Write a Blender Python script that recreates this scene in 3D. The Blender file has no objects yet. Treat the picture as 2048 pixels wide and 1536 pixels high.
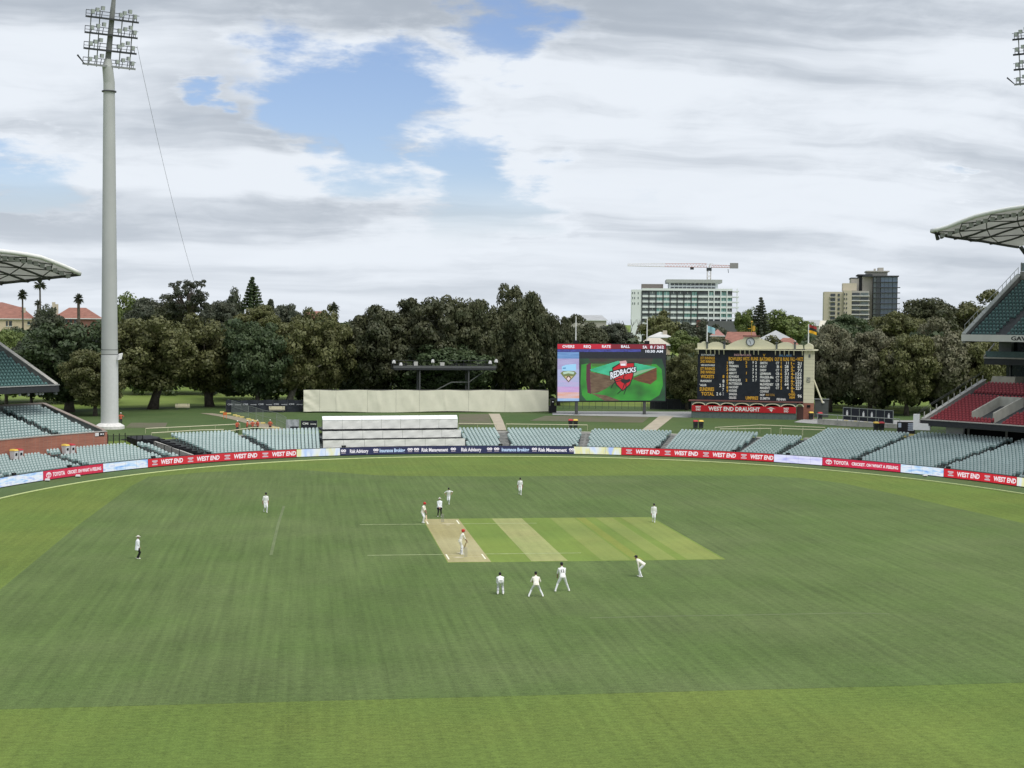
import bpy, bmesh, math, random
import numpy as np
from mathutils import Vector, Matrix
R_ = math.radians
sc = bpy.context.scene
col = sc.collection
random.seed(7); rng = np.random.default_rng(7)

# ---------------------------------------------------------------- camera
FPX, CH, CX, CY, YAW, PIT, ROL = 3079.586, 17.509, -11.717, -124.466, .131385, .0391199, .00843097
CAMP = np.array([CX, CY, CH])
Fv = np.array([math.sin(YAW)*math.cos(PIT), math.cos(YAW)*math.cos(PIT), -math.sin(PIT)])
_r = np.array([math.cos(YAW), -math.sin(YAW), 0.]); _u = np.cross(_r, Fv)
Rv = math.cos(ROL)*_r+math.sin(ROL)*_u; Uv = -math.sin(ROL)*_r+math.cos(ROL)*_u
cd = bpy.data.cameras.new('camera'); co = bpy.data.objects.new('camera', cd); col.objects.link(co)
cd.sensor_width = 36; cd.lens = FPX/2048*36; cd.clip_start = .5; cd.clip_end = 20000
m = Matrix.Identity(4)
for i in range(3):
    m[i][0] = Rv[i]; m[i][1] = Uv[i]; m[i][2] = -Fv[i]; m[i][3] = CAMP[i]
co.matrix_world = m; sc.camera = co

# ---------------------------------------------------------------- light, sky, exposure
EXPO = 1.0; K = 2**-EXPO
SUN_EL, SUN_AZ = R_(58), R_(146)          # azimuth clockwise from +Y; turned behind the camera to brighten the faces of the screens
vs = sc.view_settings; vs.view_transform = 'Standard'; vs.look = 'None'; vs.exposure = EXPO; vs.gamma = 1; vs.use_curve_mapping = False
sl = bpy.data.lights.new('sun', 'SUN'); sl.energy = 1.45; sl.angle = R_(40); sl.color = (1, .965, .91)
so = bpy.data.objects.new('sun', sl); col.objects.link(so)
sdir = Vector((math.sin(SUN_AZ)*math.cos(SUN_EL), math.cos(SUN_AZ)*math.cos(SUN_EL), math.sin(SUN_EL)))
so.rotation_euler = sdir.to_track_quat('Z', 'Y').to_euler(); so.location = (60, 60, 120)

def ray(u, v): return Fv+Rv*(u-1024)/FPX-Uv*(v-768)/FPX

w = bpy.data.worlds.new('World'); sc.world = w; w.use_nodes = True
nt = w.node_tree; nt.nodes.clear()
def N(t, **k):
    n = nt.nodes.new(t)
    for a, b in k.items(): setattr(n, a, b)
    return n
def L(a, b): nt.links.new(a, b)
def M(op, a, b=None, c=None, clamp=False):
    n = N('ShaderNodeMath', operation=op, use_clamp=clamp)
    for i, x in enumerate((a, b, c)):
        if x is None: continue
        if isinstance(x, (int, float)): n.inputs[i].default_value = x
        else: L(x, n.inputs[i])
    return n.outputs[0]
def VM(op, a, b=None, s=None):
    n = N('ShaderNodeVectorMath', operation=op)
    for i, x in enumerate((a, b)):
        if x is None: continue
        if isinstance(x, (tuple, list)): n.inputs[i].default_value = x
        else: L(x, n.inputs[i])
    if s is not None: n.inputs['Scale'].default_value = s
    return n.outputs['Value'] if op in ('LENGTH', 'DISTANCE', 'DOT_PRODUCT') else n.outputs[0]
def SS(x, a, b):
    n = N('ShaderNodeMapRange', interpolation_type='SMOOTHSTEP'); L(x, n.inputs[0])
    n.inputs[1].default_value = a; n.inputs[2].default_value = b; return n.outputs[0]
def NZ(vec, scale, det=5, rough=.55, dist=0., lac=2.):
    n = N('ShaderNodeTexNoise'); L(vec, n.inputs['Vector'])
    n.inputs['Scale'].default_value = scale; n.inputs['Detail'].default_value = det
    n.inputs['Roughness'].default_value = rough; n.inputs['Distortion'].default_value = dist; return n
def MIX(f, a, b):
    n = N('ShaderNodeMix', data_type='RGBA')
    if isinstance(f, (int, float)): n.inputs[0].default_value = f
    else: L(f, n.inputs[0])
    for i, x in ((6, a), (7, b)):
        if isinstance(x, (tuple, list)): n.inputs[i].default_value = (*x[:3], 1)
        else: L(x, n.inputs[i])
    return n.outputs[2]
tc = N('ShaderNodeTexCoord'); D = tc.outputs['Generated']
sky = N('ShaderNodeTexSky', sky_type='NISHITA', sun_disc=False, sun_elevation=SUN_EL, sun_rotation=SUN_AZ, air_density=1.0, dust_density=.6, ozone_density=1.2)
skyc = VM('MULTIPLY', VM('SCALE', sky.outputs[0], s=.056), (1.0, 1.0, 1.16))
sep = N('ShaderNodeSeparateXYZ'); L(D, sep.inputs[0])
zz = M('ADD', M('MAXIMUM', sep.outputs[2], 0.0), .20)
cmb = N('ShaderNodeCombineXYZ'); L(M('DIVIDE', sep.outputs[0], zz), cmb.inputs[0]); L(M('DIVIDE', sep.outputs[1], zz), cmb.inputs[1])
P = cmb.outputs[0]                                     # the cloud deck seen as a level sheet
warp = NZ(P, 1.1, 4, .6).outputs['Color']
wv = VM('SCALE', VM('SUBTRACT', warp, (.5, .5, .5)), s=.42)
Pw = VM('ADD', P, wv)
n1 = NZ(Pw, .62, 7, .58).outputs[0]
n2 = NZ(Pw, 1.9, 7, .6).outputs[0]
n3 = NZ(VM('MULTIPLY', Pw, (.38, 2.3, 1.)), 1.0, 6, .55).outputs[0]
# breaks in the deck: noise everywhere, plus the breaks the photograph shows
dwarp = VM('SCALE', VM('SUBTRACT', NZ(P, 2.6, 6, .62).outputs['Color'], (.5, .5, .5)), s=.16)
Dw = VM('ADD', D, dwarp)
gap = None
for (u, v, rad, sx, amt) in ((640, 205, .048, 1.0, .85), (770, 250, .058, 1.0, 1.), (700, 185, .035, 1.3, .9), (960, 375, .05, .8, 1.), (900, 330, .035, 1, .7), (1020, 445, .04, .55, .7),
                        (30, 378, .05, .5, .8), (1935, 346, .02, .5, .55), (405, 148, .018, 1, .6), (1000, 25, .04, 1., .8), (820, 110, .034, .9, .7)):
    d = ray(u, v); d = d/np.linalg.norm(d)
    e = VM('LENGTH', VM('MULTIPLY', VM('SUBTRACT', Dw, tuple(d)), (1, 1, 1/sx if sx < 1 else 1)))
    g = M('MULTIPLY', M('SUBTRACT', 1., SS(e, rad*.25, rad*1.35)), amt)
    gap = g if gap is None else M('MAXIMUM', gap, g)
gn = SS(n1, .335, .25)
brk = M('MAXIMUM', M('MULTIPLY', gn, .8), SS(M('SUBTRACT', gap, M('MULTIPLY', M('SUBTRACT', n2, .42), 2.0)), .12, .72))
elev = SS(sep.outputs[2], .04, .10)
brk = M('MULTIPLY', brk, elev)
edge = M('MULTIPLY', SS(gap, .02, .4), M('SUBTRACT', 1., brk))
lum = M('ADD', M('ADD', .50, M('MULTIPLY', SS(n3, .36, .64), .33)), M('MULTIPLY', SS(n2, .42, .72), .18))
lum = M('ADD', lum, M('MULTIPLY', edge, .10))
lum = M('MULTIPLY', lum, M('SUBTRACT', 1., M('MULTIPLY', SS(n1, .46, .66), .24)))
hz = M('SUBTRACT', 1., SS(sep.outputs[2], 0.0, .12))
lum = M('ADD', M('MULTIPLY', lum, M('SUBTRACT', 1., M('MULTIPLY', hz, .6))), M('MULTIPLY', hz, .6*.76))
ccol = MIX(SS(lum, .45, .85), (.455, .51, .585), (.875, .93, 1.0))
cl = N('ShaderNodeVectorMath', operation='SCALE'); L(ccol, cl.inputs[0]); cl.inputs['Scale'].default_value = K*.95
out = MIX(brk, cl.outputs[0], skyc)
bg = N('ShaderNodeBackground'); L(out, bg.inputs[0]); bg.inputs[1].default_value = 1.0
wo = N('ShaderNodeOutputWorld'); L(bg.outputs[0], wo.inputs[0])
sc.cycles.max_bounces = 6; sc.cycles.transparent_max_bounces = 8

# ---------------------------------------------------------------- measuring helpers
def gnd(u, v, z=0.):
    d = ray(u, v); return CAMP+d*(z-CAMP[2])/d[2]
def atD(u, v, Dd):
    d = ray(u, v); return CAMP+d*Dd/math.hypot(d[0], d[1])
# boundary fence: a superellipse; s runs along it (0 = north point, + towards the right), d outwards from it
FE = (10.494, -1.896, 60.869, 82.627, 2.178)
_t = np.linspace(-math.pi, math.pi, 9001)+math.pi/2
_c, _s = np.cos(_t), np.sin(_t)
_rr = (np.abs(_c/FE[2])**FE[4]+np.abs(_s/FE[3])**FE[4])**(-1/FE[4])
FP = np.stack([FE[0]+_rr*_c, FE[1]+_rr*_s], 1)
_T = np.gradient(FP, axis=0); _T[0] = _T[-1] = (1, 0); _T /= np.linalg.norm(_T, axis=1)[:, None]
FN = np.stack([_T[:, 1], -_T[:, 0]], 1)
_sl = np.concatenate([[0], np.cumsum(np.linalg.norm(np.diff(FP, axis=0), axis=1))])
FS = -(_sl-_sl[4500])
_xs = FS[::-1]
def PN(s):
    p = np.array([np.interp(s, _xs, FP[::-1, 0]), np.interp(s, _xs, FP[::-1, 1])])
    n = np.array([np.interp(s, _xs, FN[::-1, 0]), np.interp(s, _xs, FN[::-1, 1])]); return p, n/np.linalg.norm(n)
def SD(s, d, z=0.):
    p, n = PN(s); q = p+n*d; return np.array([q[0], q[1], z])
def sd(x, y):
    i = np.argmin((FP[:, 0]-x)**2+(FP[:, 1]-y)**2); return FS[i], float((np.array([x, y])-FP[i])@FN[i])
def sstep(x, a, b):
    t = np.clip((x-a)/(b-a), 0, 1); return t*t*(3-2*t)
def hgt(s, d):
    north = sstep(abs(s), 150, 110)
    h = np.interp(d, [0, 1.2, 11.6, 12.6, 38, 60, 110, 260, 450, 900, 3000, 9000], [-.02, -.25, 1.5, 2.2, 3.05, 3.1, 3.0, 5.5, 10, 14, 15, 15])
    h += .75*sstep(s, 38, 42)*np.interp(d, [0, 15.6, 17, 30, 40], [0, 0, .95, .3, 0])
    return h*north-.02*(1-north)
def hxy(x, y): return float(hgt(*sd(x, y)))
def ong(u, v, lo=150, hi=500):
    """the point of the ground seen at pixel u, v"""
    d = ray(u, v); d = d/math.hypot(d[0], d[1])
    for t in np.arange(lo, hi, 1.):
        q = CAMP+d*t
        if q[2] < hxy(q[0], q[1]):
            for t2 in np.arange(t-1, t+.01, .05):
                q = CAMP+d*t2
                if q[2] < hxy(q[0], q[1]): break
            return q
    return q
def ats(u, v, s):
    p0, n = PN(s); d = ray(u, v); k = np.array([-n[1], n[0]])
    t = ((p0-CAMP[:2])@k)/(d[:2]@k); q = CAMP+d*t
    return float((q[:2]-p0)@n), float(q[2])
def atoff(u, v, d):
    r = ray(u, v); lo, hi = 140., 420.
    for _ in range(36):
        m_ = (lo+hi)/2; q = CAMP+r*m_
        if q[1] < -20 or sd(q[0], q[1])[1] < d: lo = m_
        else: hi = m_
    return q
def topx(x, y, z):
    q = np.array([x, y, z])-CAMP; return 1024+FPX*(q@Rv)/(q@Fv)
class Plane:
    """a vertical plane: from pixels to metres on it"""
    def __init__(self, A, B):
        self.o = np.array([A[0], A[1], 0.]); u = np.array([B[0]-A[0], B[1]-A[1], 0.]); self.w = np.linalg.norm(u); self.u = u/self.w
        self.n = np.array([self.u[1], -self.u[0], 0.])       # towards the viewer
        self.rz = math.atan2(self.u[1], self.u[0])
    def uv(self, px, py):
        d = ray(px, py); t = ((self.o-CAMP)@self.n)/(d@self.n); q = CAMP+d*t
        return float((q-self.o)@self.u), float(q[2])

# ---------------------------------------------------------------- materials
MATS = {}
def mat(name, c, rough=.75, var=.12, scale=3., bump=0., bscale=40., metal=0., spec=.3, c2=None, trans=0., coords='Object', stretch=None, emit=None):
    if name in MATS: return MATS[name]
    mt = bpy.data.materials.new(name); mt.use_nodes = True; t = mt.node_tree; b = t.nodes['Principled BSDF']
    b.inputs['Roughness'].default_value = rough; b.inputs['Metallic'].default_value = metal; b.inputs['Specular IOR Level'].default_value = spec
    tcn = t.nodes.new('ShaderNodeTexCoord'); src = tcn.outputs[coords]
    if coords == 'World':
        pass
    if stretch:
        mp = t.nodes.new('ShaderNodeMapping'); mp.inputs['Scale'].default_value = stretch; t.links.new(src, mp.inputs[0]); src = mp.outputs[0]
    nz = t.nodes.new('ShaderNodeTexNoise'); nz.inputs['Scale'].default_value = scale; nz.inputs['Detail'].default_value = 4; t.links.new(src, nz.inputs['Vector'])
    mr = t.nodes.new('ShaderNodeMapRange'); mr.inputs[1].default_value = .3; mr.inputs[2].default_value = .7; t.links.new(nz.outputs[0], mr.inputs[0])
    mx = t.nodes.new('ShaderNodeMix'); mx.data_type = 'RGBA'; t.links.new(mr.outputs[0], mx.inputs[0])
    ca = tuple(max(0, x*(1-var)) for x in c); cb = tuple(min(1, x*(1+var)) for x in c) if c2 is None else c2
    mx.inputs[6].default_value = (*ca, 1); mx.inputs[7].default_value = (*cb, 1)
    t.links.new(mx.outputs[2], b.inputs['Base Color'])
    if bump:
        bn = t.nodes.new('ShaderNodeTexNoise'); bn.inputs['Scale'].default_value = bscale; t.links.new(src, bn.inputs['Vector'])
        bp = t.nodes.new('ShaderNodeBump'); bp.inputs['Strength'].default_value = bump; bp.inputs['Distance'].default_value = .05
        t.links.new(bn.outputs[0], bp.inputs['Height']); t.links.new(bp.outputs[0], b.inputs['Normal'])
    if trans:
        tr = t.nodes.new('ShaderNodeBsdfTranslucent'); t.links.new(mx.outputs[2], tr.inputs[0]); ms = t.nodes.new('ShaderNodeMixShader'); ms.inputs[0].default_value = trans
        t.links.new(b.outputs[0], ms.inputs[1]); t.links.new(tr.outputs[0], ms.inputs[2]); t.links.new(ms.outputs[0], t.nodes['Material Output'].inputs[0])
    if emit:
        b.inputs['Emission Color'].default_value = (*emit, 1); b.inputs['Emission Strength'].default_value = K
    MATS[name] = mt; return mt
def led(name, c, base=.03, bands=0.):
    """a lit display face"""
    return mat(name, (base, base, base), rough=.5, emit=c)
def ledmix(name, cols, scale, stretch, stripes=0.):
    if name in MATS: return MATS[name]
    mt = bpy.data.materials.new(name); mt.use_nodes = True; t = mt.node_tree; b = t.nodes['Principled BSDF']
    b.inputs['Base Color'].default_value = (.03, .03, .03, 1); b.inputs['Roughness'].default_value = .5
    tcn = t.nodes.new('ShaderNodeTexCoord'); mp = t.nodes.new('ShaderNodeMapping'); mp.inputs['Scale'].default_value = stretch; t.links.new(tcn.outputs['Object'], mp.inputs[0])
    nz = t.nodes.new('ShaderNodeTexNoise'); nz.inputs['Scale'].default_value = scale; nz.inputs['Detail'].default_value = 2; t.links.new(mp.outputs[0], nz.inputs['Vector'])
    rp = t.nodes.new('ShaderNodeValToRGB'); e = rp.color_ramp.elements
    for i, c in enumerate(cols):
        p = .3+.4*i/(len(cols)-1)
        x = e[i] if i < 2 else e.new(p)
        x.position = p; x.color = (*c, 1)
    t.links.new(nz.outputs[0], rp.inputs[0]); o = rp.outputs[0]
    if stripes:
        wvn = t.nodes.new('ShaderNodeTexWave'); wvn.bands_direction = 'Z'; wvn.inputs['Scale'].default_value = stripes; wvn.inputs['Distortion'].default_value = 1.5; wvn.inputs['Detail Scale'].default_value = .3
        t.links.new(tcn.outputs['Object'], wvn.inputs[0]); mr = t.nodes.new('ShaderNodeMapRange'); mr.inputs[3].default_value = .45; mr.inputs[4].default_value = 1.15; t.links.new(wvn.outputs[1], mr.inputs[0])
        vm = t.nodes.new('ShaderNodeVectorMath'); vm.operation = 'SCALE'; t.links.new(o, vm.inputs[0]); t.links.new(mr.outputs[0], vm.inputs['Scale']); o = vm.outputs[0]
    t.links.new(o, b.inputs['Emission Color']); b.inputs['Emission Strength'].default_value = K
    MATS[name] = mt; return mt

# ---------------------------------------------------------------- mesh builder
class MB:
    def __init__(self): self.v = []; self.f = []; self.m = []; self.cur = 0
    def add(self, vs, fs, mi=None):
        o = len(self.v); self.v += [tuple(map(float, x)) for x in vs]
        for f in fs: self.f.append(tuple(i+o for i in f)); self.m.append(self.cur if mi is None else mi)
        return self
    def quad(self, a, b, c, d, mi=None): return self.add((a, b, c, d), ((0, 1, 2, 3),), mi)
    def hexa(self, p, mi=None):          # 8 corners: bottom ring then top ring
        return self.add(p, ((0, 3, 2, 1), (4, 5, 6, 7), (0, 1, 5, 4), (1, 2, 6, 5), (2, 3, 7, 6), (3, 0, 4, 7)), mi)
    def box(self, x0, x1, y0, y1, z0, z1, mi=None):
        return self.hexa(((x0, y0, z0), (x1, y0, z0), (x1, y1, z0), (x0, y1, z0), (x0, y0, z1), (x1, y0, z1), (x1, y1, z1), (x0, y1, z1)), mi)
    def taper(self, x0, x1, y0, y1, z0, z1, k, mi=None):
        cx, cy = (x0+x1)/2, (y0+y1)/2; f = lambda x, y: (cx+(x-cx)*k, cy+(y-cy)*k, z1)
        return self.hexa(((x0, y0, z0), (x1, y0, z0), (x1, y1, z0), (x0, y1, z0), f(x0, y0), f(x1, y0), f(x1, y1), f(x0, y1)), mi)
    def tube(self, pts, r, n=6, mi=None, cap=True):
        pts = [np.array(p, float) for p in pts]; rs = r if isinstance(r, (list, tuple)) else [r]*len(pts); vs = []; prev = None
        for i, p in enumerate(pts):
            t = pts[min(i+1, len(pts)-1)]-pts[max(i-1, 0)]; t = t/(np.linalg.norm(t)+1e-9)
            a = np.cross(t, (0, 0, 1)) if abs(t[2]) < .95 else np.cross(t, (1, 0, 0)); a /= np.linalg.norm(a)
            if prev is not None:
                a = prev-t*(prev@t); a /= np.linalg.norm(a)+1e-9
            prev = a; b = np.cross(t, a)
            for k in range(n):
                q = 2*math.pi*k/n; vs.append(p+rs[i]*(a*math.cos(q)+b*math.sin(q)))
        fs = []
        for i in range(len(pts)-1):
            for k in range(n): k2 = (k+1) % n; fs.append((i*n+k, i*n+k2, (i+1)*n+k2, (i+1)*n+k))
        if cap: fs += [tuple(range(n))[::-1], tuple(range((len(pts)-1)*n, len(pts)*n))]
        return self.add(vs, fs, mi)
    def ball(self, c, r, mi=None, n=8, h=6, r2=None):
        rx, ry, rz = r if isinstance(r, (list, tuple)) else (r, r, r); vs = []; fs = []
        for i in range(1, h):
            a = math.pi*i/h
            for k in range(n):
                q = 2*math.pi*k/n; vs.append((c[0]+rx*math.sin(a)*math.cos(q), c[1]+ry*math.sin(a)*math.sin(q), c[2]+rz*math.cos(a)))
        top = len(vs); vs.append((c[0], c[1], c[2]+rz)); bot = len(vs); vs.append((c[0], c[1], c[2]-rz))
        for i in range(h-2):
            for k in range(n): k2 = (k+1) % n; fs.append((i*n+k, (i+1)*n+k, (i+1)*n+k2, i*n+k2))
        for k in range(n): k2 = (k+1) % n; fs.append((top, k, k2)); fs.append((bot, (h-2)*n+k2, (h-2)*n+k))
        return self.add(vs, fs, mi)
    def prism(self, pts, y0, y1, mi=None):      # outline in x,z extruded along y
        n = len(pts); vs = [(x, y0, z) for x, z in pts]+[(x, y1, z) for x, z in pts]
        fs = [tuple(range(n)), tuple(range(2*n-1, n-1, -1))]+[(i, n+i, n+(i+1) % n, (i+1) % n) for i in range(n)]
        return self.add(vs, fs, mi)
    def lathe(self, prof, n=16, c=(0, 0), mi=None):
        vs = []; fs = []
        for r, z in prof:
            for k in range(n): q = 2*math.pi*k/n; vs.append((c[0]+r*math.cos(q), c[1]+r*math.sin(q), z))
        for i in range(len(prof)-1):
            for k in range(n): k2 = (k+1) % n; fs.append((i*n+k, i*n+k2, (i+1)*n+k2, (i+1)*n+k))
        fs += [tuple(range(n))[::-1], tuple(range((len(prof)-1)*n, len(prof)*n))]
        return self.add(vs, fs, mi)
    def text(self, body, x0, x1, z0, z1, y, mi=None, align=None):
        """lettering in the x,z plane facing -y, fitted to a box"""
        vs, fs, wd = TX(body); h = z1-z0
        k = (x1-x0)/wd if x1 is not None else h*.95
        return self.add([(x0+a*k, y, z0+b*h) for a, b in vs], fs, mi)
    def mesh(self, name, mats):
        me = bpy.data.meshes.new(name); me.from_pydata(self.v, [], self.f)
        for x in (mats if isinstance(mats, (list, tuple)) else [mats]): me.materials.append(x)
        if len(me.materials) > 1: me.polygons.foreach_set('material_index', self.m)
        me.update(); return me
    def build(self, name, mats, parent=None, loc=None, rz=None, smooth=False):
        me = self.mesh(name, mats)
        if smooth: me.polygons.foreach_set('use_smooth', [True]*len(me.polygons))
        return link(name, me, parent, loc, rz)
def link(name, me, parent=None, loc=None, rz=None):
    o = bpy.data.objects.new(name, me); col.objects.link(o)
    if parent is not None: o.parent = parent
    if loc is not None: o.location = tuple(map(float, loc))
    if rz is not None: o.rotation_euler = (0, 0, rz)
    return o
def tag(o, label, cat, group=None, kind=None):
    if label: o['label'] = label
    if cat: o['category'] = cat
    if group: o['group'] = group
    if kind: o['kind'] = kind
    return o
def thing(name, label, cat, loc=(0, 0, 0), rz=0., group=None):
    return tag(link(name, None, None, loc, rz), label, cat, group)
def struct(o): o['kind'] = 'structure'; return o
def copy_tree(o, parent=None):
    c = o.copy(); col.objects.link(c); c.parent = parent
    for ch in list(o.children): copy_tree(ch, c)
    return c
# lettering: built-in font turned into flat meshes once, capital height 1
_TX = {}
def TX(body):
    if body in _TX: return _TX[body]
    cu = bpy.data.curves.new('t', 'FONT'); cu.body = body; cu.size = 1; cu.offset = .03; cu.resolution_u = 2
    o = bpy.data.objects.new('t', cu); col.objects.link(o); bpy.context.view_layer.update()
    me = o.to_mesh(); n = len(me.vertices); a = np.zeros(n*3); me.vertices.foreach_get('co', a); a = a.reshape(-1, 3)
    fs = [tuple(p.vertices) for p in me.polygons]; o.to_mesh_clear(); bpy.data.objects.remove(o); bpy.data.curves.remove(cu)
    cap = .70; x0 = a[:, 0].min(); vs = [((x-x0)/cap, y/cap) for x, y in a[:, :2]]; wd = (a[:, 0].max()-x0)/cap
    _TX[body] = (vs, fs, wd); return _TX[body]
for _x in 'TOYOTA|CRICKET. OH WHAT A FEELING|WEST END|Risk Advisory|Insurance Broking|Risk Management|GAVIN|12|21|1ST INNINGS|2ND INNINGS|SOUTH AUSTRALIA|NEW SOUTH WALES|WICKETS|SUNDRIES|TOTAL|BOWLERS|WKTS|RUNS|BIRD|TREMAIN|GREEN|ABBOTT|EDWARDS|HENRIQUES|PATTERSON|HACKNEY|HUGHES|SANGHA|GILKES|BATSMEN|OUT|FALL|SMITH|HUNT|DREW|LEHMANN|FRASER-Mc|NIELSEN|McSWEENEY|MANENTI|CONWAY|1|2|3|4|5|6|7|8|9|0|%d-|*AGAR|- -|10:30 AM|8 / 262|96|BLUES|D.SMITH|END|McANDREW|NOP|OVERS|PENNA|REDBACKS|REM|RUN TOTAL|SA|UMPIRES|V|WEST|WEST END DRAUGHT|of|OVERS|REQ|RATE|BALL|WEST|END|V|B|CT|CB|LB|CMI|mossop|11|28|29|31|25|32|64|67|71|122|164|223|227|1-|2-|3-|4-|5-|6-|7-|8-|9-'.split('|'): TX(_x)

# ================================================================ the ground
def turf(name, base, streak, fine=1., alt=None, dry=0.):
    """mown turf: grain, mower streaks both ways, faint worn patches"""
    mt = bpy.data.materials.new(name); mt.use_nodes = True; t = mt.node_tree; b = t.nodes['Principled BSDF']
    b.inputs['Roughness'].default_value = .85; b.inputs['Specular IOR Level'].default_value = .15
    tcn = t.nodes.new('ShaderNodeTexCoord')
    def noise(scale, st=(1, 1, 1), det=3, rot=0., rough=.5):
        mp = t.nodes.new('ShaderNodeMapping'); mp.inputs['Scale'].default_value = st; mp.inputs['Rotation'].default_value = (0, 0, rot); t.links.new(tcn.outputs['Object'], mp.inputs[0])
        n = t.nodes.new('ShaderNodeTexNoise'); n.inputs['Scale'].default_value = scale; n.inputs['Detail'].default_value = det; n.inputs['Roughness'].default_value = rough; t.links.new(mp.outputs[0], n.inputs['Vector']); return n.outputs[0]
    def mth(op, a, c):
        n = t.nodes.new('ShaderNodeMath'); n.operation = op
        for i, x in enumerate((a, c)):
            if isinstance(x, (int, float)): n.inputs[i].default_value = x
            else: t.links.new(x, n.inputs[i])
        return n.outputs[0]
    terms = ((noise(2.6, (1, .025, 1), 3, .02), .40*streak), (noise(2.2, (.03, 1, 1), 3, .02), .13*streak), (noise(2.0, (1, .02, 1), 3, -.5), .20*streak), (noise(2.4, (1, .03, 1), 3, .42), .17*streak), (noise(4., (.55, 1, 1), 4), .42*fine), (noise(16., (.6, 1, 1), 2), .55*fine), (noise(.04, det=3, rough=.6), .40), (noise(.17, det=4), .34))  # streak terms put the changing light off leaning grass into the colour
    acc = None
    for n, k in terms:
        x = mth('MULTIPLY', mth('SUBTRACT', n, .5), k); acc = x if acc is None else mth('ADD', acc, x)
    val = mth('ADD', 1., acc)
    mx = t.nodes.new('ShaderNodeMix'); mx.data_type = 'RGBA'
    mr = t.nodes.new('ShaderNodeMapRange'); mr.inputs[1].default_value = .36; mr.inputs[2].default_value = .66; t.links.new(noise(.07, det=4, rough=.6), mr.inputs[0]); t.links.new(mr.outputs[0], mx.inputs[0])
    a2 = alt or (base[0]*1.16, base[1]*1.04, base[2]*1.05)
    mx.inputs[6].default_value = (*base, 1); mx.inputs[7].default_value = (*a2, 1)
    vm = t.nodes.new('ShaderNodeVectorMath'); vm.operation = 'SCALE'; t.links.new(mx.outputs[2], vm.inputs[0]); t.links.new(val, vm.inputs['Scale']); t.links.new(vm.outputs[0], b.inputs['Base Color'])
    bp = t.nodes.new('ShaderNodeBump'); bp.inputs['Strength'].default_value = .35; bp.inputs['Distance'].default_value = .04; t.links.new(noise(14., det=4), bp.inputs['Height']); t.links.new(bp.outputs[0], b.inputs['Normal'])
    return mt
M_out = turf('turf_outer', (.116, .174, .036), .9, 2.0)
M_in = turf('turf_inner', (.092, .143, .039), 1.4, 1.9, alt=(.110, .150, .052))
M_edge = turf('turf_edge', (.080, .128, .046), .3)
M_sq = turf('turf_square', (.150, .225, .046), .5, .8)
M_sq2 = turf('turf_square_pale', (.190, .248, .066), .5, .8)
M_sq3 = turf('turf_square_yellow', (.190, .238, .050), .5, .8)
M_pit = turf('pitch_clay', (.335, .295, .135), .8, .9, alt=(.36, .33, .18))
M_worn = turf('worn_strip', (.335, .335, .140), .9, .9, alt=(.26, .30, .11))
M_line = mat('chalk_line', (.80, .80, .62), var=.08)
M_faint = mat('faint_line', (.40, .46, .24), var=.25, scale=2)
M_scuff = mat('scuffed_clay', (.52, .47, .31), var=.15, scale=4)
M_hill = turf('mound_grass', (.062, .105, .034), .2, .8, alt=(.088, .124, .045))

def ring(d0, d1, z, n=400):
    v = []; f = []
    S = np.linspace(FS[-1], FS[0], n+1)[:-1]
    for s in S:
        v.append(SD(s, d0, z)); v.append(SD(s, d1, z))
    for i in range(n): j = (i+1) % n; f.append((2*i, 2*i+1, 2*j+1, 2*j))
    return v, f
# far ground and mound
def ground():
    ds = [-1.5, 0, 1.4, 4, 8, 12.5, 16, 20, 25, 30, 38, 46, 60, 80, 110, 150, 200, 260, 330, 450, 620, 900, 1500, 3000, 6000, 9000]
    S = np.linspace(FS[-1], FS[0], 361)[:-1]; v = []; f = []; n = len(ds)
    for s in S:
        for d in ds: v.append(SD(s, d, float(hgt(s, d))-(0.0 if d > 0 else .02)))
    for i in range(360):
        j = (i+1) % 360
        for k in range(n-1): f.append((i*n+k, j*n+k, j*n+k+1, i*n+k+1))
    b = MB(); b.add(v, f); return b
def hill_mat():
    mt = turf('parkland', (.14, .20, .045), .1, .8, alt=(.175, .225, .055))
    return mt
g = struct(ground().build('ground', hill_mat(), smooth=True))
fld = MB(); S_ = np.linspace(FS[-1], FS[0], 301)[:-1]
vv = [(FE[0], FE[1], 0)]+[tuple(SD(s, .25, 0)) for s in S_]
fld.add(vv, [(0, 1+i, 1+(i+1) % 300) for i in range(300)])
o = fld.build('playing_field', M_out); struct(o)
# the mown middle, duller light off its leaning grass painted as darker colour; a wide rectangle cut by the rope at its far left corner
inner = [(-25.4, -53.5), (44, -52.8), (51.5, -42), (52.2, 4), (49.2, 30), (47.6, 40.5), (44.6, 46.8), (41, 49.6), (27, 50.6), (10, 50.2), (-1, 51.2), (-4.2, 52.3), (-8.2, 55.8), (-12.5, 58.8), (-18, 59.5), (-24, 56.5), (-29.5, 51.5), (-30.3, 42), (-31.2, 10), (-31.6, -30), (-29.5, -48)]
b = MB(); b.add([(x, y, .004) for x, y in inner], [tuple(range(len(inner)))]); struct(b.build('mown_infield', M_in))
v, f = ring(-4.7, -.05, .005); b = MB(); b.add(v, f); struct(b.build('boundary_verge', M_edge))
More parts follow.
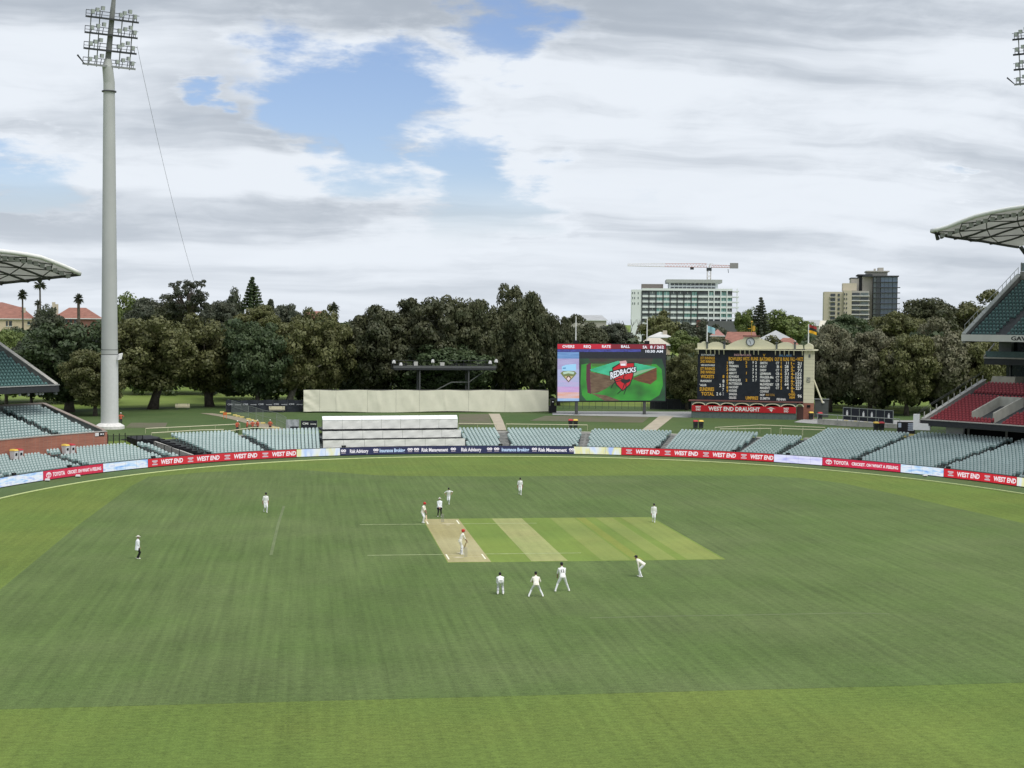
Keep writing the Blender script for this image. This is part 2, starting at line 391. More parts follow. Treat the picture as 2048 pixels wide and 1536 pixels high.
# wicket square
def sheet(name, x0, x1, y0, y1, z, m, parent=None):
    b = MB(); n = max(1, int((y1-y0)/2)); return b.quad((x0, y0, z), (x1, y0, z), (x1, y1, z), (x0, y1, z)).build(name, m, parent)
sq = struct(sheet('wicket_square', -1.62, 19.3, -12.85, 12.5, .008, M_sq))
for (a, c, m) in ((-1.55, 1.62, M_pit), (4.62, 7.35, M_worn), (9.9, 12.1, M_sq2), (14.1, 15.6, M_sq2), (12.3, 13.1, M_sq3), (16.4, 19.1, M_sq2)):
    sheet('turf_strip', a, c, -12.65, 12.3, .012, m, sq)
for y in (-8.84, 8.84):
    sheet('crease_line', -7.3, -1.62, y-.08, y+.08, .0165, M_faint, sq)
    sheet('crease_line', 1.62, 9.0 if y < 0 else 8.2, y-.075, y+.075, .017, M_faint, sq)
    sheet('crease_line', -1.55, 1.6, y-.05, y+.05, .017, M_scuff, sq)
    k = 1 if y > 0 else -1
    sheet('crease_line', -1.32, 1.32, k*10.06-.04, k*10.06+.04, .017, M_scuff, sq)
    for x in (-1.36, 1.36): sheet('crease_line', x-.055, x+.055, min(y, y+k*2.44), max(y, y+k*2.44), .0185, M_line, sq)
for (x0, x1, y0, y1) in ((-.95, -.15, -10.6, -10.15), (-.2, .95, 8.7, 9.2), (-.5, .1, -8.3, -7.9), (.1, .5, 7.9, 8.2)):
    b = MB(); pts = [(x0+(x1-x0)*(.5+.5*math.cos(a)*(1+.15*math.sin(3*a))), y0+(y1-y0)*(.5+.5*math.sin(a)*(1+.1*math.cos(4*a))), .0205) for a in np.linspace(0, 2*math.pi, 15)[:-1]]
    b.add(pts, [tuple(range(14))]); b.build('scuff_mark', M_scuff, sq)
# faint worn lines across the turf
M_wear = mat('worn_turf', (.122, .160, .062), var=.16, scale=.6)
for pts in ([(1180, 1236), (1300, 1233), (1500, 1230), (1700, 1226), (1780, 1228)], [(568, 1012), (556, 1050), (542, 1110)]):
    q = [gnd(*x) for x in pts]; b = MB()
    for p0, p1 in zip(q[:-1], q[1:]):
        d_ = (p1-p0)[:2]; n_ = np.array([-d_[1], d_[0]])/np.linalg.norm(d_)*.12
        b.quad((p0[0]-n_[0], p0[1]-n_[1], .0075), (p1[0]-n_[0], p1[1]-n_[1], .0075), (p1[0]+n_[0], p1[1]+n_[1], .0075), (p0[0]+n_[0], p0[1]+n_[1], .0075))
    struct(b.build('worn_line', M_wear))
# boundary rope
b = MB(); b.tube([SD(s, -5.0, .07) for s in np.linspace(-112, 112, 180)], .085, 6)
tag(b.build('boundary_rope', mat('rope_cover', (.50, .56, .26), var=.1)), 'pale yellow-green boundary rope curving round the edge of the grass', 'rope')
# stumps
wood = mat('stump_wood', (.42, .38, .30)); grey = mat('stump_grey', (.30, .30, .29))
for yy, lab in ((-10.06, 'near set of three stumps with bails, behind the batter'), (10.06, 'far set of three stumps with bails, in front of the umpire')):
    t = thing('wicket', lab, 'stumps', (0, yy, .017))
    for x in (-.095, 0, .095): MB().lathe([(.019, 0), (.019, .69), (.012, .711)], 8, (x, 0)).build('stump', grey, t)
    for x in (-.05, .05): MB().tube([(x-.05, 0, .718), (x+.05, 0, .718)], .009, 5).build('bail', wood, t)

# ================================================================ boundary boards
M_cab = mat('board_cabinet', (.028, .03, .036), rough=.5)
LR = led('led_red', (.56, .008, .022)); LRT = led('led_crimson', (.56, .010, .055)); LN = led('led_navy', (.010, .014, .072)); LW = led('led_white', (.86, .84, .88)); LWD = led('led_grey_white', (.55, .48, .52))
LB = led('led_blue_white', (.55, .72, .95))
PA = ledmix('led_sky', [(.16, .36, .80), (.50, .70, .92), (.80, .84, .88), (.36, .50, .86)], .55, (1, 1, 5))
PB = ledmix('led_haze', [(.45, .60, .90), (.72, .80, .88), (.76, .76, .34), (.42, .55, .88)], .8, (1, 1, .4))
PC = ledmix('led_lilac', [(.46, .47, .86), (.70, .72, .95), (.80, .80, .96)], .5, (1, 1, 4))
BOARDS = [(-92, -64.3, PA, None, 'leftmost pale blue display board below the green seats'), (-64.3, -54.0, LRT, 'T', 'red display board with white car-maker lettering on the left, below the brick wall'),
 (-54.0, -46.7, PA, None, 'pale blue display board between the left car-maker board and the long red board'), (-46.7, -24.5, LR, 'W4', 'long red display board left of the sight screen, reading WEST END four times'),
 (-24.5, -18.4, PB, None, 'short pale yellow and blue display board beside the navy board, left of the sight screen'), (-18.4, 13.3, LN, 'N', 'long navy display board with white lettering below the white sight screen'),
 (13.3, 19.7, PB, None, 'pale blue display board at the right end of the navy board'), (19.7, 40.7, LR, 'W4', 'long red display board below the scoreboard, reading WEST END four times'),
 (40.7, 47.6, PC, None, 'pale lilac display board right of the scoreboard'), (47.6, 59.0, LRT, 'T', 'red display board with white car-maker lettering on the right side'),
 (59.0, 65.4, PA, None, 'pale blue display board under the right stand, with a black box on top'), (65.4, 76.4, LR, 'W2', 'red display board at far right, reading WEST END twice'), (76.4, 96, PB, None, 'pale board at the right edge of the picture')]
def bent_text(b, body, s0, s1, z0, z1, d, mi=0, shear=.12):
    vs, fs, wd = TX(body); out = []
    for x, y in vs: out.append(SD(s0+(s1-s0)*(x/wd)+y*shear*(z1-z0), d, z0+(z1-z0)*y))
    b.add(out, fs, mi)
def bent_disc(b, sc_, zc, rs, rz_, d, mi=0, hole=0.):
    n = 18; A = np.linspace(0, 2*math.pi, n+1)[:-1]
    o = [SD(sc_+rs*math.cos(a), d, zc+rz_*math.sin(a)) for a in A]
    if not hole: b.add(o, [tuple(range(n))], mi)
    else:
        i = [SD(sc_+rs*hole*math.cos(a), d, zc+rz_*hole*math.sin(a)) for a in A]
        b.add(o+i, [(k, (k+1) % n, n+(k+1) % n, n+k) for k in range(n)], mi)
def bent_rect(b, s0, s1, z0, z1, d, mi=0, n=1):
    S = np.linspace(s0, s1, n+1)
    for a, c in zip(S[:-1], S[1:]): b.quad(SD(a, d, z0), SD(c, d, z0), SD(c, d, z1), SD(a, d, z1), mi)
BZ0, BZ1 = .10, 1.06
for s0, s1, face, kind, lab in BOARDS:
    c0 = SD((s0+s1)/2, 0, 0); t = thing('advertising_board', lab, 'display board', c0, group='boundary display boards')
    n = max(2, int((s1-s0)/1.6)); S = np.linspace(s0+.015, s1-.015, n+1)
    b = MB()
    for a, c in zip(S[:-1], S[1:]):
        a2, c2 = a+.012, c-.012
        b.hexa((SD(a2, -.02, .03), SD(c2, -.02, .03), SD(c2, .22, .03), SD(a2, .22, .03), SD(a2, .01, BZ1+.05), SD(c2, .01, BZ1+.05), SD(c2, .16, BZ1+.05), SD(a2, .16, BZ1+.05)))
    def loc(bb): bb.v = [tuple(np.array(x)-c0) for x in bb.v]; return bb
    loc(b).build('cabinet', M_cab, t)
    for a, c in zip(S[:-1], S[1:]):
        loc(MB().quad(SD(a+.008, -.04, BZ0), SD(c-.008, -.04, BZ0), SD(c-.008, -.025, BZ1), SD(a+.008, -.025, BZ1))).build('display_panel', face, t)
    q = -.062; b = None
    def LT(fn, name='lettering', m=None):
        bb = MB(); fn(bb); loc(bb).build(name, m or LW, t)
    if kind and kind[0] == 'W':
        k = int(kind[1]); pit = (s1-s0)/k
        for i in range(k):
            a = s0+pit*i+.55
            LT(lambda b: bent_text(b, 'WEST END', a+pit*.26, a+pit*.88, .33, .85, q))
            LT(lambda b: bent_rect(b, a+.02*pit, a+pit*.17, .66, .84, q), 'emblem', LWD); LT(lambda b: bent_rect(b, a+.05*pit, a+pit*.14, .50, .60, q), 'emblem', LWD); LT(lambda b: bent_rect(b, a+.02*pit, a+pit*.17, .28, .42, q), 'emblem', LWD)
    elif kind == 'T':
        Ln = s1-s0; a = s0+.45
        LT(lambda b: bent_disc(b, a+.5, .58, .46, .30, q, 0, .80), 'emblem'); LT(lambda b: bent_disc(b, a+.5, .68, .28, .12, q-.003, 0, .7), 'emblem'); LT(lambda b: bent_disc(b, a+.5, .58, .12, .27, q-.006, 0, .6), 'emblem')
        LT(lambda b: bent_text(b, 'TOYOTA', a+1.2, a+3.35, .37, .80, q, 0, 0)); LT(lambda b: bent_text(b, 'CRICKET. OH WHAT A FEELING', a+3.8, s1-.35, .40, .76, q, 0, 0))
    elif kind == 'N':
        pxs = [(662, 685, 'o'), (702, 742, 'Risk Advisory'), (752, 764, 'o'), (766, 818, 'Insurance Broking'), (822, 834, 'o'), (836, 846, 'o'), (851, 903, 'Risk Management'), (907, 919, 'o'), (928, 968, 'Risk Advisory'), (978, 990, 'o'), (992, 1003, 'o'), (1007, 1060, 'Insurance Broking'), (1064, 1076, 'o'), (1078, 1132, 'Risk Management'), (1136, 1147, 'o')]
        for p0, p1, tx in pxs[0:]:
            if tx == 'o' and p0 == 662: p0, p1 = 682, 694
            a = sd(*gnd(p0, 903, .6)[:2])[0]; c = sd(*gnd(p1, 903, .6)[:2])[0]
            if tx == 'o':
                mid = (a+c)/2
                for e in (-.17, .17): LT(lambda b: bent_disc(b, mid+e, .68, .19, .17, q-.002*(e > 0), 0, .35), 'emblem')
                LT(lambda b: bent_rect(b, mid-.3, mid+.3, .34, .42, q), 'emblem', LWD)
            else: LT(lambda b: bent_text(b, tx, a, c, .36, .82, q, 0, 0), 'lettering', LB if tx[0] == 'I' else LW)
M_blk = mat('black_plastic', (.012, .012, .014), rough=.5); M_wht = mat('white_plastic', (.72, .72, .72), rough=.5, var=.05)
bx = [(37, 950, 'above the leftmost pale blue board'), (165, 935, 'above the left car-maker board'), (335, 918, 'where the long left red board begins'), (447, 910, 'above mid long left red board'), (700, 897, 'at the left end of the navy board'), (1003, 893, 'below the stairs, on the navy board'),
      (1147, 893, 'at the right end of the navy board'), (1303, 900, 'below the left half of the scoreboard'), (1455, 905, 'below the right half of the scoreboard'), (1536, 914, 'ending the long right red board'), (1692, 922, 'above the right car-maker board'), (1869, 938, 'above the pale board at right')]
for u, v, wh in bx:
    p = gnd(u, v, 1.15); s = sd(p[0], p[1])[0]; q = SD(s, .08, BZ1+.053); n = PN(s)[1]
    t = thing('speaker_box', 'small black box on the boundary boards, '+wh, 'speaker', q, math.atan2(n[1], n[0])-math.pi/2, 'black boxes on the boards')
    MB().box(-.27, .27, -.13, .13, .04, .25).box(-.2, -.12, -.1, .1, 0, .04).box(.12, .2, -.1, .1, 0, .04).build('body', M_blk, t); MB().box(-.24, .24, -.14, -.132, .07, .23).build('grille', mat('grille', (.03, .03, .032)), t)
for u, v, wh in ((95, 963, 'before the left half of the left car-maker board'), (156, 955, 'before the right half of the left car-maker board'), (1850, 954, 'before the pale board under the right stand')):
    p = gnd(u, v, 0); t = thing('effects_microphone', 'small white and black box '+wh, 'microphone', (p[0], p[1], .004), 0)
    MB().box(-.18, .18, -.12, .12, 0, .13).build('base', M_blk, t); MB().taper(-.26, .26, -.16, .16, .13, .32, .8).build('cover', M_wht, t)

# ================================================================ terraces and seats
M_conc = mat('terrace_concrete', (.075, .085, .085), scale=1.2, var=.25); M_concl = mat('pale_concrete', (.40, .39, .36), scale=1.5, var=.15); M_concd = mat('dark_concrete', (.07, .075, .08), scale=1.2, var=.25)
M_stair = mat('stair_concrete', (.30, .30, .285), scale=2, var=.2)
def rows(s0, s1, n, d0=1.6, z0=.35, dd=.8, dz=.15, base=None, ns=None):
    """stepped concrete rows between two places along the fence"""
    b = MB(); ns = ns or max(2, int(abs(s1-s0)/2.5)); S = np.linspace(s0, s1, ns+1)
    for k in range(n):
        za = z0+dz*k; zb = (z0+dz*(k-1)) if k else (z0-.35); da = d0+dd*k-.3; db = da+dd
        for a, c in zip(S[:-1], S[1:]):
            b.quad(SD(a, da, zb), SD(c, da, zb), SD(c, da, za), SD(a, da, za)); b.quad(SD(a, da, za), SD(c, da, za), SD(c, db, za), SD(a, db, za))
    zt = z0+dz*(n-1); db = d0+dd*n-.3
    for e in (s0, s1):
        pts = [SD(e, d0-.3, z0-.5)]+[SD(e, d0-.3+dd*k+x, z0+dz*k) for k in range(n) for x in (0, dd)]+[SD(e, db, z0-.5 if base is None else base)]
        b.add(pts, [tuple(range(len(pts)))])
    for a, c in zip(S[:-1], S[1:]): b.quad(SD(a, db, zt), SD(c, db, zt), SD(c, db, zt-1.2), SD(a, db, zt-1.2))
    return b
seat_b = MB()
seat_b.hexa(((-.20, .02, .36), (.20, .02, .36), (.20, .07, .36), (-.20, .07, .36), (-.19, .11, .72), (.19, .11, .72), (.19, .15, .72), (-.19, .15, .72)))
seat_b.hexa(((-.19, .11, .72), (.19, .11, .72), (.19, .15, .72), (-.19, .15, .72), (-.11, .135, .85), (.11, .135, .85), (.11, .165, .85), (-.11, .165, .85)))
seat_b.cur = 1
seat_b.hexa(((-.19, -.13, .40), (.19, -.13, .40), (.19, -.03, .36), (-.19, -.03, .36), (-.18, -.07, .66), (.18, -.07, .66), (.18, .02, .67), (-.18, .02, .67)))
seat_b.box(-.04, .04, 0, .05, 0, .38)
SEAT = {k: seat_b.mesh('seat_'+k, [m, mat('seat_pan_'+k, {'pale': (.19, .28, .27), 'green': (.045, .10, .095), 'red': (.20, .022, .030)}[k], rough=.5)]) for k, m in dict(pale=mat('seat_pale_green', (.485, .58, .57), rough=.45, var=.10, scale=.25, spec=.5, coords='Object'), green=mat('seat_deep_green', (.105, .215, .205), rough=.45, var=.1, scale=.3, spec=.5), red=mat('seat_red', (.34, .040, .050), rough=.45, var=.12, scale=.3, spec=.5)).items()}  # pans coloured darker than the backs, painting in the shadow between seats
SV = np.array(seat_b.v); SF = seat_b.f
seats = {'pale': [], 'green': [], 'red': []}
def seat_rows(kind, s0, s1, n, aisles=(), d0=1.6, z0=.35, dd=.8, dz=.15, gapw=.72, skip=None, pitch=.53, k0=0, blk=''):
    for k in range(k0, n):
        d = d0+dd*k; p, nn = PN((s0+s1)/2)
        # true spacing along the row
        S = np.linspace(s0, s1, 60); q = np.array([SD(x, d)[:2] for x in S]); ln = np.concatenate([[0], np.cumsum(np.linalg.norm(np.diff(q, axis=0), axis=1))])
        cnt = int(ln[-1]/pitch)
        for i in range(cnt):
            s = float(np.interp((i+.5)*pitch, ln, S)); r = ln[-1]/abs(s1-s0)
            if any(abs(s-a)*r < gapw for a in aisles): continue
            if skip and skip(s, d, k): continue
            pp, n2 = PN(s); pos = pp+n2*d; seats[kind].append((pos[0], pos[1], z0+dz*k, math.atan2(n2[1], n2[0])-math.pi/2+random.uniform(-.02, .02), blk, k))
AIS = dict(A1=4.3, A2=14.3, A3=24.7, A4=34.9, A5=40.5, A6=51.1, A7=63.2, B1=-27.4)
def terrace(lab, *a, **k):
    return tag(rows(*a, **k).build('seating_terrace', M_conc), lab, 'terrace', 'lower terraces')
terrace('concrete terrace under the pale seats left of the white sight screen', -36.2, -10.0, 13)
terrace('concrete terrace under the white sight screen and the first seats right of it', -10.0, 14.3, 12)
terrace('concrete terrace under the pale seats below the video screen', 14.3, 24.7, 12)
terrace('concrete terrace under the pale seats below the scoreboard', 24.7, 40.5, 13)
terrace('concrete terrace under the large block of pale seats right of the scoreboard', 40.5, 51.1, 18)
terrace('concrete terrace under the pale seats beneath the right stand', 51.1, 100, 19)
seat_rows('pale', -35.4, -16., 13, (AIS['B1'],), skip=lambda s, d, k: topx(*SD(s, d, 1+.15*k)) > 641, blk='left of the sight screen')
seat_rows('pale', -3.0, 24.7, 12, (AIS['A1'], AIS['A2'], AIS['A3']), skip=lambda s, d, k: topx(*SD(s, d, 1+.15*k)) < (934 if k < 5 else 926 if k < 9 else 920), blk='below the video screen')
seat_rows('pale', 24.7, 34.9, 13, (AIS['A3'], AIS['A4']), blk='below the scoreboard'); seat_rows('pale', 34.9, 40.5, 12, (AIS['A4'], AIS['A5']), blk='below the scoreboard tower')
seat_rows('pale', 40.5, 51.1, 18, (AIS['A5'], AIS['A6']), blk='right of the scoreboard'); seat_rows('pale', 51.1, 78.5, 19, (AIS['A6'], AIS['A7'], 74.5), blk='beneath the right stand')
# aisle stairs
for nm, n, wd, lab in (('A1', 12, .62, 'between the white sight screen and the video screen seats'), ('A2', 12, .62, 'below the left post of the video screen'), ('A3', 12, .6, 'below the path between video screen and scoreboard'), ('A4', 12, .55, 'below the scoreboard'), ('A5', 13, .5, 'below the right end of the scoreboard'), ('A6', 18, .5, 'leading up towards the red seats'), ('A7', 20, .5, 'far right, going up under the right stand'), ('B1', 12, .55, 'among the seats left of the sight screen')):
    s = AIS[nm]; t = thing('aisle_stairs', 'concrete aisle stairs '+lab, 'stairs', SD(s, 1.2, .1), 0, 'aisle stairs'); o0 = SD(s, 1.2, .1)
    p, nn = PN(s)
    for k in range(n*2):
        d = 1.3+.4*k; z = .35+.075*k+.01; w_ = wd*(PN(s)[0] is not None)
        a, c = s-wd*.93, s+wd*.93
        bb = MB().hexa((SD(a, d, z-.2), SD(c, d, z-.2), SD(c, d+.40, z-.2), SD(a, d+.40, z-.2), SD(a, d, z), SD(c, d, z), SD(c, d+.37, z), SD(a, d+.37, z)))
        bb.v = [tuple(np.array(x)-o0) for x in bb.v]; bb.build('step', M_stair if nm[0] == 'A' and nm in ('A1', 'A2', 'A3', 'A4') else M_concd, t)
    d = 1.3+.4*2*n; z = .35+.15*n
    bb = MB().hexa((SD(s-1., d, z-.6), SD(s+1., d, z-.6), SD(s+1., d+1.0, z-.6), SD(s-1., d+1.0, z-.6), SD(s-1., d, z+.12), SD(s+1., d, z+.12), SD(s+1., d+1.0, z+.12), SD(s-1., d+1.0, z+.12)))
    bb.v = [tuple(np.array(x)-o0) for x in bb.v]; bb.build('landing', M_concl, t)

# ---------------------------------------------------------------- helpers for the stands (profiles in d, z swept along s)
def sweep(b, prof, s0, s1, ns=10, close=True, caps=True, mi=None, zfun=None):
    S = np.linspace(s0, s1, ns+1); n = len(prof); v = []; f = []
    for s in S:
        for d, z in prof: v.append(SD(s, d, z+(zfun(s, d) if zfun else 0)))
    m_ = n if close else n-1
    for i in range(ns):
        for k in range(m_): k2 = (k+1) % n; f.append((i*n+k, i*n+k2, (i+1)*n+k2, (i+1)*n+k))
    if close and caps: f += [tuple(range(n))[::-1], tuple(range(ns*n, ns*n+n))]
    b.add(v, f, mi); return b
def lift(b, o): b.v = [tuple(np.array(x)-o) for x in b.v]; return b
M_brick = None
def brick_mat():
    mt = bpy.data.materials.new('red_brick'); mt.use_nodes = True; t = mt.node_tree; bs = t.nodes['Principled BSDF']; bs.inputs['Roughness'].default_value = .85
    tcn = t.nodes.new('ShaderNodeTexCoord'); sx = t.nodes.new('ShaderNodeSeparateXYZ'); t.links.new(tcn.outputs['Object'], sx.inputs[0])
    ad = t.nodes.new('ShaderNodeMath'); ad.operation = 'SUBTRACT'; t.links.new(sx.outputs[0], ad.inputs[0]); t.links.new(sx.outputs[1], ad.inputs[1])
    cb = t.nodes.new('ShaderNodeCombineXYZ'); t.links.new(ad.outputs[0], cb.inputs[0]); t.links.new(sx.outputs[2], cb.inputs[1])
    br = t.nodes.new('ShaderNodeTexBrick'); t.links.new(cb.outputs[0], br.inputs['Vector']); br.inputs['Scale'].default_value = 1; br.inputs['Brick Width'].default_value = .34; br.inputs['Row Height'].default_value = .086; br.inputs['Mortar Size'].default_value = .008
    br.inputs['Color1'].default_value = (.42, .165, .105, 1); br.inputs['Color2'].default_value = (.31, .11, .075, 1); br.inputs['Mortar'].default_value = (.30, .20, .16, 1)
    nz = t.nodes.new('ShaderNodeTexNoise'); nz.inputs['Scale'].default_value = .6; nz.inputs['Detail'].default_value = 5; t.links.new(tcn.outputs['Object'], nz.inputs[0])
    mr = t.nodes.new('ShaderNodeMapRange'); mr.inputs[3].default_value = .75; mr.inputs[4].default_value = 1.2; t.links.new(nz.outputs[0], mr.inputs[0])
    vm = t.nodes.new('ShaderNodeVectorMath'); vm.operation = 'SCALE'; t.links.new(br.outputs[0], vm.inputs[0]); t.links.new(mr.outputs[0], vm.inputs['Scale']); t.links.new(vm.outputs[0], bs.inputs['Base Color']); return mt
M_brick = brick_mat()
M_cope = mat('coping_stone', (.30, .25, .22), scale=1); M_fasc = mat('dark_fascia', (.035, .038, .042), rough=.6); M_fascw = mat('white_fascia', (.62, .61, .57), rough=.6, var=.06, scale=.6)
M_steel = mat('dark_steel', (.075, .078, .078), rough=.55); M_steelw = mat('white_steel', (.78, .78, .76), rough=.45, var=.05); M_memb = mat('roof_membrane', (.74, .74, .71), rough=.6, var=.06, scale=.4, trans=.5)
M_glass = mat('dark_glass', (.012, .018, .022), rough=.08, spec=.8, var=.3); M_glassg = mat('green_glass', (.10, .16, .16), rough=.08, spec=.9); M_rail = mat('rail_grey', (.36, .37, .36), rough=.4)
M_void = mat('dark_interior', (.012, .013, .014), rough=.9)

# ================================================================ left stand
SL0, SL1 = -96, -45.3
st = SD(-60, 10, 0); T = thing('left_stand', 'left grandstand with red brick wall, green seats and white curved roof', 'grandstand', st)
def P_(b, name, m, parent=None, smooth=False): return lift(b, st).build(name, m, parent or T, smooth=smooth)
terrace('concrete terrace below the red brick wall on the left', -96, -40.2, 9)
seat_rows('pale', -82, -40.4, 9, (-42.3, -55.3, -68.5), skip=lambda s, d, k: (s > -45.3 and k > 8) or (-57.6 < s < -56 and k == 8) or (k > 5 and (17 < topx(*SD(s, d, 2)) < 47 or 118 < topx(*SD(s, d, 2)) < 152)), blk='below the brick wall')
P_(sweep(MB(), [(8.75, 1.2), (8.75, 3.86), (9.1, 3.86), (9.1, 1.2)], SL0, SL1, 20), 'brick_wall', M_brick)
P_(sweep(MB(), [(8.70, 3.86), (8.70, 3.96), (9.15, 3.96), (9.15, 3.86)], SL0, SL1-.02, 20), 'wall_coping', M_concl)
# end wall, stepping up with the seats
def endwall(s, wid, prof_top, zb, m, name, cope=None, parent=None, copew=.16, coph=.12):
    b = MB(); v = []; n = len(prof_top)
    for e in (0, wid):
        v += [SD(s-e, d, zb if not callable(zb) else zb(d)) for d, z in prof_top]+[SD(s-e, d, z) for d, z in prof_top]
    f = []
    for k in range(n-1):
        f += [(k, k+1, n+k+1, n+k), (2*n+k+1, 2*n+k, 3*n+k, 3*n+k+1), (n+k, n+k+1, 3*n+k+1, 3*n+k)]
    f += [(0, n, 3*n, 2*n), (n-1, 2*n+n-1, 3*n+n-1, 2*n-1)]
    b.add(v, f); P_(b, name, m, parent)
    if cope:
        b = MB(); v = []
        for e in (-copew/2, wid+copew/2): v += [SD(s-e, d, z+.005) for d, z in prof_top]+[SD(s-e, d, z+coph) for d, z in prof_top]
        b.add(v, [tuple(x) for x in f]+[(k, 2*n+k, 2*n+k+1, k+1) for k in range(n-1)]); P_(b, 'end_coping', cope, parent)
endwall(SL1, .3, [(9.15, 3.97), (20.5, 6.85)], 1.5, M_brick, 'end_wall', M_cope)
P_(sweep(MB(), [(20.52, 1.5), (20.52, 6.85), (20.8, 6.85), (20.8, 1.5)], -53.2, SL1, 4), 'back_wall', mat('render_grey', (.27, .29, .28), scale=.8))
P_(sweep(MB(), [(20.45, 6.86), (20.45, 6.99), (20.87, 6.99), (20.87, 6.86)], -53.2, SL1, 4), 'back_coping', M_cope)
P_(rows(SL0, SL1-.32, 13, 9.75, 3.12, .83, .235), 'upper_rows', M_conc)
seat_rows('pale', -80, SL1-.6, 13, (-51.3, -64), 9.75, 3.12, .83, .235, skip=lambda s, d, k: s < -53.2 and d > 19.5, blk='above the brick wall')
# inner face of the end wall is rendered grey
b = MB(); b.quad(SD(SL1-.304, 9.2, 3.4), SD(SL1-.304, 20.45, 6.0), SD(SL1-.304, 20.45, 6.84), SD(SL1-.304, 9.2, 3.96)); P_(b, 'render_face', mat('render_grey2', (.17, .19, .18), scale=.8))
# concourse behind, columns
P_(sweep(MB(), [(21.2, 2.), (21.2, 8.6), (21.6, 8.6), (21.6, 2.)], SL0, -52.0, 12), 'concourse_wall', M_void)  # near-black colour stands in for the shade under the upper tier
for s in (-53.0, -58.5, -64): P_(MB().tube([SD(s, 20.9, 4.2), SD(s+.25, 20.3, 8.7)], [.42, .62], 8), 'column', M_concd)
# upper tier
UE = -47.0; ud0, uz0 = 15.17, 9.5; uk = (14.63-9.52)/(26.25-15.16)
P_(sweep(MB(), [(15.17, 8.62), (15.17, 9.42), (15.45, 9.42), (15.6, 8.62)], SL0, UE, 16), 'tier_fascia', M_fasc)
P_(sweep(MB(), [(15.10, 9.425), (15.10, 9.53), (15.4, 9.53), (15.4, 9.425)], SL0, UE+.04, 16), 'fascia_rail', M_rail)
P_(sweep(MB(), [(15.62, 8.6), (15.62, 8.9), (34, 8.9+uk*18.4), (34, 8.3+uk*18.4), (17, 8.6)], SL0, UE-.02, 16), 'tier_slab', M_concd)
endwall(UE, .3, [(15.46, 9.54), (34, 9.54+uk*18.5)], lambda d: 8.55+uk*(d-15.6)-.2, mat('render_grey3', (.20, .215, .21), scale=.8), 'tier_end_wall', M_concl, coph=.1)
P_(rows(SL0, UE-.34, 22, 15.95, 8.98, .8, .8*uk), 'tier_rows', M_concd)
seat_rows('green', -66, UE-.7, 17, (-58,), 15.95, 8.98, .8, .8*uk, blk='in the left upper tier')
for u in (13, 52, 88, 102, 112):
    d_, z_ = 15.9, 8.45; p = gnd(u, 788, 8.5); s = sd(*(CAMP+ray(u, 788)*((SD(-50, 15.5)[1]-CY)/ray(u, 788)[1]))[:2])[0]
    P_(MB().ball(SD(s, 15.8, 8.42), .17).tube([SD(s, 15.8, 8.5), SD(s, 15.8, 8.66)], .04, 5), 'downlight', M_wht)
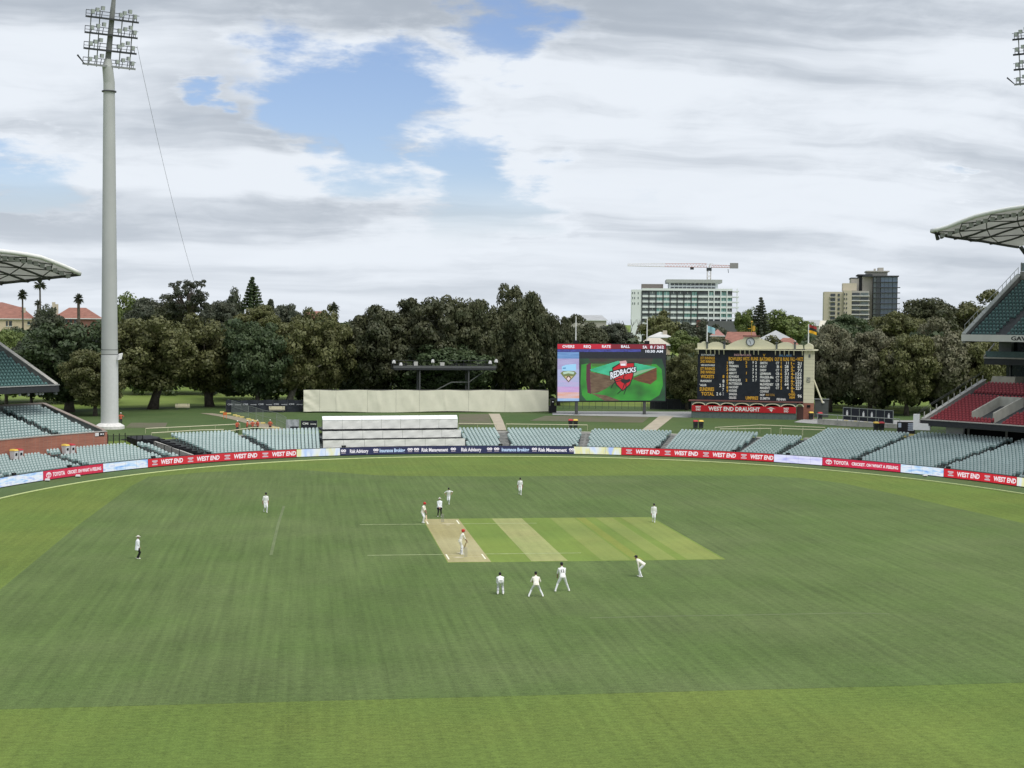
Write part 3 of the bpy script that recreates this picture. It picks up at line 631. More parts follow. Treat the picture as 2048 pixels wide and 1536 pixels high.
# roof: scalloped shell on a curved rim with truss under it
def roof(P, d0, front, endc, s_end, sgn, top_h):
    """white shell roof: a front rim running along the stand, an end chord running back, membrane between, truss below"""
    fs_ = []
    for u, v in front:
        q = atoff(u, v, d0); fs_.append((sd(q[0], q[1])[0]*sgn, q[2]))
    fs_.sort(); s0 = s_end*sgn; fs_[0] = (s0, fs_[0][1]); l_ = fs_[-1]; sl_ = (fs_[-1][1]-fs_[-2][1])/(fs_[-1][0]-fs_[-2][0]); fs_ += [(l_[0]+6, l_[1]+sl_*4), (l_[0]+14, l_[1]+sl_*5), (l_[0]+26, l_[1]+sl_*2)]
    FS_ = np.array(fs_); zF = lambda s: float(np.interp(s*sgn, FS_[:, 0], FS_[:, 1])); E_ = np.array([ats(u, v, s_end) for u, v in endc]); E_[0, 0] = d0; E_ = np.vstack([E_, [38., E_[-1, 1]-.5]]); zE = lambda d: float(np.interp(d, E_[:, 0], E_[:, 1]))
    und = lambda s, d: zF(s)+(zE(d)-zE(d0))*1.0; S = [(s0+30*t)*sgn for t in np.linspace(0, 1, 16)**1.3]; Dd = np.linspace(d0, 37, 13)
    top = lambda s, d: und(s, d)+.22+top_h*math.sin(math.pi*min(1, (d-d0)/24))*float(sstep(abs(s*sgn-s0), -2., 7))
    n = len(Dd); f = [(i*n+k, i*n+k+1, (i+1)*n+k+1, (i+1)*n+k) for i in range(15) for k in range(n-1)]
    P(MB().add([SD(s, d, top(s, d)) for s in S for d in Dd], f), 'roof_shell', M_memb, smooth=True); P(MB().add([SD(s, d, und(s, d)+.1) for s in S for d in Dd], f), 'roof_lining', M_memb)
    P(MB().tube([SD(s, d0, zF(s)+.1) for s in S], .27, 8), 'front_rim', M_steelw, smooth=True); P(MB().tube([SD(s_end, d, und(s_end, d)) for d in Dd], .2, 7), 'end_chord', M_steel)
    P(MB().quad(*[SD(s_end, d, z) for d, z in ((d0, und(s_end, d0)), (37, und(s_end, 37)), (37, top(s_end, 37)), (d0, top(s_end, d0)))]), 'end_fascia', M_steelw)
    for dd in (2.2, 5.5, 9.5, 14.5): P(MB().tube([SD(s, d0+dd, und(s, d0+dd)-.22) for s in S], .13, 6), 'purlin', M_steel)
    rows_ = [0, 2.2, 5.5, 9.5, 14.5]
    for i in range(len(S)-1):
        for j in range(4):
            a, c = (rows_[j], rows_[j+1]) if (i+j) % 2 else (rows_[j+1], rows_[j]); P(MB().tube([SD(S[i], d0+a, und(S[i], d0+a)-.22), SD(S[i+1], d0+c, und(S[i+1], d0+c)-.22)], .07, 5), 'truss_brace', M_steel)
    for k in range(18):
        s = (s0+.9+.85*k)*sgn; c = SD(s, d0+.9, und(s, d0+.9)-.45); P(MB().hexa([c+np.array(x) for x in ((-.25, -.12, -.3), (.25, -.12, -.3), (.25, .18, -.33), (-.25, .18, -.33), (-.25, -.2, .2), (.25, -.2, .2), (.25, .1, .22), (-.25, .1, .22))]), 'floodlight', mat('lamp_grey', (.42, .42, .42)))
roof(P_, 11.32, ((160, 549), (148, 543), (130, 535), (108, 526), (80, 516), (40, 508.5), (0, 504)), ((160, 550), (80, 559), (0, 567.5)), UE, -1, 1.5)
P_(MB().tube([SD(UE-1, 25.6, 22.0), SD(UE-2.2, 31, 18.2)], .22, 6), 'roof_strut', M_steel)

# ================================================================ right stand
RE = 53.0; SR1 = 104
st = SD(70, 20, 0); T = thing('right_stand', 'right grandstand with red seat tier, glass boxes, upper green tier and curved truss roof', 'grandstand', st)
def sweepR(prof, s0=RE, s1=SR1, ns=14): return sweep(MB(), prof, s0, s1, ns)
rk = (10.44-5.7)/(28.35-13.24)
P_(sweepR([(13.24, 4.92), (13.24, 5.58), (13.6, 5.58), (13.6, 4.92)]), 'red_tier_fascia', M_fasc)
P_(sweepR([(13.16, 5.585), (13.16, 5.70), (13.62, 5.70), (13.62, 5.585)], RE-.05), 'red_tier_rail', M_concl)
P_(sweepR([(13.62, 4.9), (13.62, 5.1), (30, 5.1+rk*16.4), (30, 4.1+rk*16.4), (16, 4.9)]), 'red_tier_slab', M_concd)
# wall under the tier, coloured near-black to paint in the shadow behind the pale seats
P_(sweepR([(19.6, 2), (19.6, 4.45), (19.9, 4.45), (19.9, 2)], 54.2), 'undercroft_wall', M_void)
for s in (56, 60.5, 66, 72): P_(MB().tube([SD(s, 18.6, 3), SD(s, 18.6, 4.7)], .16, 8), 'column', M_concl)
endwall(RE+.3, .3, [(13.64, 5.72), (28.4, 10.46)], lambda d: 4.6+rk*(d-13.6)-.3, M_concl, 'red_tier_end_wall', mat('coping_pale', (.46, .45, .42)), coph=.1)
P_(rows(RE+.32, SR1, 18, 14.1, 5.16, .8, .8*rk), 'red_tier_rows', mat('tier_grey', (.20, .20, .21), scale=1))
vom = lambda s, d, k: (57.9 < s < 61.2 and 15.3 < d < 21.5) or (61.2 < s < 62.4) or k == 12 or (62.3 < s < 62.9 and k > 12)
seat_rows('red', RE+.7, 72, 18, (), 14.1, 5.16, .8, .8*rk, skip=vom, blk='in the red tier')
# vomitory
def wallseg(s, d0, d1, z0a, z0b, z1a, z1b, wdt, m, name):
    a, c = s-wdt/2, s+wdt/2
    P_(MB().hexa((SD(a, d0, z0a), SD(c, d0, z0a), SD(c, d1, z0b), SD(a, d1, z0b), SD(a, d0, z1a), SD(c, d0, z1a), SD(c, d1, z1b), SD(a, d1, z1b))), name, m)
M_vom = mat('vomitory_concrete', (.45, .44, .39), scale=1.2, var=.12)
wallseg(58.3, 15.2, 21.0, 5.1, 7.2, 6.9, 8.7, .18, M_vom, 'vomitory_wall'); wallseg(60.9, 15.2, 21.0, 5.1, 7.2, 6.9, 8.7, .18, M_vom, 'vomitory_wall')
P_(sweep(MB(), [(21.0, 5.2), (21.0, 8.68), (21.2, 8.68), (21.2, 5.2)], 58.21, 60.99, 2), 'vomitory_back', M_vom)
P_(sweep(MB(), [(15.6, 5.12), (15.6, 5.2), (20.95, 5.2), (20.95, 5.12)], 58.4, 60.8, 2), 'vomitory_floor', M_concd)
P_(MB().hexa((SD(53.6, 28.2, 9.2), SD(56.4, 28.2, 9.2), SD(56.4, 30.5, 9.2), SD(53.6, 30.5, 9.2), SD(54.0, 28.4, 11.0), SD(56.4, 28.4, 11.0), SD(56.4, 30.5, 11.0), SD(54.0, 30.5, 11.0))), 'plant_block', mat('sandstone', (.42, .40, .33), scale=1))
# railing on the end wall
for i, d in enumerate(np.linspace(13.9, 28, 11)):
    z = 5.82+rk*(d-13.64); P_(MB().box(-.07, .07, -.07, .07, 0, .62).add([], []) if 0 else MB().tube([SD(RE+.15, d, z), SD(RE+.15, d, z+.75)], .07, 6), 'rail_post', M_concl)
P_(MB().tube([SD(RE+.1, 13.2, 6.9), SD(RE+.1, 28.3, 11.65)], .035, 5), 'hand_rail', M_steel); P_(MB().tube([SD(RE-.3, 13.2, 6.4), SD(RE-.3, 28.3, 11.15)], .03, 5), 'hand_rail', M_steel)
# glazed suites
P_(sweepR([(30.6, 9.4), (30.6, 12.55), (30.9, 12.55), (30.9, 9.4)], 54.5), 'glass_wall', M_glass)
for s in np.arange(55, 76, 2.4): P_(MB().tube([SD(s, 30.4, 9.4), SD(s, 30.4, 12.6)], .11, 6), 'glass_mullion', M_steel)
P_(sweepR([(30.2, 10.9), (30.2, 11.02), (30.5, 11.02), (30.5, 10.9)], 57.5), 'transom', M_rail)
P_(sweepR([(28.62, 12.55), (28.62, 13.36), (42, 13.36), (42, 12.55)], RE), 'suite_slab', M_fasc)
P_(sweepR([(28.5, 13.365), (28.5, 13.55), (29., 13.55), (29., 13.365)], RE-.04), 'slab_edge', M_concl)
P_(sweepR([(28.9, 13.56), (28.9, 14.35), (28.94, 14.35), (28.94, 13.56)], RE), 'balustrade_glass', M_glassg)
P_(sweepR([(31.6, 13.4), (31.6, 15.7), (31.9, 15.7), (31.9, 13.4)], RE+.6), 'suite_glazing', M_glass)
P_(MB().tube([SD(RE, 28.6, 13.6), SD(RE, 31.2, 15.3)], .13, 6), 'raking_edge', M_concl)
P_(MB().hexa((SD(RE+.6, 30.8, 13.5), SD(RE+1.9, 30.8, 13.5), SD(RE+1.9, 31.5, 13.5), SD(RE+.6, 31.5, 13.5), SD(RE+.6, 30.8, 15.7), SD(RE+1.9, 30.8, 15.7), SD(RE+1.9, 31.5, 15.7), SD(RE+.6, 31.5, 15.7))), 'side_panel', mat('side_grey', (.14, .15, .145)))
for s in (56.2, 58.6, 61, 63.5): P_(MB().tube([SD(s, 31.3, 13.4), SD(s, 31.3, 15.7)], .09, 6), 'suite_mullion', M_steel)
# upper tier
gk = (24.78-16.65)/(36.76-22.69)
P_(sweepR([(22.7, 15.72), (22.7, 16.6), (23.0, 16.6), (23.0, 15.72)], RE), 'upper_fascia', M_fascw)
P_(sweepR([(23.02, 15.7), (23.02, 16.1), (40, 16.1+gk*17), (40, 15.2+gk*17), (26, 15.7)], RE+.03), 'upper_slab', M_concd)
endwall(RE+.3, .3, [(23.02, 16.66), (37.0, 24.9)], lambda d: 15.75+gk*(d-23)-.3, mat('render_grey4', (.22, .225, .22), scale=.8), 'upper_end_wall', mat('coping_pale2', (.42, .44, .42)), coph=.12)
P_(rows(RE+.32, SR1, 16, 23.5, 16.12, .82, .82*gk), 'upper_rows', mat('tier_grey2', (.12, .13, .135), scale=1))
seat_rows('green', RE+.7, 67, 16, (), 23.5, 16.12, .82, .82*gk, skip=lambda s, d, k: abs(s-(57.1+.0*k)) < .55 if k < 9 else False, blk='in the right upper tier')
P_(sweepR([(36.8, 24.2), (36.8, 25.3), (37.1, 25.3), (37.1, 24.2)], RE+.3), 'upper_back_wall', mat('render_grey5', (.30, .30, .29)))
for s in np.arange(53.4, 66, 1.9): P_(MB().tube([SD(s, 36.9, 25.3), SD(s, 36.9, 26.6)], .05, 5), 'screen_post', M_rail)
P_(sweepR([(36.92, 25.35), (36.92, 26.5), (36.95, 26.5), (36.95, 25.35)], RE+.3, 80), 'wind_screen', M_glassg)
wallseg(57.6, 30.4, 34, 20.0, 22.2, 21.9, 24.0, .2, mat('vom_grey', (.23, .22, .21)), 'upper_vomitory_wall'); wallseg(60.6, 30.4, 34, 20.0, 22.2, 21.9, 24.0, .2, mat('vom_grey'), ) if 0 else None
P_(sweep(MB(), [(33.6, 20.5), (33.6, 23.9), (33.9, 23.9), (33.9, 20.5)], 57.7, 63, 2), 'upper_vomitory_back', mat('vom_grey3', (.17, .165, .16)))
for d in np.linspace(23.3, 36.8, 14):
    z = 16.8+gk*(d-23.02); P_(MB().tube([SD(RE+.12, d, z), SD(RE+.12, d, z+1.0)], .035, 5), 'rail_post', M_rail)
P_(MB().tube([SD(RE+.12, 23.2, 17.85), SD(RE+.12, 36.9, 25.9)], .04, 5), 'hand_rail', M_rail)
# stand name on the fascia
b = MB(); sA = sd(*(CAMP+ray(2016, 676)*1)[:2])[0]
def s_on(u, v, d):
    lo, hi = 50., 100.
    for _ in range(30):
        m_ = (lo+hi)/2; q = SD(m_, d)-CAMP; pr = 1024+FPX*(q@Rv)/(q@Fv)
        lo, hi = (m_, hi) if pr < u else (lo, m_)
    return lo
bent_text(b, 'GAVIN', s_on(2017, 0, 22.7), s_on(2062, 0, 22.7), 15.92, 16.42, 22.66, 0, 0); P_(b, 'stand_name', mat('black_letter', (.02, .02, .022)))
lowR = [ats(u, v, RE) for u, v in ((1866, 465), (1897, 475), (1960, 483), (2030, 495), (2048, 497))]
roof(P_, 15.0, ((1864, 463), (1890, 458), (1915, 447), (1950, 434), (2000, 422), (2048, 415)), ((1866, 465), (1897, 475), (1960, 483), (2030, 495), (2048, 497)), RE, 1, 1.3)
P_(MB().tube([SD(RE+.5, 36.3, lowR[3][1]), SD(RE+1.2, 40.5, lowR[3][1]-4)], .3, 7), 'roof_strut', M_steel)
for u, v in ((1872, 470), (1880, 467)):
    d_, z_ = ats(u, v, RE); P_(MB().tube([SD(RE, d_, z_+.2), SD(RE, d_+.5, z_-.55)], [.2, .26], 7), 'tip_lamp', M_steel)

# ---------------------------------------------------------------- seats become objects: the 300 that show largest of each kind stand alone
SLAB = {'pale': 'pale green folding stadium seat in the front rows of the lower terrace', 'green': 'dark green folding stadium seat in the upper tiers of the grandstands', 'red': 'red folding stadium seat in the tier of the right grandstand'}
def inview(x, y, z):
    q = np.array([x, y, z])-CAMP; zf = q@Fv; return abs(q@Rv/zf) < 1024/FPX*1.01
ORD = 'first second third fourth fifth sixth seventh eighth ninth tenth'.split()
def ordn(n): return ORD[n-1] if n <= 10 else '%d%s' % (n, 'th' if 10 < n % 100 < 14 else {1: 'st', 2: 'nd', 3: 'rd'}.get(n % 10, 'th'))
SCOL = {'pale': 'pale green', 'green': 'dark green', 'red': 'red'}
for kind, lst in seats.items():
    lst = [x for x in lst if inview(*x[:3])]
    cnt = {}
    for x in sorted(lst, key=lambda q: ((np.array(q[:3])-CAMP)@Rv)/((np.array(q[:3])-CAMP)@Fv)):
        cnt[(x[4], x[5])] = cnt.get((x[4], x[5]), 0)+1; cnt[x] = cnt[(x[4], x[5])]
    lst.sort(key=lambda q: (q[0]-CX)**2+(q[1]-CY)**2)
    for x in lst[:300]:
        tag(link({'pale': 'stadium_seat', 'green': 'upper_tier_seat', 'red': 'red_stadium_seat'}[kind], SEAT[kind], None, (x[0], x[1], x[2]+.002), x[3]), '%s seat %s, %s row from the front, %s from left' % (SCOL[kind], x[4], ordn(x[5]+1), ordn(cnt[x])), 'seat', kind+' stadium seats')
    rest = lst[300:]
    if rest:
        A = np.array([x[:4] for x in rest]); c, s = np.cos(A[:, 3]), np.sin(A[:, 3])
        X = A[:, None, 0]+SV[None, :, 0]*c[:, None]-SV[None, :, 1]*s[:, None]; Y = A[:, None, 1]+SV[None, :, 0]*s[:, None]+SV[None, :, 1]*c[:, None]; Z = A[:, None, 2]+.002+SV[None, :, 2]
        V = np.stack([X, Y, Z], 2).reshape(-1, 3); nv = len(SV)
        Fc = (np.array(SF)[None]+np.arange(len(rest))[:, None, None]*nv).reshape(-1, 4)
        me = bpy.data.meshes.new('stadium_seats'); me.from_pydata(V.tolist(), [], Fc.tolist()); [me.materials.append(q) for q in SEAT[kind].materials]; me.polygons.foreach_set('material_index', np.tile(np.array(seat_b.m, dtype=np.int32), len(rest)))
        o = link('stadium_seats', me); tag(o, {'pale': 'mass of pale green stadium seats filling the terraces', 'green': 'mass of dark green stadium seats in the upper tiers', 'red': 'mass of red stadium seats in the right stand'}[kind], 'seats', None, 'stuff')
    print('seats', kind, len(lst))
# ================================================================ sight screens
M_sc = mat('sight_screen_white', (.77, .77, .73), rough=.8, var=.03, scale=.8, bump=.3, bscale=1.5); M_sct = mat('sight_screen_top', (.80, .82, .84), rough=.4, var=.03)
A = atoff(646, 888, 1.55); t = thing('white_sight_screen', 'white stepped sight screen of three rows of panels over the seats', 'sight screen', (A[0], A[1], .2))
t0 = np.array([A[0], A[1], .2])
for (xl, xr, yb, yt, d) in ((646, 930, 895.5, 879, 1.55), (645, 922, 876, 861, 5.5), (645, 915.5, 857, 840, 9.5)):
    a = atoff(xl, (yb+yt)/2, d); c = atoff(xr, (yb+yt)/2, d); pl = Plane(a, c); z0 = pl.uv((xl+xr)/2, yb)[1]; z1 = pl.uv((xl+xr)/2, yt)[1]
    for k in range(7):
        x0, x1 = pl.w*k/7+.014, pl.w*(k+1)/7-.014; b = MB(); G = 6; vs = []
        for i in range(G+1):
            for j in range(4):
                yy = .05*math.sin(i*1.3+k)*math.sin(j*math.pi/3)*.8
                q = pl.o+pl.u*(x0+(x1-x0)*i/G)+pl.n*yy; vs.append((q[0], q[1], z0+(z1-z0)*j/3+random.uniform(-.012, .012)))
        b.add(vs, [(i*4+j, (i+1)*4+j, (i+1)*4+j+1, i*4+j+1) for i in range(G) for j in range(3)])
        # returned edges give the panel its thickness
        for j in (0, 3):
            for i in range(G):
                p, q = np.array(vs[i*4+j]), np.array(vs[(i+1)*4+j]); b.quad(p, q, q-pl.n*.12, p-pl.n*.12)
        lift(b, t0).build('screen_panel', M_sc, t)
        if d > 9:
            p0 = pl.o+pl.u*x0; p1 = pl.o+pl.u*x1; lift(MB().hexa([(*(p0+pl.n*.02)[:2], z1+.03), (*(p1+pl.n*.02)[:2], z1+.03), (*(p1-pl.n*.45)[:2], z1+.52), (*(p0-pl.n*.45)[:2], z1+.52), (*(p0+pl.n*.02)[:2], z1+.09), (*(p1+pl.n*.02)[:2], z1+.09), (*(p1-pl.n*.5)[:2], z1+.58), (*(p0-pl.n*.5)[:2], z1+.58)]), t0).build('top_panel', M_sct, t)
    for k in range(8):
        p = pl.o+pl.u*(pl.w*k/7 if k < 7 else pl.w-.05)-pl.n*.25; lift(MB().tube([(p[0], p[1], max(.2, z0-.9)), (p[0], p[1], z1-.03)], .05, 6), t0).build('frame_post', M_steel, t)
    q0 = pl.o-pl.n*.45; q1 = q0+pl.u*pl.w; lift(MB().hexa([(*q0[:2], z0-.32), (*q1[:2], z0-.32), (*(q1-pl.n*3)[:2], z0-.2), (*(q0-pl.n*3)[:2], z0-.2), (*q0[:2], z0+.02), (*q1[:2], z0+.02), (*(q1-pl.n*3)[:2], z0+.1), (*(q0-pl.n*3)[:2], z0+.1)]), t0).build('walkway_deck', M_concd, t)
# long cream cloth screen behind
pl = Plane((-12.52, 122.33), (27.23, 124.33)); t = thing('cream_sight_screen', 'long cream cloth sight screen hung in front of the trees', 'sight screen', (*pl.o[:2], 3.0), pl.rz)
M_cloth = mat('cream_cloth', (.74, .72, .59), rough=.9, var=.06, scale=.6, bump=.25, bscale=3)
z0 = pl.uv(850, 823.5)[1]-3.0; z1 = pl.uv(850, 780)[1]-3.0
cuts = [pl.uv(x, 800)[0] for x in (607, 639, 672, 735, 792, 839, 937, 1010, 1097)]
def fold(x, h):
    s_ = .05*math.sin(x*1.9+h*.9)*math.sin(x*.37+1)+.018*math.sin(x*4.3+h*2)*math.sin(x*.8)+.012*math.sin(x*7.7-h*3.2)*math.sin(x*.53+2)
    for c_, k_ in ((5.6, .5), (9.2, -.4), (12.3, .45), (17.5, -.5), (23.0, .4), (31.0, -.6)): s_ += .10*math.exp(-((x-c_+k_*h*.5)/.16)**2)
    if x < 2.6: s_ += .16*math.sin((x*1.2+h*2.2)*2.4)*(1-x/2.6)
    return s_
for i, (a, c) in enumerate(zip(cuts[:-1], cuts[1:])):
    n = max(8, int((c-a)/.22)); vs = []
    for k in range(n+1):
        x = a+.012+(c-a-.024)*k/n; tp = .05*math.sin(x*.9)-.03; bt = .09*math.sin(x*.31+.6)
        for j in range(9): h = j/8; vs.append((x, -fold(x, h*3)*(.35+.65*math.sin(math.pi*h)), z0+bt+(z1+tp-z0-bt)*h))
    b = MB(); b.add(vs, [(k*9+j, (k+1)*9+j, (k+1)*9+j+1, k*9+j+1) for k in range(n) for j in range(8)]); b.build('cloth_panel', M_cloth, t, smooth=True)
    MB().tube([(c, .3, .1), (c, .3, z1+.1)], .07, 6).build('post', M_steel, t)
MB().tube([(0, .25, z1-.02), (pl.w, .25, z1-.02)], .09, 6).build('top_rail', M_blk, t); MB().box(0, pl.w, .35, .45, 0, z1-.1).build('backing', M_void, t); MB().tube([(0, .12, z0-.02), (pl.w, .12, z0-.02)], .04, 5).build('bottom_rail', M_blk, t)

# ================================================================ video screen
pl = Plane((30.49, 117.78), (41.77, 117.91)); t = thing('video_screen', 'large lit video screen on two posts, green picture with a red shield emblem', 'video screen', (*pl.o[:2], 3.1), pl.rz)
def zv(x, y):
    a, c = pl.uv(1110+x/8.904, 680+y/8.904); return a, c-3.1
x0, zb = zv(38, 1098); x1, zt = zv(1978, 78); MB().box(x0-.05, x1+.05, .06, .75, zb-.05, zt+.05).build('cabinet', M_blk, t)
lay = [0.]
def poly(pts, m, name='picture'):
    lay[0] += .0022; return MB().add([(zv(*p)[0], .04-lay[0], zv(*p)[1]) for p in pts], [tuple(range(len(pts)))[::-1]]).build(name, m, t)
def rect(x0, y0, x1, y1, m, name='picture'): return poly([(x0, y0), (x1, y0), (x1, y1), (x0, y1)], m, name)
dk = led('scr_dark', (.006, .008, .016))
rect(40, 75, 1975, 1088, dk); rect(45, 72, 1000, 160, led('scr_red', (.52, .004, .03))); rect(1000, 76, 1972, 160, led('scr_maroon', (.20, .002, .018))); rect(45, 166, 1530, 212, ledmix('scr_blue', [(.03, .03, .22), (.07, .09, .50)], 1.2, (1, 1, 4), 3.))
for y0, y1, nm, c in ((215, 330, 'a', [(.10, .25, .55), (.22, .42, .80)]), (330, 520, 'b', [(.42, .36, .66), (.52, .50, .80)]), (520, 720, 'c', [(.45, .50, .80), (.55, .58, .85)]), (720, 830, 'd', [(.45, .52, .82), (.62, .50, .82)]), (830, 930, 'e', [(.62, .38, .76), (.70, .48, .80)]), (930, 1040, 'f', [(.85, .42, .30), (.80, .62, .66)]), (1040, 1086, 'g', [(.30, .52, .90), (.50, .70, .95)])): rect(45, y0, 430, y1, ledmix('scr_side_'+nm, c, .9, (.4, 1, 3), 2.4))
gm = ledmix('scr_green', [(.010, .12, .010), (.02, .30, .02), (.05, .42, .03)], .25, (1, 1, 1.4), 2.2); gd = ledmix('scr_green_dark', [(.004, .03, .012), (.008, .10, .03)], .4, (1, 1, 2), 2.2)
poly([(440, 330), (1900, 330), (1955, 500), (1962, 1082), (440, 1082)], gd); poly([(470, 440), (570, 420), (1800, 430), (1900, 520), (1925, 800), (1860, 980), (1700, 1078), (560, 1078), (480, 980), (455, 760)], gm)
br = ledmix('scr_brown', [(.10, .050, .022), (.20, .135, .075)], .9, (1, 1, 3), 2.4); brm = led('scr_wine', (.09, .012, .035))
poly([(560, 440), (640, 400), (640, 960), (580, 940), (555, 700)], brm); poly([(620, 560), (985, 640), (1090, 740), (900, 870), (760, 940), (640, 955)], br); poly([(1810, 490), (1370, 690), (1500, 740), (1700, 790), (1812, 700)], ledmix('scr_rust', [(.10, .022, .008), (.20, .075, .02)], .9, (1, 1, 3), 2.4)); poly([(640, 945), (900, 985), (1160, 1078), (880, 1080)], br)
for i in range(6): rect(600+12*i, 335+24*i, 1745-6*i, 345+24*i, brm)
poly([(620, 525), (1120, 372), (1430, 410), (1815, 488), (1370, 660), (1000, 645), (640, 550)], ledmix('scr_teal', [(.02, .42, .20), (.06, .62, .36)], .5, (1, 1, 2), 2.4)); poly([(1420, 560), (1815, 488), (1380, 655)], led('scr_sage', (.22, .40, .24)))
rd = led('scr_shield', (.50, .004, .014)); wh = led('scr_white', (.80, .84, .92)); bk = led('scr_black', (.004, .004, .006))
poly([(1015, 490), (1150, 410), (1280, 395), (1415, 400), (1415, 520), (1395, 650), (1340, 800), (1205, 915), (1085, 800), (1040, 690)], bk); poly([(1035, 505), (1160, 425), (1400, 415), (1398, 500), (1378, 650), (1325, 785), (1205, 895), (1105, 790), (1060, 690)], rd)
poly([(1150, 380), (1265, 365), (1280, 405), (1270, 462), (1165, 455)], led('scr_pink', (.62, .36, .38))); poly([(1170, 425), (1255, 420), (1250, 455), (1175, 458)], wh)
poly([(965, 560), (1200, 500), (1450, 470), (1455, 575), (1220, 615), (980, 722)], bk)
vs, fs, wd = TX('REDBACKS'); lay[0] += .003
q4 = ((985, 580), (1440, 485), (1440, 562), (990, 700)); out_ = []
for x, y in vs:
    a = x/wd; e0 = (q4[3][0]+(q4[2][0]-q4[3][0])*a, q4[3][1]+(q4[2][1]-q4[3][1])*a-22*math.sin(a*math.pi)); e1 = (q4[0][0]+(q4[1][0]-q4[0][0])*a, q4[0][1]+(q4[1][1]-q4[0][1])*a-14*math.sin(a*math.pi)); p = zv(e0[0]+(e1[0]-e0[0])*y, e0[1]+(e1[1]-e0[1])*y); out_.append((p[0], .04-lay[0], p[1]))
MB().add(out_, fs).build('lettering', wh, t)
def strip(pts, w0, m):
    for (a, c) in zip(pts[:-1], pts[1:]):
        d = np.array(c)-np.array(a); n = np.array([-d[1], d[0]])/np.linalg.norm(d)*w0; poly([tuple(np.array(a)+n), tuple(np.array(c)+n*.7), tuple(np.array(c)-n*.7), tuple(np.array(a)-n)], m)
poly([(1160, 720), (1200, 695), (1280, 705), (1330, 690), (1345, 720), (1320, 750), (1240, 780), (1190, 755)], bk)
for lg in ([(1200, 720), (1080, 740), (1030, 790), (995, 860)], [(1230, 700), (1215, 650), (1260, 620)], [(1200, 700), (1150, 680), (1050, 720)], [(1260, 770), (1265, 860), (1225, 970)], [(1240, 770), (1200, 880), (1110, 960)]): strip(lg, 9, bk)
poly([(120, 470), (200, 440), (375, 428), (375, 540), (240, 552), (120, 545)], led('scr_sky', (.32, .62, .88))); poly([(140, 495), (190, 488), (190, 510), (135, 512)], led('scr_deep', (.03, .20, .42)))
poly([(95, 590), (140, 555), (240, 548), (345, 555), (385, 590), (350, 640), (240, 755), (135, 640)], led('scr_olive', (.16, .20, .07))); poly([(140, 570), (240, 552), (345, 570), (330, 610), (240, 592), (150, 612)], led('scr_mint', (.45, .62, .50))); poly([(165, 645), (320, 645), (240, 738)], led('scr_sand', (.55, .42, .22))); poly([(192, 690), (215, 648), (240, 635), (268, 648), (288, 690), (265, 730), (240, 745), (212, 728)], led('scr_umber', (.10, .05, .03))); poly([(205, 690), (240, 650), (275, 690), (240, 732)], led('scr_rose', (.72, .60, .60)))
lay[0] += .003
def label(tx, x0, x1, y0, y1, m=wh):
    a = zv(x0, y1); c = zv(x1, y0); return MB().text(tx, a[0], c[0], a[1], c[1], .04-lay[0]).build('lettering', m, t)
for tx, a, c in (('OVERS', 130, 345), ('REQ', 510, 640), ('RATE', 835, 990), ('BALL', 1175, 1330)): label(tx, a, c, 92, 138)
label('SA', 1560, 1640, 102, 150); label('8 / 262', 1692, 1938, 102, 150); label('10:30 AM', 1610, 1920, 180, 222)
for x in (240, 580, 910, 1265): label('- -', x-38, x+38, 172, 204, bk)
for px in (1153.5, 1289.5):
    u_ = pl.uv(px, 815)[0]; MB().box(u_-.22, u_+.22, .1, .5, -.3, zb-.04).box(u_-.45, u_+.45, -.1, .75, -.3, .03).build('post', M_steel, t)
for px, yt in ((1152.5, 632), (1295, 635)):
    u_ = pl.uv(px, 680)[0]; MB().box(u_-.38, u_+.38, .2, .6, zt+.055, zt+.55).build('mast_bracket', M_blk, t); MB().tube([(u_, .4, zt+.5), (u_, .4, pl.uv(px, yt)[1]-3.1)], [.10, .07], 8).build('mast', M_steelw, t)

# ================================================================ scoreboard
pb = Plane((47.71, 110.44), (63.83, 104.29)); GZ = 3.0
t = thing('scoreboard', 'old cream scoreboard building with dark score face, clock gable and right tower', 'scoreboard', (*pb.o[:2], GZ), pb.rz)
pf = Plane(pb.o-pb.n*1.7, pb.o-pb.n*1.7+pb.u*pb.w)     # the score face stands behind the arcade
def fu(px, py): a, c = pf.uv(px, py); return a, c-GZ
def au(px, py): a, c = pb.uv(px, py); return a, c-GZ
BY = 1.7
M_cream = mat('cream_boards', (.66, .63, .46), rough=.7, var=.05, scale=1, bump=.2, bscale=.8, stretch=(1, 1, 18)); M_slate = mat('score_face', (.014, .018, .026), rough=.6, var=.3, scale=1.5); M_trim = mat('slate_trim', (.12, .13, .13)); M_maroon = mat('maroon_roof', (.13, .055, .05), rough=.6); M_gpan = mat('green_panel', (.115, .15, .14), rough=.6)
fx0 = fu(1395, 750)[0]; fx1 = fu(1607.5, 750)[0]; zE = fu(1500, 700)[1]; zB = fu(1500, 803)[1]; tw1 = fu(1627.5, 760)[0]
MB().box(fx0, fx1-.01, BY, BY+5, zB-.3, zE+.3).build('score_face', M_slate, t)
# panels on the face: rows of slots
for r in range(12):
    zz_ = fu(1500, 722+6.98*r)[1]; MB().box(fx0+.1, fx1-.1, BY-.012, BY-.002, zz_-.01, zz_+.01).build('face_batten', mat('batten', (.025, .03, .04)), t)
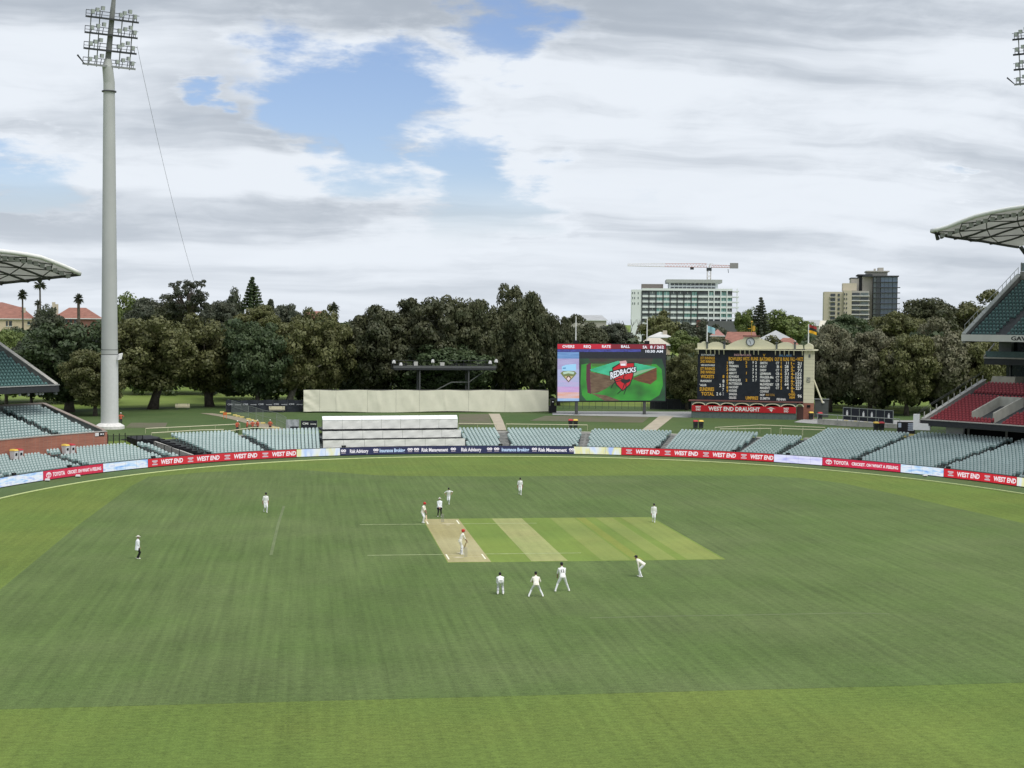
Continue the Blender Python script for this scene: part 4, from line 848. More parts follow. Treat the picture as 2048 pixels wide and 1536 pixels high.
# eave with brackets
MB().box(fx0-.35, tw1+.45, BY-.55, BY+5.2, zE-.02, zE+.12).build('eave', M_cream, t)
for px in (1397, 1413, 1421.5, 1430, 1438.5, 1448, 1481, 1490, 1499, 1508, 1517, 1551, 1560, 1569, 1578, 1588, 1605, 1613, 1620, 1627):
    u_ = fu(px, 702)[0]; MB().add([(u_-.07, BY-.5, zE-.03), (u_-.07, BY-.02, zE-.03), (u_-.07, BY-.02, zE-.75), (u_-.07, BY-.2, zE-.55), (u_+.07, BY-.5, zE-.03), (u_+.07, BY-.02, zE-.03), (u_+.07, BY-.02, zE-.75), (u_+.07, BY-.2, zE-.55)], [(0, 1, 2, 3), (7, 6, 5, 4), (0, 3, 7, 4), (3, 2, 6, 7)]).build('bracket', M_cream, t)
# parapet outline with central gable
def fz(px, py): return fu(px, py)
out_ = [fz(1395, 698), fz(1395, 686)]
for a in np.linspace(0, 1, 7): out_.append(fz(1402+12*a, 686-3.5*math.sin(math.pi*a)))
for a in np.linspace(0, 1, 8): out_.append(fz(1416+30*a, 688-4.5*math.sin(math.pi*a)))
out_ += [fz(1452, 690)]
for a in np.linspace(0, 1, 8): out_.append(fz(1456+30*a, 690-12*(a**1.0)-1.5*math.sin(math.pi*a)))
out_ += [fz(1488, 674), fz(1519, 674)]
for a in np.linspace(0, 1, 8): out_.append(fz(1521+28*a, 678+12*a-1.5*math.sin(math.pi*a)))
for a in np.linspace(0, 1, 8): out_.append(fz(1554+34*a, 689-5*math.sin(math.pi*a)))
out_ += [fz(1605, 690), fz(1607, 698)]
MB().prism([(x, z) for x, z in out_], BY-.12, BY+.2).build('parapet', M_cream, t)
for px, yt in ((1414.5, 685), (1449, 685), (1553.5, 686), (1590, 685.5)):
    u_, zz_ = fu(px, yt); MB().box(u_-.14, u_+.14, BY-.2, BY+.28, zE+.13, zz_).box(u_-.24, u_+.24, BY-.3, BY+.38, zz_+.002, zz_+.14).build('parapet_pier', M_trim, t)
u0, zz_ = fu(1486, 672.5); u1 = fu(1520, 672.5)[0]; MB().box(u0, u1, BY-.35, BY+.5, zz_-.05, zz_+.14).build('gable_cap', M_maroon, t)
cx_, cz_ = fu(1501, 683.5); 
def disc(cx, cz, r, y, n=28): return MB().add([(cx+r*math.cos(q), y, cz+r*math.sin(q)) for q in np.linspace(0, 2*math.pi, n+1)[:-1]], [tuple(range(n))])
ck = MB().add([], []); rim = MB()
for q in np.linspace(0, 2*math.pi, 25)[:-1]: pass
rim.tube([(cx_+.62*math.cos(q), BY-.18, cz_+.62*math.sin(q)) for q in np.linspace(0, 2*math.pi, 29)], .075, 6, cap=False); ckp = rim.build('clock_rim', M_trim, t); disc(cx_, cz_, .6, BY-.15).build('clock_dial', mat('dial_white', (.62, .65, .68)), ckp)
for ang, ln in ((-.22, .40), (2.65, .34)): MB().tube([(cx_, BY-.17, cz_), (cx_+ln*math.sin(ang+math.pi if ang < 0 else -ang+1.9), BY-.17, cz_+ln*(-1 if ang < 0 else .6))], .03, 5).build('clock_hand', M_blk, ckp)
# tower at the right
MB().box(fx1+.005, tw1, BY-.14, BY+2.4, fu(1617, 806)[1], zE-.03).build('tower_cladding', M_cream, t); MB().box(fx1+.005, tw1, BY-.10, BY+2.4, -.3, fu(1617, 806)[1]-.005).build('tower_brick_base', M_brick, t)
for i in range(13):
    zz_ = fu(1617, 712+7.2*i)[1]; MB().box(fx1+.03, tw1-.02, BY-.152, BY-.141, zz_-.012, zz_+.012).build('cladding_joint', mat('joint_tan', (.40, .37, .27)), t)
for (a, c, y0, y1, m) in ((1613.5, 1620.5, 755, 764.5, M_trim), (1617, 1621, 709, 715, M_trim), (1614, 1621, 810, 815, M_void)):
    p, q = fu(a, y1), fu(c, y0); MB().box(p[0], q[0], BY-.2, BY-.156, p[1], q[1]).build('tower_panel', m, t)
p, q = fu(1614.5, 764), fu(1619.5, 756); MB().text('21', p[0], q[0], p[1]+.06, q[1]-.06, BY-.205).build('lettering', M_cream, t)
MB().prism([fz(1609, 698), fz(1609, 691), fz(1617, 686), fz(1626, 691), fz(1626, 698)], BY-.13, BY+2.3).build('tower_head', M_cream, t)
a_, c_ = fu(1627.5, 760), fu(1645, 806); MB().tube([(a_[0], BY+.5, a_[1]), (c_[0], BY+.5, c_[1])], .13, 6).build('brace', M_cream, t)
# lean-to roof and arcade
ax0 = au(1383, 820)[0]; ax1 = au(1606.5, 830)[0]; zR0 = au(1500, 804.5)[1]; zR1 = zB+.02
MB().hexa([(ax0-.5, -.12, zR0), (fx1-.02, -.12, zR0), (fx1-.02, BY-.02, zR1), (ax0-.5, BY-.02, zR1), (ax0-.5, -.12, zR0+.12), (fx1-.02, -.12, zR0+.12), (fx1-.02, BY-.02, zR1+.12), (ax0-.5, BY-.02, zR1+.12)]).build('verandah_roof', M_maroon, t)
bays = [au(px, 815)[0] for px in (1383.5, 1411, 1440, 1469, 1499, 1529, 1561, 1592)]; zs = au(1500, 829.5)[1]; zt_ = zR0-.03
zban0 = au(1390, 822.5)[1]; zban1 = au(1390, 810)[1]
for a, c in zip(bays[:-1], bays[1:]):
    MB().box(a+.06, c-.06, .02, .14, -.3, zban0-.03).build('lower_panel', M_gpan, t); MB().box((a+c)/2-.03, (a+c)/2+.03, -.0, .018, -.1, zban0-.05).build('panel_mullion', M_trim, t)
    pts = [(a+.10, zban1-.05)]+[(a+.10+(c-a-.20)*.5*(1-math.cos(q)), zban1-.05+(zt_-zban1)*.78*math.sin(q)) for q in np.linspace(0, math.pi, 12)]
    ring_ = MB().tube([(x, .02, z) for x, z in pts[1:]], .09, 6); ring_.build('arch', M_cream, t)
    sp = [(a+.08, zt_)]+[(x, z+.04) for x, z in pts[1:]]+[(c-.08, zt_)]; MB().prism(sp, .06, .2).build('spandrel', M_gpan, t)
for a in bays: MB().box(a-.06, a+.06, -.02, .2, -.3, zt_).build('arcade_post', M_gpan, t)
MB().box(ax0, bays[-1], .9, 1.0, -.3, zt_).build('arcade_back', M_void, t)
MB().box(ax0+.05, bays[-1], -.1, -.03, zban0, zban1).build('banner', mat('banner_red', (.46, .016, .022), var=.04, rough=.6), t)
MW = mat('sign_white', (.80, .80, .78), var=.04)
def al(tx, x0, x1, y, m=MW, k0=.2, k1=.8, name='lettering'):
    a, c = au(x0, y)[0], au(x1, y)[0]; return MB().text(tx, a, c, zban0+(zban1-zban0)*k0, zban0+(zban1-zban0)*k1, -.115).build(name, m, t)
al('WEST END DRAUGHT', 1417, 1520, 818)
for x in (1391, 1567): al('WEST', x, x+11, 818, MW, .55, .85); al('END', x+1, x+10, 818, MW, .15, .45)
a, c = au(1533, 818)[0], au(1551, 818)[0]; zq = lambda k: zban0+(zban1-zban0)*k
MB().add([(a, -.115, zq(.62)), ((a+c)/2, -.115, zq(.88)), (c, -.115, zq(.62)), ((a+c)/2, -.115, zq(.70))], [(0, 3, 2, 1)]).add([((a+c)/2-.3, -.115, zq(.55)), ((a+c)/2+.3, -.115, zq(.55)), ((a+c)/2+.1, -.115, zq(.15))], [(0, 2, 1)]).build('emblem', MW, t)
MB().box(au(1593, 0)[0] if 0 else bays[-1]+.1, ax1, .25, .4, -.3, zt_-.5).build('doorway', mat('door_brown', (.07, .035, .03)), t)
MB().tube([(bays[-1]+.1+(ax1-bays[-1]-.1)*.5*(1-math.cos(q)), .1, zt_-.55+.42*math.sin(q)) for q in np.linspace(0, math.pi, 10)], .08, 6).build('arch', M_cream, t)
# scores
OR_ = mat('score_orange', (.72, .40, .045), var=.05); WH_ = mat('score_white', (.80, .80, .78), var=.04); PK = mat('score_pink', (.62, .38, .42)); BL_ = mat('score_blue', (.13, .26, .46)); GY = mat('score_grey', (.35, .36, .37))
def sc3(tx, x0, x1, yc, h, m=WH_):
    if tx == '1': x0, x1 = x0+(x1-x0)*.35, x0+(x1-x0)*.7
    if tx == '11': x0 += 26
    a = fu(1380+x0/8.533, 670+(yc+h/2)/8.533); c = fu(1380+x1/8.533, 670+(yc-h/2)/8.533); return MB().text(tx, a[0], c[0], a[1], c[1], BY-.028).build('lettering', m, t)
def sc4(tx, x0, x1, yc, h, m=WH_): return sc3(tx, x0+120*8.533, x1+120*8.533, yc, h, m)
for tx, y, m, h, x0 in (('SOUTH AUSTRALIA', 338, WH_, 24, 190), ('1ST INNINGS', 393, OR_, 42, 178), ('2ND INNINGS', 452, OR_, 42, 178), ('NEW SOUTH WALES', 515, WH_, 26, 188), ('1ST INNINGS', 573, OR_, 42, 178), ('2ND INNINGS', 632, OR_, 42, 178), ('WICKETS', 708, OR_, 50, 180), ('SUNDRIES', 923, OR_, 56, 165), ('TOTAL', 1003, OR_, 52, 190)): sc3(tx, x0, 412 if h > 45 else 425, y, h, m)
sc3('McANDREW', 180, 372, 783, 32); sc3('*AGAR', 160, 282, 853, 34)
for tx, x0, x1, y, m in (('8', 555, 588, 708, OR_), ('8', 555, 588, 787, WH_), ('2', 502, 532, 860, WH_), ('5', 553, 586, 860, WH_), ('7', 553, 580, 930, WH_), ('2', 450, 480, 1003, WH_), ('6', 502, 532, 1003, WH_), ('2', 556, 580, 1003, GY)): sc3(tx, x0, x1, y, 50, m)
for tx, x0, x1 in (('BOWLERS', 660, 885), ('WKTS', 900, 1015), ('RUNS', 1040, 1165)): sc3(tx, x0, x1, 405, 54, OR_)
sc3('REDBACKS', 755, 1045, 340, 28, PK); sc3('UMPIRES', 950, 1165, 1075, 50, OR_)
for i, (tx, xe, wk, rn) in enumerate((('BIRD', 750, '3', '92'), ('TREMAIN', 828, '2', '10'), ('GREEN', 785, '', '34'), ('ABBOTT', 800, '1', '72'), ('EDWARDS', 832, '', '34'), ('HENRIQUES', 865, '2', '27'), ('PATTERSON', 882, '', ''), ('HACKNEY', 828, '', ''), ('HUGHES', 800, '', ''), ('SANGHA', 803, '', ''), ('GILKES', 790, '', ''))):
    y = 470+59.8*i; sc3(tx, 664, xe, y, 36)
    if i < 9: sc3(str(i+1), 622, 650, y+4, 44, OR_)
    if wk: sc3(wk, 948, 976, y, 42, OR_)
    if rn: sc3(rn[0], 1064, 1090, y, 40); sc3(rn[1], 1114, 1140, y, 40)
sc4('V', 218, 264, 345, 46, OR_); sc4('BLUES', 495, 712, 348, 28, BL_)
for tx, x0, x1 in (('BATSMEN', 168, 390), ('OUT', 420, 505), ('B', 519, 549), ('RUNS', 565, 670), ('FALL', 690, 770), ('WKTS', 806, 908)): sc4(tx, x0, x1, 412, 58, OR_)
sc4('of', 776, 800, 412, 24, OR_)
for i, (tx, xe, ho, bo, rn, fl) in enumerate((('SMITH', 295, 'CT', '1', '11', '21'), ('HUNT', 285, 'B', '6', '28', '67'), ('DREW', 280, 'CT', '1', '29', '71'), ('LEHMANN', 355, 'CB', '6', '31', '122'), ('FRASER-Mc', 402, 'CT', '4', '25', '164'), ('NIELSEN', 340, 'CT', '2', '32', '223'), ('McSWEENEY', 400, 'LB', '1', '64', '227'), ('MANENTI', 340, 'CT', '2', '4', '227'), ('CONWAY', 325, '', '', '', ''))):
    y = 478+60.6*i; sc4(tx, 172, xe, y, 38)
    if ho: sc4(ho, 440 if len(ho) > 1 else 458, 498, y, 40); sc4(bo, 516, 548, y, 46, OR_); sc4(rn, 660-34*len(rn), 660, y, 44); sc4(fl, 880-34*len(fl), 880, y+6, 46)
    sc4('%d-' % (i+1), 698, 760, y+4, 46, OR_)
sc4('NOP', 170, 250, 1022, 36); sc4('RUN TOTAL', 270, 425, 1022, 34, mat('score_amber', (.40, .24, .06))); sc4('OVERS', 660, 770, 1015, 36, OR_); sc4('REM', 675, 765, 1066, 34, OR_); sc4('96', 812, 885, 1042, 50); sc4('D.SMITH', 175, 338, 1082, 36); sc4('PENNA', 456, 614, 1098, 34)
# grey shed and bins beside
q = ong(1646, 832); 
# flags on the scoreboard and weathervane
for px, y0, y1, cols, lab, nm in ((1413.5, 686, 650, [(.30, .55, .62), (.32, .52, .60), (.34, .55, .60)], 'pale blue flag on the pole at the left end of the scoreboard', 'a'), (1616.5, 687, 648, [(.32, .04, .04), (.03, .03, .03), (.85, .45, .03)], 'red, black and yellow flag on the pole above the scoreboard tower', 'b')):
    a_, z_a = fu(px, y0); z_b = fu(px, y1)[1]; w0 = pf.o+pf.u*a_-pf.n*.4; f_ = thing('flag', lab, 'flag', (w0[0], w0[1], GZ+z_a), pf.rz)
    MB().tube([(0, 0, -.2), (0, 0, z_b-z_a)], [.10, .07], 8).build('pole', M_steelw, f_)
    h = z_b-z_a
    for k in range(3):
        vs = []
        for i in range(9):
            x = .08+1.15*i/8; y = .12*math.sin(i*.9); dz = -.35*(i/8)**1.4
            za = h-.15-.33*k+dz if nm == 'a' else h-.1-.42*k+dz; hh = .33 if nm == 'a' else .42
            vs += [(x, y, za-hh), (x, y, za), (x, y+.015, za-hh), (x, y+.015, za)]
        MB().add(vs, [(4*i, 4*i+4, 4*i+5, 4*i+1) for i in range(8)]+[(4*i+3, 4*i+7, 4*i+6, 4*i+2) for i in range(8)]).build('cloth', mat('flag_%s%d' % (nm, k), cols[k]), f_)
a_, z_a = fu(1503, 672); z_b = fu(1503, 645)[1]; w0 = pf.o+pf.u*a_-pf.n*.2; f_ = thing('weathervane', 'golden weathervane above the scoreboard clock', 'weathervane', (w0[0], w0[1], GZ+z_a+.1), pf.rz); GO = mat('gold_leaf', (.62, .36, .05), rough=.35, metal=.3)
MB().tube([(0, 0, -.1), (0, 0, z_b-z_a)], .05, 6).build('rod', GO, f_); hh = z_b-z_a
MB().box(-.6, -.1, -.03, .03, hh*.5-.05, hh*.5+.05).box(.12, .55, -.04, .04, hh*.5-.3, hh*.5+.35).box(.2, .45, -.05, .05, hh*.5-.42, hh*.5+.45).build('pointer', GO, f_); MB().ball((0, 0, hh), .16).build('finial', GO, f_)

# ================================================================ light towers
M_mast = mat('mast_paint', (.43, .445, .435), rough=.55, var=.05, scale=.3); M_lamp = mat('lamp_housing', (.30, .31, .32), rough=.4); M_lens = mat('lamp_glass', (.55, .58, .60), rough=.15, spec=.8); M_dk = mat('gantry_grey', (.055, .058, .065), rough=.6)
def tower(loc, face, lab, full=True):
    """face = direction the lamps look, in the ground plane"""
    rz = math.atan2(face[1], face[0])+math.pi/2           # local -y looks at the field
    T = thing('light_tower', lab, 'light tower', loc, rz, 'light towers')
    hz_ = 48.6; MB().lathe([(1.19, 0), (1.13, 9.95)], 40).build('mast_section', mat('mast_base', (.60, .61, .61), var=.04), T); MB().lathe([(1.125, 10.03), (1.115, 10.6)], 40).build('mast_section', M_mast, T); MB().lathe([(1.10, 10.68), (.76, hz_-2.)], 40).build('mast_section', M_mast, T)
    MB().lathe([(1.04, 9.9), (1.04, 10.8)], 16).build('mast_joint', M_dk, T)
    MB().lathe([(2.0, -.25), (2.0, .18), (1.45, .55), (1.22, .6)], 24).build('base_flange', mat('base_white', (.66, .65, .63)), T)
    MB().lathe([(.98, 45.7), (.98, 45.86)], 20).build('collar', M_dk, T)
    MB().tube([(0, 0, hz_-2.3), (0, 0, hz_-1.6), (-.3, -.2, hz_+.5), (-.25, -.3, hz_+1.5)], [.765, .765, .70, .45], 24).build('head_stem', M_mast, T)
    ph = math.radians(11); up = np.array([0, -math.sin(ph), math.cos(ph)]); bs = np.array([-.1, -.3, hz_+.4])
    def pt(x, h, y=0): return bs+np.array([x, 0, 0])+up*h+np.array([0, -math.cos(ph), -math.sin(ph)])*y
    MB().tube([pt(-.1, .6, -.4), pt(.1, 7.6, -.4), pt(.15, 9.2, -.4)], [.40, .34, .26], 10).build('spine', mat('spine_grey', (.24, .245, .245)), T)
    for r, h in enumerate((0, 2.05, 4.15, 6.25)):
        hw = 3.55
        MB().hexa([pt(-hw, h, -.4), pt(hw, h, -.4), pt(hw, h, .5), pt(-hw, h, .5), pt(-hw, h+.26, -.4), pt(hw, h+.26, -.4), pt(hw, h+.26, .5), pt(-hw, h+.26, .5)]).build('walkway', M_dk if r else M_lamp, T)
        for hh, rr in ((.55, .035), (1.0, .05)): MB().tube([pt(-hw, h+hh, -.38), pt(hw, h+hh, -.38)], rr, 5).build('guard_rail', M_dk, T)
        for x in (-hw, hw): MB().tube([pt(x, h, -.38), pt(x, h+1., -.38), pt(x, h+1.0, .45)], .045, 5).build('guard_post', M_dk, T)
        for i, x in enumerate((-2.95, -2.35, -1.6, .95, 1.45, 2.2, 2.95) if r % 2 else (-2.9, -2.1, -1.3, .9, 1.7, 2.45, 3.05)):
            c = pt(x, h+1.15+.28*((i*7+r*3) % 3-1), .65)
            L_ = MB()
            L_.hexa([c+np.array(q) for q in ((-.23, .05, -.27), (.23, .05, -.27), (.23, .42, -.17), (-.23, .42, -.17), (-.23, -.12, .25), (.23, -.12, .25), (.23, .30, .29), (-.23, .30, .29))]); lp = L_.build('floodlight', M_lamp, T)
            MB().quad(c+np.array((-.2, .02, -.25)), c+np.array((.2, .02, -.25)), c+np.array((.2, -.15, .22)), c+np.array((-.2, -.15, .22))).build('lens', M_lens, lp)
            MB().tube([pt(x, h+.1, .1), pt(x, h+1.0, .4)], .05, 5).build('lamp_bracket', M_dk, T)
    for x in (-2.9, -1.7, 1.45, 2.95): MB().tube([pt(x, -.1, -.2), pt(x, 7.4, -.2)], .075, 6).build('mullion', M_lamp, T)
    MB().tube([pt(-3.5, .1, .2), pt(-4.6, 1.2, .3)], [.06, .12], 6).build('antenna_arm', M_dk, T)
    # control box on the mast
    MB().hexa([np.array(q)+np.array([.5, -1.3, 9.6]) for q in ((.1, -.25, -.35), (.6, -.25, -.2), (.6, .25, -.2), (.1, .25, -.35), (.3, -.25, .45), (.8, -.25, .6), (.8, .25, .6), (.3, .25, .45))]).build('control_box', M_wht, T)
    return T
tb = atD(219.4, 853, 218); TB = (tb[0], tb[1], hxy(tb[0], tb[1])+.15)
fd = np.array([10.5-tb[0], -tb[1]]); fd /= np.linalg.norm(fd)
TW = tower(TB, fd, 'tall white floodlight tower on the left, standing on the grass mound')
q = atD(2081, 300, 231); fd2 = np.array([10.5-q[0], -q[1]]); fd2 /= np.linalg.norm(fd2); tower((q[0], q[1], 3.0), fd2, 'floodlight tower at the right edge, only its lamps in view')
# thin cable from the tower head down to the trees
a = atD(274, 92, 217.0); c = atD(392, 575, 272); pts = []
for k in range(25):
    f = k/24; p = a*(1-f)+c*f; p[2] -= 4*1.6*f*(1-f); pts.append(p)
tag(MB().tube(pts, .022, 4).build('cable', mat('cable_grey', (.20, .21, .22))), 'thin cable slanting from the tall light tower down to the trees', 'cable')

# ================================================================ camera platform among the trees
a, c = atD(788, 735, 257), atD(992, 735, 260); pl = Plane(a, c); zD = pl.uv(890, 740)[1]; t = thing('camera_platform', 'dark raised camera platform with white equipment in front of the trees', 'platform', (*pl.o[:2], 3.1), pl.rz); zD -= 3.1
MB().box(0, pl.w, 0, 3.2, zD, zD+.28).build('deck', M_fasc, t); MB().box(-.05, pl.w+.05, -.06, .0, zD+.28, zD+.72).build('edge_beam', mat('beam_grey', (.10, .105, .105)), t)
for k in range(15): x = pl.w*k/14; MB().tube([(x, 3.1, zD+.3), (x, 3.1, zD+1.5)], .035, 5).build('rail_post', M_fasc, t)
for zz_ in (.9, 1.5): MB().tube([(0, 3.1, zD+zz_), (pl.w, 3.1, zD+zz_)], .04, 5).build('guard_rail', M_fasc, t)
for px in (840, 938):
    for y in (.4, 2.8): x = pl.uv(px, 760)[0]; MB().box(x-.13, x+.13, y-.13, y+.13, -.4, zD).build('support_post', M_steel, t)
b = MB(); xa, za = pl.uv(872, 782); xb, zb_ = pl.uv(905, 765); b.tube([(xa, 1, za-3.1), (xb, 1, zb_-3.1), (pl.uv(940, 766)[0], 1, zb_-3.1), (pl.uv(975, 741)[0], 1, zD)], .09, 5); b.build('stair_rail', mat('stair_grey', (.16, .17, .16)), t)
for px, py, w_, h_, n_ in ((789, 721, .55, 1.3, 'camera'), (803, 727, .5, .6, 'camera'), (833, 724, .62, 1.0, 'cabinet'), (867, 720, .5, 1.5, 'camera'), (886, 724, .7, .9, 'cabinet'), (982, 722, .5, 1.2, 'camera'), (994, 720, .55, 1.6, 'camera'), (821, 729, .9, .35, 'case'), (962, 729, .9, .3, 'case')):
    x, z = pl.uv(px, py); w0 = pl.o+pl.u*x-pl.n*.8; e = thing('broadcast_equipment', {'camera': 'white broadcast camera on its stand', 'cabinet': 'pale square equipment cabinet', 'case': 'low grey equipment case'}[n_]+' on the raised platform', 'equipment', (w0[0], w0[1], 3.1+zD+.28), pl.rz, 'equipment on the camera platform')
    if n_ == 'camera':
        for q in range(3): MB().tube([(0, 0, h_*.62), (.25*math.cos(q*2.1), .25*math.sin(q*2.1), 0)], .03, 5).build('leg', M_steel, e)
        MB().box(-w_/2, w_/2, -.2, .25, h_*.62, h_*.62+.35).build('body', M_wht, e); MB().tube([(0, -.2, h_*.62+.18), (0, -.5, h_*.62+.16)], .09, 8).build('lens', M_wht, e); MB().box(-.15, .2, -.1, .1, h_*.62+.37, h_*.62+.55).build('viewfinder', M_wht, e)
    else: MB().box(-w_/2, w_/2, -.25, .25, .08, h_+.08).build('body', mat('cabinet_grey', (.50, .50, .47)), e); MB().box(-w_/2+.05, w_/2-.05, -.2, .2, 0, .08).build('foot', M_steel, e)
for i, (px, tx) in enumerate(((789, 'at its left end'), (803, 'second from its left end'), (833, 'left of the middle'), (867, 'near the middle, tall'), (886, 'right of the middle'), (982, 'second from its right end'), (994, 'at its right end'), (821, 'between the left camera and cabinet'), (962, 'left of the right-hand cameras'))):
    o = bpy.data.objects['broadcast_equipment'+('.%03d' % i if i else '')]; o['label'] = o['label']+', '+tx
# ================================================================ trees
def leaf_mat(name, c, c2, rough=.55):
    mt = bpy.data.materials.new(name); mt.use_nodes = True; t = mt.node_tree; b = t.nodes['Principled BSDF']; b.inputs['Roughness'].default_value = rough; b.inputs['Specular IOR Level'].default_value = .35
    oi = t.nodes.new('ShaderNodeObjectInfo'); ge = t.nodes.new('ShaderNodeNewGeometry'); nz = t.nodes.new('ShaderNodeTexNoise'); nz.inputs['Scale'].default_value = .55; nz.inputs['Detail'].default_value = 3; t.links.new(ge.outputs['Position'], nz.inputs[0])
    n2 = t.nodes.new('ShaderNodeTexNoise'); n2.inputs['Scale'].default_value = 6; t.links.new(ge.outputs['Position'], n2.inputs[0])
    def mr(x, a, c_, d, e):
        n = t.nodes.new('ShaderNodeMapRange'); n.inputs[1].default_value = a; n.inputs[2].default_value = c_; n.inputs[3].default_value = d; n.inputs[4].default_value = e; t.links.new(x, n.inputs[0]); return n.outputs[0]
    mx = t.nodes.new('ShaderNodeMix'); mx.data_type = 'RGBA'; t.links.new(mr(nz.outputs[0], .35, .65, 0, 1), mx.inputs[0]); mx.inputs[6].default_value = (*c, 1); mx.inputs[7].default_value = (*c2, 1)
    def sc_(v, f): n = t.nodes.new('ShaderNodeVectorMath'); n.operation = 'SCALE'; t.links.new(v, n.inputs[0]); t.links.new(f, n.inputs['Scale']); return n.outputs[0]
    v = sc_(sc_(mx.outputs[2], mr(oi.outputs['Random'], 0, 1, .84, 1.16)), mr(n2.outputs[0], .3, .7, .72, 1.3)); t.links.new(v, b.inputs['Base Color'])
    tr = t.nodes.new('ShaderNodeBsdfTranslucent'); t.links.new(v, tr.inputs[0]); ms = t.nodes.new('ShaderNodeMixShader'); ms.inputs[0].default_value = .18; t.links.new(b.outputs[0], ms.inputs[1]); t.links.new(tr.outputs[0], ms.inputs[2]); t.links.new(ms.outputs[0], t.nodes['Material Output'].inputs[0]); return mt
LM = dict(fig=leaf_mat('fig_leaves', (0.056, 0.068, 0.03), (0.094, 0.098, 0.048)), olive=leaf_mat('olive_leaves', (0.094, 0.104, 0.036), (0.142, 0.145, 0.056)), pale=leaf_mat('pale_leaves', (0.13, 0.135, 0.075), (0.19, 0.18, 0.11)), light=leaf_mat('light_leaves', (0.11, 0.155, 0.04), (0.16, 0.2, 0.06)), gum=leaf_mat('gum_leaves', (0.058, 0.072, 0.046), (0.088, 0.096, 0.062)), deep=leaf_mat('deep_leaves', (0.042, 0.066, 0.028), (0.066, 0.092, 0.038)))
M_bark = mat('bark', (.085, .072, .058), var=.35, scale=2, bump=.5, bscale=6); M_barkp = mat('pale_bark', (.20, .18, .15), var=.35, scale=2, bump=.4, bscale=6)
def leaf_cloud(cen, rad, per, leaf, seed, flat=.72, up=.25, elong=1.5, jit=.42):
    r = np.random.default_rng(seed); n = len(cen)*per; C_ = np.repeat(cen, per, 0); Rr = np.repeat(rad, per)
    d = r.normal(size=(n, 3)); d[:, 2] = d[:, 2]*.9+up; d /= np.linalg.norm(d, axis=1)[:, None]
    p = C_+d*(Rr*r.uniform(.62, 1.06, n))[:, None]*np.array([1, 1, flat])
    nm = d+r.normal(size=(n, 3))*jit; nm /= np.linalg.norm(nm, axis=1)[:, None]
    a = np.cross(nm, r.normal(size=(n, 3))); a /= np.linalg.norm(a, axis=1)[:, None]+1e-9; b = np.cross(nm, a)
    s = (leaf*r.uniform(.6, 1.35, n))[:, None]; a = a*s*elong*.5; b = b*s*.5
    return np.stack([p-a, p-b*.9+a*.1, p+a, p+b*.9+a*.1], 1).reshape(-1, 3)
def to_mesh(name, V, m):
    n = len(V)//4; me = bpy.data.meshes.new(name); me.vertices.add(len(V)); me.vertices.foreach_set('co', V.ravel()); me.loops.add(len(V)); me.loops.foreach_set('vertex_index', np.arange(len(V), dtype=np.int32)); me.polygons.add(n); me.polygons.foreach_set('loop_start', np.arange(0, len(V), 4, dtype=np.int32)); me.polygons.foreach_set('loop_total', np.full(n, 4, dtype=np.int32)); me.update(calc_edges=True); me.materials.append(m); return me
def crown(seed, clumps, per, leaf, cr, kind='dome', m='fig'):
    """crown 16 wide, 13 tall, base at z = 0"""
    r = np.random.default_rng(seed); W, H = 16, 13; out = []
    lob = r.normal(size=(7, 3)); lob[:, 2] = abs(lob[:, 2]); lob /= np.linalg.norm(lob, axis=1)[:, None]; amp = r.uniform(.10, .30, 7)
    while len(out) < clumps:
        d = r.normal(size=3); d /= np.linalg.norm(d); e = .76+float((np.clip(lob@d, 0, 1)**5*amp).sum())
        f = r.uniform(.0, 1)**(.30 if kind == 'dome' else .45)
        x = np.array([d[0]*W/2*.84, d[1]*W/2*.84, d[2]*H/2*.92])*e*f
        if x[2] < -H*.36: continue
        if kind == 'tall': x[2] *= 1.05
        out.append(x+np.array([0, 0, H*.50]))
    cen = np.array(out); rad = r.uniform(cr[0], cr[1], len(cen)); V = leaf_cloud(cen, rad, per, leaf, seed+1)
    z = V[:, 2]; V[:, 2] = np.maximum(z, -.3); V[:, 2] *= H/np.percentile(V[:, 2], 99.8); return to_mesh('crown', V, LM[m])
CR = {'fig': [crown(11+i, 190, 190, .36, (1.0, 1.8)) for i in range(4)], 'olive': [crown(31+i, 165, 200, .34, (1.0, 1.9), 'soft', 'olive') for i in range(3)], 'small': [crown(51+i, 75, 130, .60, (1.5, 2.6)) for i in range(3)]}
def gum_crown(seed=77):
    r = np.random.default_rng(seed); cen = []; 
    while len(cen) < 85:
        d = r.normal(size=3); d /= np.linalg.norm(d); f = r.uniform(.45, 1.0); x = np.array([d[0]*7, d[1]*7, d[2]*5.6])*f
        if x[2] < -4.6: continue
        cen.append(x+np.array([0, 0, 6.6]))
    cen = np.array(cen); return to_mesh('crown', leaf_cloud(cen, r.uniform(.6, 1.25, len(cen)), 70, .36, 5, flat=.8, elong=1.8), LM['gum']), cen
GUM, GUMC = gum_crown()
def horz(u): return 639.1+.00842*u
tree_n = [0]
